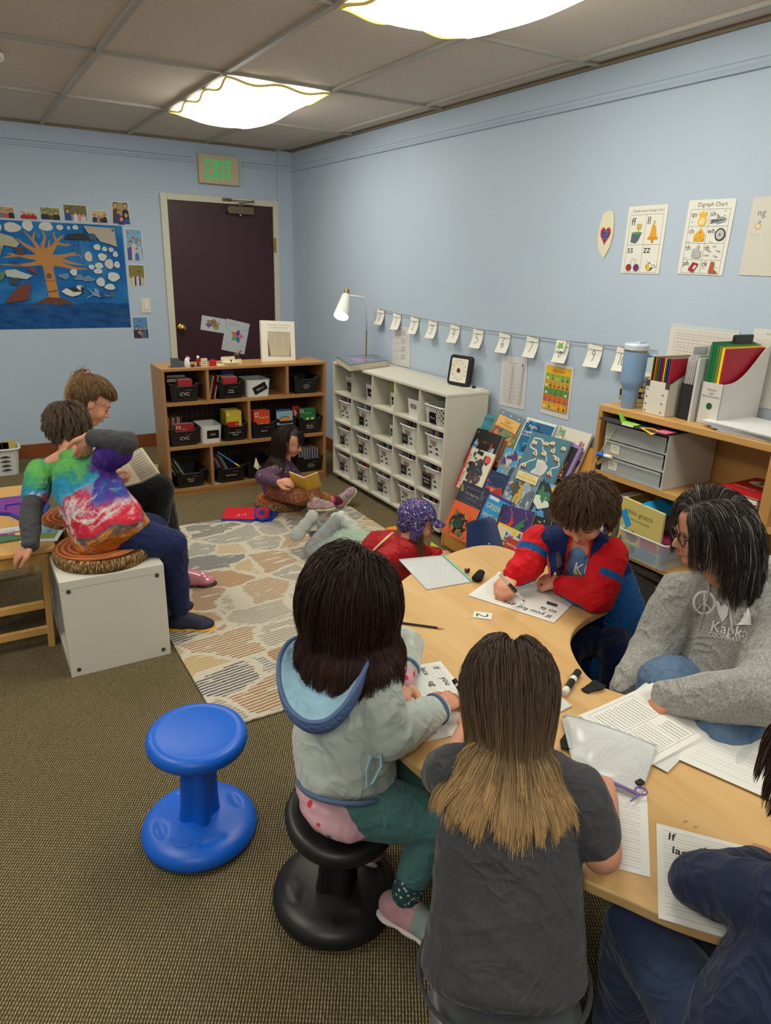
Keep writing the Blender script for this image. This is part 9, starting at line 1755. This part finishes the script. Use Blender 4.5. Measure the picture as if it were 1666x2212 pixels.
# ================================================================ girl with the ponytail
def girl_pony():
    t=person('girl with a blond ponytail reading a book behind the tie-dye boy',(-2.32,-2.95,0));lv=lambda p0,p1,w:p0*(1-w)+p1*w
    hip=np.array([-2.32,-2.95,.53]);hc=atd(197,868,3.22);neck=atd(172,935,3.24);S_=.215;fw=unit((.93,.35,0));rt=unit((.35,-.93,0));m=headframe(hc,(.80,-.06,-.50),(.52,.05,.82),S_)
    shR=neck+rt*.10+np.array([0,0,-.06]);shL=neck-rt*.12+np.array([0,0,-.06]);wrR=atd(236,1035,3.02);wrL=atd(247,1003,3.16);elR=lv(shR,wrR,.5)+np.array([-.04,0,-.09]);elL=lv(shL,wrL,.5)+np.array([-.03,0,-.09])
    kR=atd(345,1055,3.16);kL=atd(330,1040,3.34);aR=np.array([-2.10,-3.04,.12]);aL=np.array([-1.94,-2.93,.12]);kL=atd(345,1075,3.25)
    sk=headprims(m)+[cap(neck,hp(m,(0,-.1,-.3)),.046,.046)]+chain([neck,lv(neck,hip,.5),hip],[.05,.065,.075])+[cap(shL,neck,.04,.045),cap(shR,neck,.04,.045)]+chain([shR,elR,wrR],[.034,.03,.021])+chain([shL,elL,wrL],[.034,.03,.021])+chain([hip,kR,aR],[.06,.04,.028])+chain([hip,kL,aL],[.06,.04,.028])
    sk+=handprims(wrL,atd(262,1006,3.14)-wrL,(-.3,-.4,.8),-1,(.7,.8,.9,1),.8,1.0)+handprims(wrR,atd(262,1040,3.02)-wrR,(.0,-.6,-.5),1,(.6,.7,.8,.9),.8,1.0)
    blobmesh('body',sk,.0042,SKIN,t,3);faceparts(m,t,brow=(120,90,60),lip=(190,96,92))
    X=np.stack([rt,fw,np.array([0,0,1.])],1);PL=NG(.85);v=PL.vor(60);PL=PL.col(PL.mix(PL.math('LESS_THAN',v.outputs['Distance'],.3),(206,208,180),(150,170,140)))
    blobmesh('patterned_top',torso(along(hip,neck,-0.05),along(neck,hip,0.05),[(0,.135,.12,0),(.5,.125,.105,0),(.85,.125,.09,0),(1,.09,.07,0)],X)+[cap(shR,neck-np.array([0,0,.02]),.05,.05),cap(shL,neck-np.array([0,0,.02]),.05,.05),cap(neck-np.array([0,0,.03]),neck+np.array([0,0,.01]),.055,.050)]+chain([shR,elR,lv(elR,wrR,.9)],[.05,.045,.034])+chain([shL,elL,lv(elL,wrL,.9)],[.05,.045,.034]),.005,PL,t,3,disp=folds(.003,45,81))
    BP=fab((24,24,28),.3,140);blobmesh('black_trousers',chain([hip-np.array([0,0,.02]),lv(hip,kR,.5),kR,aR],[.10,.08,.066,.05])+chain([hip-np.array([0,0,.02]),lv(hip,kL,.5),kL,aL],[.10,.08,.066,.05]),.0055,BP,t,3,disp=folds(.003,45,82))
    shoe('boot',t,np.array([-1.915,-2.945,.085]),(.80,-.28,0),(0,0,1),M((206,132,146),.2,coat=.5),1.25,(50,36,34),.014,lace=(46,30,34));shoe('boot',t,np.array([aR[0],aR[1],.085]),(.85,.1,0),(0,0,1),M((206,132,146),.2,coat=.5),1.25,(50,36,34),.014,lace=(46,30,34))
    haircap(m,(128,98,66),t,zcut=.2,backz=-.25);R_,N_=scalp(m,5500,83,zmin=-.25,zfront=.2);roots=hp(m,R_);nrm=N_@m[:3,:3].T;nrm /= np.linalg.norm(nrm,axis=1)[:,None];tie=np.array([0,-.36,.46]);tie_w=hp(m,tie);away=(tie-R_);ds=np.linalg.norm(away,axis=1);away /= ds[:,None]
    hair('hair',t,roots,nrm*.15+(away@m[:3,:3].T)/S_,ds*S_*1.02,.008,[headcol(m,1.03)],(120,92,62),(176,142,98),grav=0,stiff=1.,rad=.0009,clump=.35,nclump=120,jitter=.04,colvar=.35,seed=85,flow=lambda p_,t_:unit1(tie_w-p_)*.5)
    rg=np.random.default_rng(9);n=1300;r0=tie_w+rg.normal(size=(n,3))*.010;back=-m[:3,1]/S_;d0=np.tile(np.array([-.85,.45,.25]),(n,1))+rg.normal(size=(n,3))*.35
    hair('ponytail',t,r0,d0,rg.uniform(.09,.19,n),.010,[headcol(m,1.08)],(138,106,70),(206,172,120),grav=.42,stiff=.8,rad=.0010,clump=.55,nclump=26,jitter=.1,colvar=.35,seed=86,curl=.014)
    b=B();ax=unit(back*.6+m[:3,2]/S_*.6);x=unit(np.cross(ax,(1,0,0)));y=np.cross(ax,x);b.tube([tie_w+ax*.008+x*.019*math.cos(q)+y*.019*math.sin(q) for q in np.linspace(0,2*math.pi,20,endpoint=False)],.0055,M((214,150,120),.7),8,closed=True);b.build('hair_tie',t,smooth=True)
def unit1(v):return v/(np.linalg.norm(v,axis=1)[:,None]+1e-9)
girl_pony()
def open_book(label,c,right,up,w,h,ang,cov,page=(214,204,176),th=.008,lines=True):
    """open paperback: spine along up, halves opened by ang each"""
    r=unit(right);u=unit(up);n_=unit(np.cross(r,u));t=thing('open_book',label,'book',c);c=np.array(c)
    for s_ in (-1,1):
        d=r*s_*math.cos(ang)+n_*math.sin(ang);X=np.eye(4);X[:3,0]=d;X[:3,1]=u;X[:3,2]=np.cross(d,u)*1;X[:3,3]=c-u*h/2;nn=n_ if (X[:3,2]@n_)>0 else -X[:3,2];up_=1 if (X[:3,2]@n_)>0 else -1
        b=B(X);z0,z1=sorted((0,-up_*.0025));b.box(0,w+.002,-.002,h+.002,z0,z1,M(cov,.5));b.build('cover',t);b=B(X);z0,z1=sorted((0,up_*th));nx=8;b.box(0,w,0,h,z0,z1,M(page,.8))
        if lines:
            for k in range(9):y0=h*(.1+.09*k);b.box(w*.12,w*.88,y0,y0+.0016,up_*th if up_>0 else -th-.0003,up_*th+.0003 if up_>0 else -th,M((120,112,100),.8))
        b.build('pages',t)
    return t
open_book('open paperback held by the girl with the ponytail',atd(288,1014,3.05),atd(325,1003,3.03)-atd(255,1030,3.05),(-.25,.7,.55),.10,.15,.22,(200,190,140))
# ================================================================ girl in purple on the floor
def girl_purple():
    t=person('girl with long dark hair and a purple sweatshirt reading on the floor',(-.95,-1.97,.0));lv=lambda p0,p1,w:p0*(1-w)+p1*w
    hip=np.array([-.975,-1.965,.135]);hc=atd(628,955,4.60);S_=.190;neck=atd(612,993,4.62);fw=unit((.93,-.36,0));rt=unit((-.36,-.93,0));m=headframe(hc,(.70,-.62,-.36),(.30,-.20,.95),S_)
    shR=neck+rt*.10+np.array([-.01,0,-.05]);shL=neck-rt*.11+np.array([0,0,-.05]);wrR=atd(603,1042,4.38);elR=atd(568,1030,4.50);wrL=atd(660,1040,4.50);elL=lv(shL,wrL,.5)+np.array([.03,.04,-.06])
    kR=atd(645,1072,4.42);aR=atz(735,1082,.055);kL=atd(672,1052,4.52);aL=atz(690,1090,.05)+np.array([.0,.0,0]);aL=kL+np.array([-.05,-.16,-.05])
    hR,hL=hip+rt*.06,hip-rt*.06
    sk=headprims(m)+[cap(neck,hp(m,(0,-.1,-.3)),.042,.042)]+chain([neck,lv(neck,hip,.5),hip],[.05,.06,.07])+[cap(shL,neck,.035,.04),cap(shR,neck,.035,.04)]+chain([shR,elR,wrR],[.032,.028,.021])+chain([shL,elL,wrL],[.032,.028,.021])+chain([hR,kR,aR],[.055,.038,.026])+chain([hL,kL,aL],[.055,.038,.026])
    sk+=handprims(wrR,atd(628,1040,4.36)-wrR,(-.2,-.5,.6),-1,(.5,.6,.6,.7),.6,1.0)+handprims(wrL,(.3,-.5,.0),(0,.2,.9),1,s=.95);blobmesh('body',sk,.0045,SKIN,t,3);faceparts(m,t,brow=(40,28,26),lip=(190,70,76))
    PU=NG(.85);v=PU.vor(22,rnd=1);clothbump(PU,150,.5,9);PU=PU.col(PU.mix(PU.math('LESS_THAN',v.outputs['Distance'],.13),PU.mix(PU.noise(12).outputs[0],(80,56,78),(98,72,94)),(190,170,180)))
    X=np.stack([rt,fw,np.array([0,0,1.])],1);blobmesh('purple_sweatshirt',torso(along(hip,neck,-0.02),along(neck,hip,0.04),[(0,.13,.115,0),(.5,.125,.10,0),(.85,.12,.085,0),(1,.08,.065,0)],X)+[cap(shR,neck-np.array([0,0,.015]),.05,.05),cap(shL,neck-np.array([0,0,.015]),.05,.05)]+chain([shR,elR,lv(elR,wrR,.85)],[.055,.052,.036])+chain([shL,elL,lv(elL,wrL,.85)],[.055,.05,.036]),.005,PU,t,3,disp=folds(.004,42,91))
    BPt=NG(.85);v=BPt.vor(75,rnd=1);BPt=BPt.col(BPt.mix(BPt.math('LESS_THAN',v.outputs['Distance'],.24),(132,76,44),(206,184,166)));TAN=fab((170,108,48),.3,120)
    def pc(A):return ((A-kR)@unit(aR-kR)>np.linalg.norm(aR-kR)*.50)*1
    blobmesh('patterned_trousers',chain([hip-np.array([0,0,.02]),hR,lv(hR,kR,.5),kR,lv(kR,aR,.6)],[.10,.09,.072,.058,.05])+chain([hip-np.array([0,0,.02]),hL,lv(hL,kL,.5),kL,lv(kL,aL,.8)],[.10,.085,.07,.058,.045]),.005,[BPt,TAN],t,3,disp=folds(.004,42,92),paint=pc)
    ax=unit(aR-kR);b=B();b.cyl(lv(kR,aR,.76),lv(kR,aR,.80),.031,M((206,30,110),.8),18,.030);b.cyl(lv(kR,aR,.80),aR+ax*.01,.030,M((110,20,50),.85),18,.031);b.build('sock',t,smooth=.6)
    MS=NG(.7);MS=MS.col(MS.ramp(MS.noise(30,detail=2).outputs[0],[(.4,(120,124,120)),(.5,(196,120,140)),(.58,(150,170,150)),(.66,(120,110,160))]))
    shoe('shoe',t,aR+np.array([.0,.0,.012]),np.array([.62,.20,.55]),(-.5,-.2,.8),MS,1.05,(206,210,170),.010);shoe('shoe',t,aL+np.array([0,0,.01]),np.array([.5,-.7,.2]),(0,0,1),MS,1.,(206,210,170),.010)
    haircap(m,(30,21,20),t,zcut=.34,backz=-.3);R_,N_=scalp(m,3400,93,zmin=-.25,zfront=.16);q_=~((R_[:,1]>.12) & (np.abs(R_[:,0])>.24));R_,N_=R_[q_],N_[q_];roots=hp(m,R_);nrm=N_@m[:3,:3].T;nrm /= np.linalg.norm(nrm,axis=1)[:,None];fr_=(R_[:,1]>.12) & (np.abs(R_[:,0])<.24)
    sd=np.sign(R_[:,0])[:,None]*np.where(fr_,.0,.35)[:,None];dr=nrm*.3+sd*m[:3,0][None]/S_+np.where(fr_,.5,-.3)[:,None]*m[:3,1][None]/S_;L_=np.where(fr_,.050,.30)
    hair('hair',t,roots,dr,L_,.012,[headcol(m,1.03),facecol(m,1.02),(hp(m,(0,.55,-.22)),m[:3,:3]@np.diag([.30,.42,.40])),(lv(neck,hip,.15),X@np.diag([.12,.09,.08])),(lv(neck,hip,.45),X@np.diag([.135,.115,.12])),ellc(shR,(.055,.055,.055)),ellc(shL,(.055,.055,.055))],(34,23,21),(62,40,34),grav=.34,stiff=.72,rad=.0013,clump=.5,nclump=110,jitter=.04,colvar=.35,seed=95,cut=lambda e:((e-m[:3,3])@np.linalg.inv(m)[:3,:3].T)[:,1]<.42)
girl_purple()
open_book('open yellow book held by the girl in purple',atd(660,1047,4.36),atd(635,1042,4.36)-atd(690,1043,4.38),(-.35,-.35,.75),.10,.13,.5,(206,166,60),th=.006)
# ================================================================ child lying on the rug
def child_prone():
    t=person('child lying on the rug in a purple earflap cap and red jacket',(-.90,-3.2,.011));lv=lambda p0,p1,w:p0*(1-w)+p1*w
    hip=atz(752,1182,.105);mid=atz(810,1192,.12);neck=atz(878,1180,.26);hc=atd(902,1128,3.50);S_=.205;m=headframe(hc,(.86,-.40,-.22),(.20,-.05,.97),S_)
    sh=unit(neck-hip);side=unit(np.cross((0,0,1),sh));shN=neck-side*.10-sh*.05+np.array([0,0,-.04]);shF=neck+side*.10-sh*.04+np.array([0,0,-.04])
    if shN@CRM[:,2]<shF@CRM[:,2]:shN,shF=shF,shN
    elN=atz(862,1240,.06);wrN=atz(920,1215,.07);elF=atz(915,1196,.05);wrF=atz(948,1196,.05)
    kN=atz(680,1188,.065);kF=atz(700,1165,.065);aN=atd(728,1112,3.98);aF=atd(668,1122,4.02)
    aN=atd(735,1118,3.85);aF=atd(672,1130,3.95)
    sk=headprims(m,ears=False)+[cap(neck,hp(m,(0,-.1,-.3)),.042,.042)]+chain([neck,mid,hip],[.05,.07,.075])+[cap(shN,neck,.035,.04),cap(shF,neck,.035,.04)]+chain([shN,elN,wrN],[.034,.03,.021])+chain([shF,elF,wrF],[.034,.03,.021])+chain([hip,kN,aN],[.07,.042,.03])+chain([hip,kF,aF],[.07,.042,.03])
    sk+=handprims(wrN,(.6,-.2,0),(0,0,1),1)+handprims(wrF,(.8,-.3,0),(0,0,1),-1);blobmesh('body',sk,.0045,SKIN,t,3);faceparts(m,t,closed=False,lip=(190,60,70))
    RJ=NG(.55,spec=.3);q=RJ.vor(26,feature='DISTANCE_TO_EDGE',rnd=.5);RJ.bump(RJ.math('MINIMUM',q.outputs[0],.25),.9,.012);RJ=RJ.col(RJ.mix(RJ.noise(10).outputs[0],(150,16,26),(184,24,34)))
    blobmesh('red_jacket',chain([neck-np.array([0,0,.02]),lv(neck,mid,.5),mid,lv(mid,hip,.35)],[.075,.105,.11,.112])+[cap(shN,neck-np.array([0,0,.02]),.055,.06),cap(shF,neck-np.array([0,0,.02]),.055,.06)]+chain([shN,elN,lv(elN,wrN,.85)],[.056,.052,.04])+chain([shF,elF,lv(elF,wrF,.85)],[.054,.05,.04]),.005,RJ,t,3,disp=folds(.004,40,101))
    MT=fab((152,172,154),.3,120,.3,.06);blobmesh('mint_shirt',chain([lv(mid,hip,.2),hip,lv(hip,(kN+kF)/2,.28)],[.115,.118,.10])+[ball(hip,(.125,.12,.09))],.005,MT,t,3,disp=folds(.004,36,102))
    GL=fab((146,152,154),.4,90,.3,.10);blobmesh('grey_leggings',chain([hip,lv(hip,kN,.5),kN,lv(kN,aN,.5),lv(kN,aN,.93)],[.10,.085,.064,.055,.04])+chain([hip,lv(hip,kF,.5),kF,lv(kF,aF,.5),lv(kF,aF,.93)],[.10,.085,.064,.055,.04]),.005,GL,t,3,disp=folds(.003,45,103))
    WS=NG(.6);WS=WS.col(WS.ramp(WS.noise(24,detail=2).outputs[0],[(.45,(196,200,192)),(.55,(160,178,170)),(.65,(206,208,200))]))
    for a_,toe,up in ((aN,atd(775,1125,3.85)-atd(715,1100,3.9)+np.array([0,-.0,.0]),(-.3,.2,.9)),(aF,atd(632,1135,4.0)-atd(665,1095,4.0),(.5,.6,-.3))): 
        b=B();b.cyl(a_-unit(a_-kN)*.05,a_,.033,M((196,186,184),.85),16);b.build('sock',t,smooth=.6);shoe('shoe',t,a_+unit(a_-kN)*.012,toe,up,WS,1.06,(170,172,168),.015,lace=(150,160,156))
    # cap with ear flaps
    CP=NG(.85,spec=.15);v=CP.vor(32,rnd=1,feature='F1');w=CP.wave(14,CP.map(rot=(.4,.8,.3)),dist=8,dscale=4,detail=0);sp=CP.math('LESS_THAN',v.outputs['Distance'],.22);ln_=CP.math('GREATER_THAN',w.outputs[1],.965)
    base=CP.mix(CP.noise(4).outputs[0],(52,46,96),(78,60,116));c=CP.mix(sp,base,CP.ramp(CP.xyz(v.outputs['Color'])[0],[(0,(150,180,214)),(.35,(90,120,190)),(.6,(176,110,130)),(.75,(60,50,100))],'CONSTANT'));c=CP.mix(ln_,c,(176,170,196));CP=CP.col(c)
    inv=np.linalg.inv(m)
    def kc(A):q=(A-m[:3,3])@inv[:3,:3].T;return ~(((q[:,1]>.12) & (q[:,2]<.20)) | ((np.abs(q[:,0])<.28) & (q[:,1]>-.02) & (q[:,2]<.1)) | (q[:,2]<-.42))
    o=blobmesh('earflap_cap',[hball(m,(0,-.06,.17),(.43,.50,.42)),hball(m,(.34,-.04,-.15),(.07,.17,.26)),hball(m,(-.34,-.04,-.15),(.07,.17,.26)),hball(m,(0,-.30,-.05),(.3,.2,.28))],.005,CP,t,2,keep=kc);s_=o.modifiers.new('thick','SOLIDIFY');s_.thickness=.004
    V=[];nx,ny=16,6
    for j in range(ny+1):
        for i in range(nx+1):a_=(i/nx-.5)*1.9;r_=1+.0*j;q=j/ny;V.append(hp(m,((.40+.02*q)*math.sin(a_)*1.0,(.40*math.cos(a_))+.30*q*math.cos(a_*.9)-.0,.20-.10*q-.10*(a_/1.0)**2*.5)))
    o=mkobj('cap_brim',V,[(j*(nx+1)+i,j*(nx+1)+i+1,(j+1)*(nx+1)+i+1,(j+1)*(nx+1)+i) for j in range(ny) for i in range(nx)],[CP],t,smooth=True);s_=o.modifiers.new('thick','SOLIDIFY');s_.thickness=.006
    rg=np.random.default_rng(11);n=260;r0=hp(m,(-.28,.02,-.2))+rg.normal(size=(n,3))*.010;r0b=hp(m,(.28,.02,-.2))+rg.normal(size=(n,3))*.010
    hair('hair',t,np.concatenate([r0,r0b]),np.tile(np.array([.1,-.1,-1.]),(2*n,1)),.14,.012,[],(96,70,50),(130,98,66),grav=.3,stiff=.8,rad=.0013,clump=.5,nclump=20,jitter=.08,seed=105,curl=.008)
    # strap and bag
    SB=M((206,186,140),.6);d_=_ray(0,0)
    b=B(); 
    def onb(px,py,off=.006):
        d=Vector(_ray(px,py)).normalized();ob=bpy.data.objects['red_jacket'];o_=Vector(CAMP)-wloc(ob);h_,l_,n_,_=ob.ray_cast(o_,d);return np.array(l_)+np.array(wloc(ob))-np.array(d)*off if h_ else None
    pts=[q for q in (onb(*p_) for p_ in ((862,1138),(850,1150),(835,1162),(818,1178),(804,1192),(796,1206),(792,1216))) if q is not None]
    if len(pts)>2:b.tube(pts,.010,SB,8,flat=.35);b.tube(pts[-3:],.013,M((206,196,110),.35),8,flat=.5);b.build('shoulder_strap',t,smooth=True)
    c_=atz(808,1228,.055);tb_=thing('small_bag','small cream shoulder bag lying against the red jacket','bag',c_);prb=[cap(atz(790,1226,.05),atz(828,1232,.05),.038,.036)];blobmesh('bag_body',prb,.004,M((206,190,130),.8,bump=.4,bscale=60,noise=.15,nscale=25),tb_,2)
child_prone()
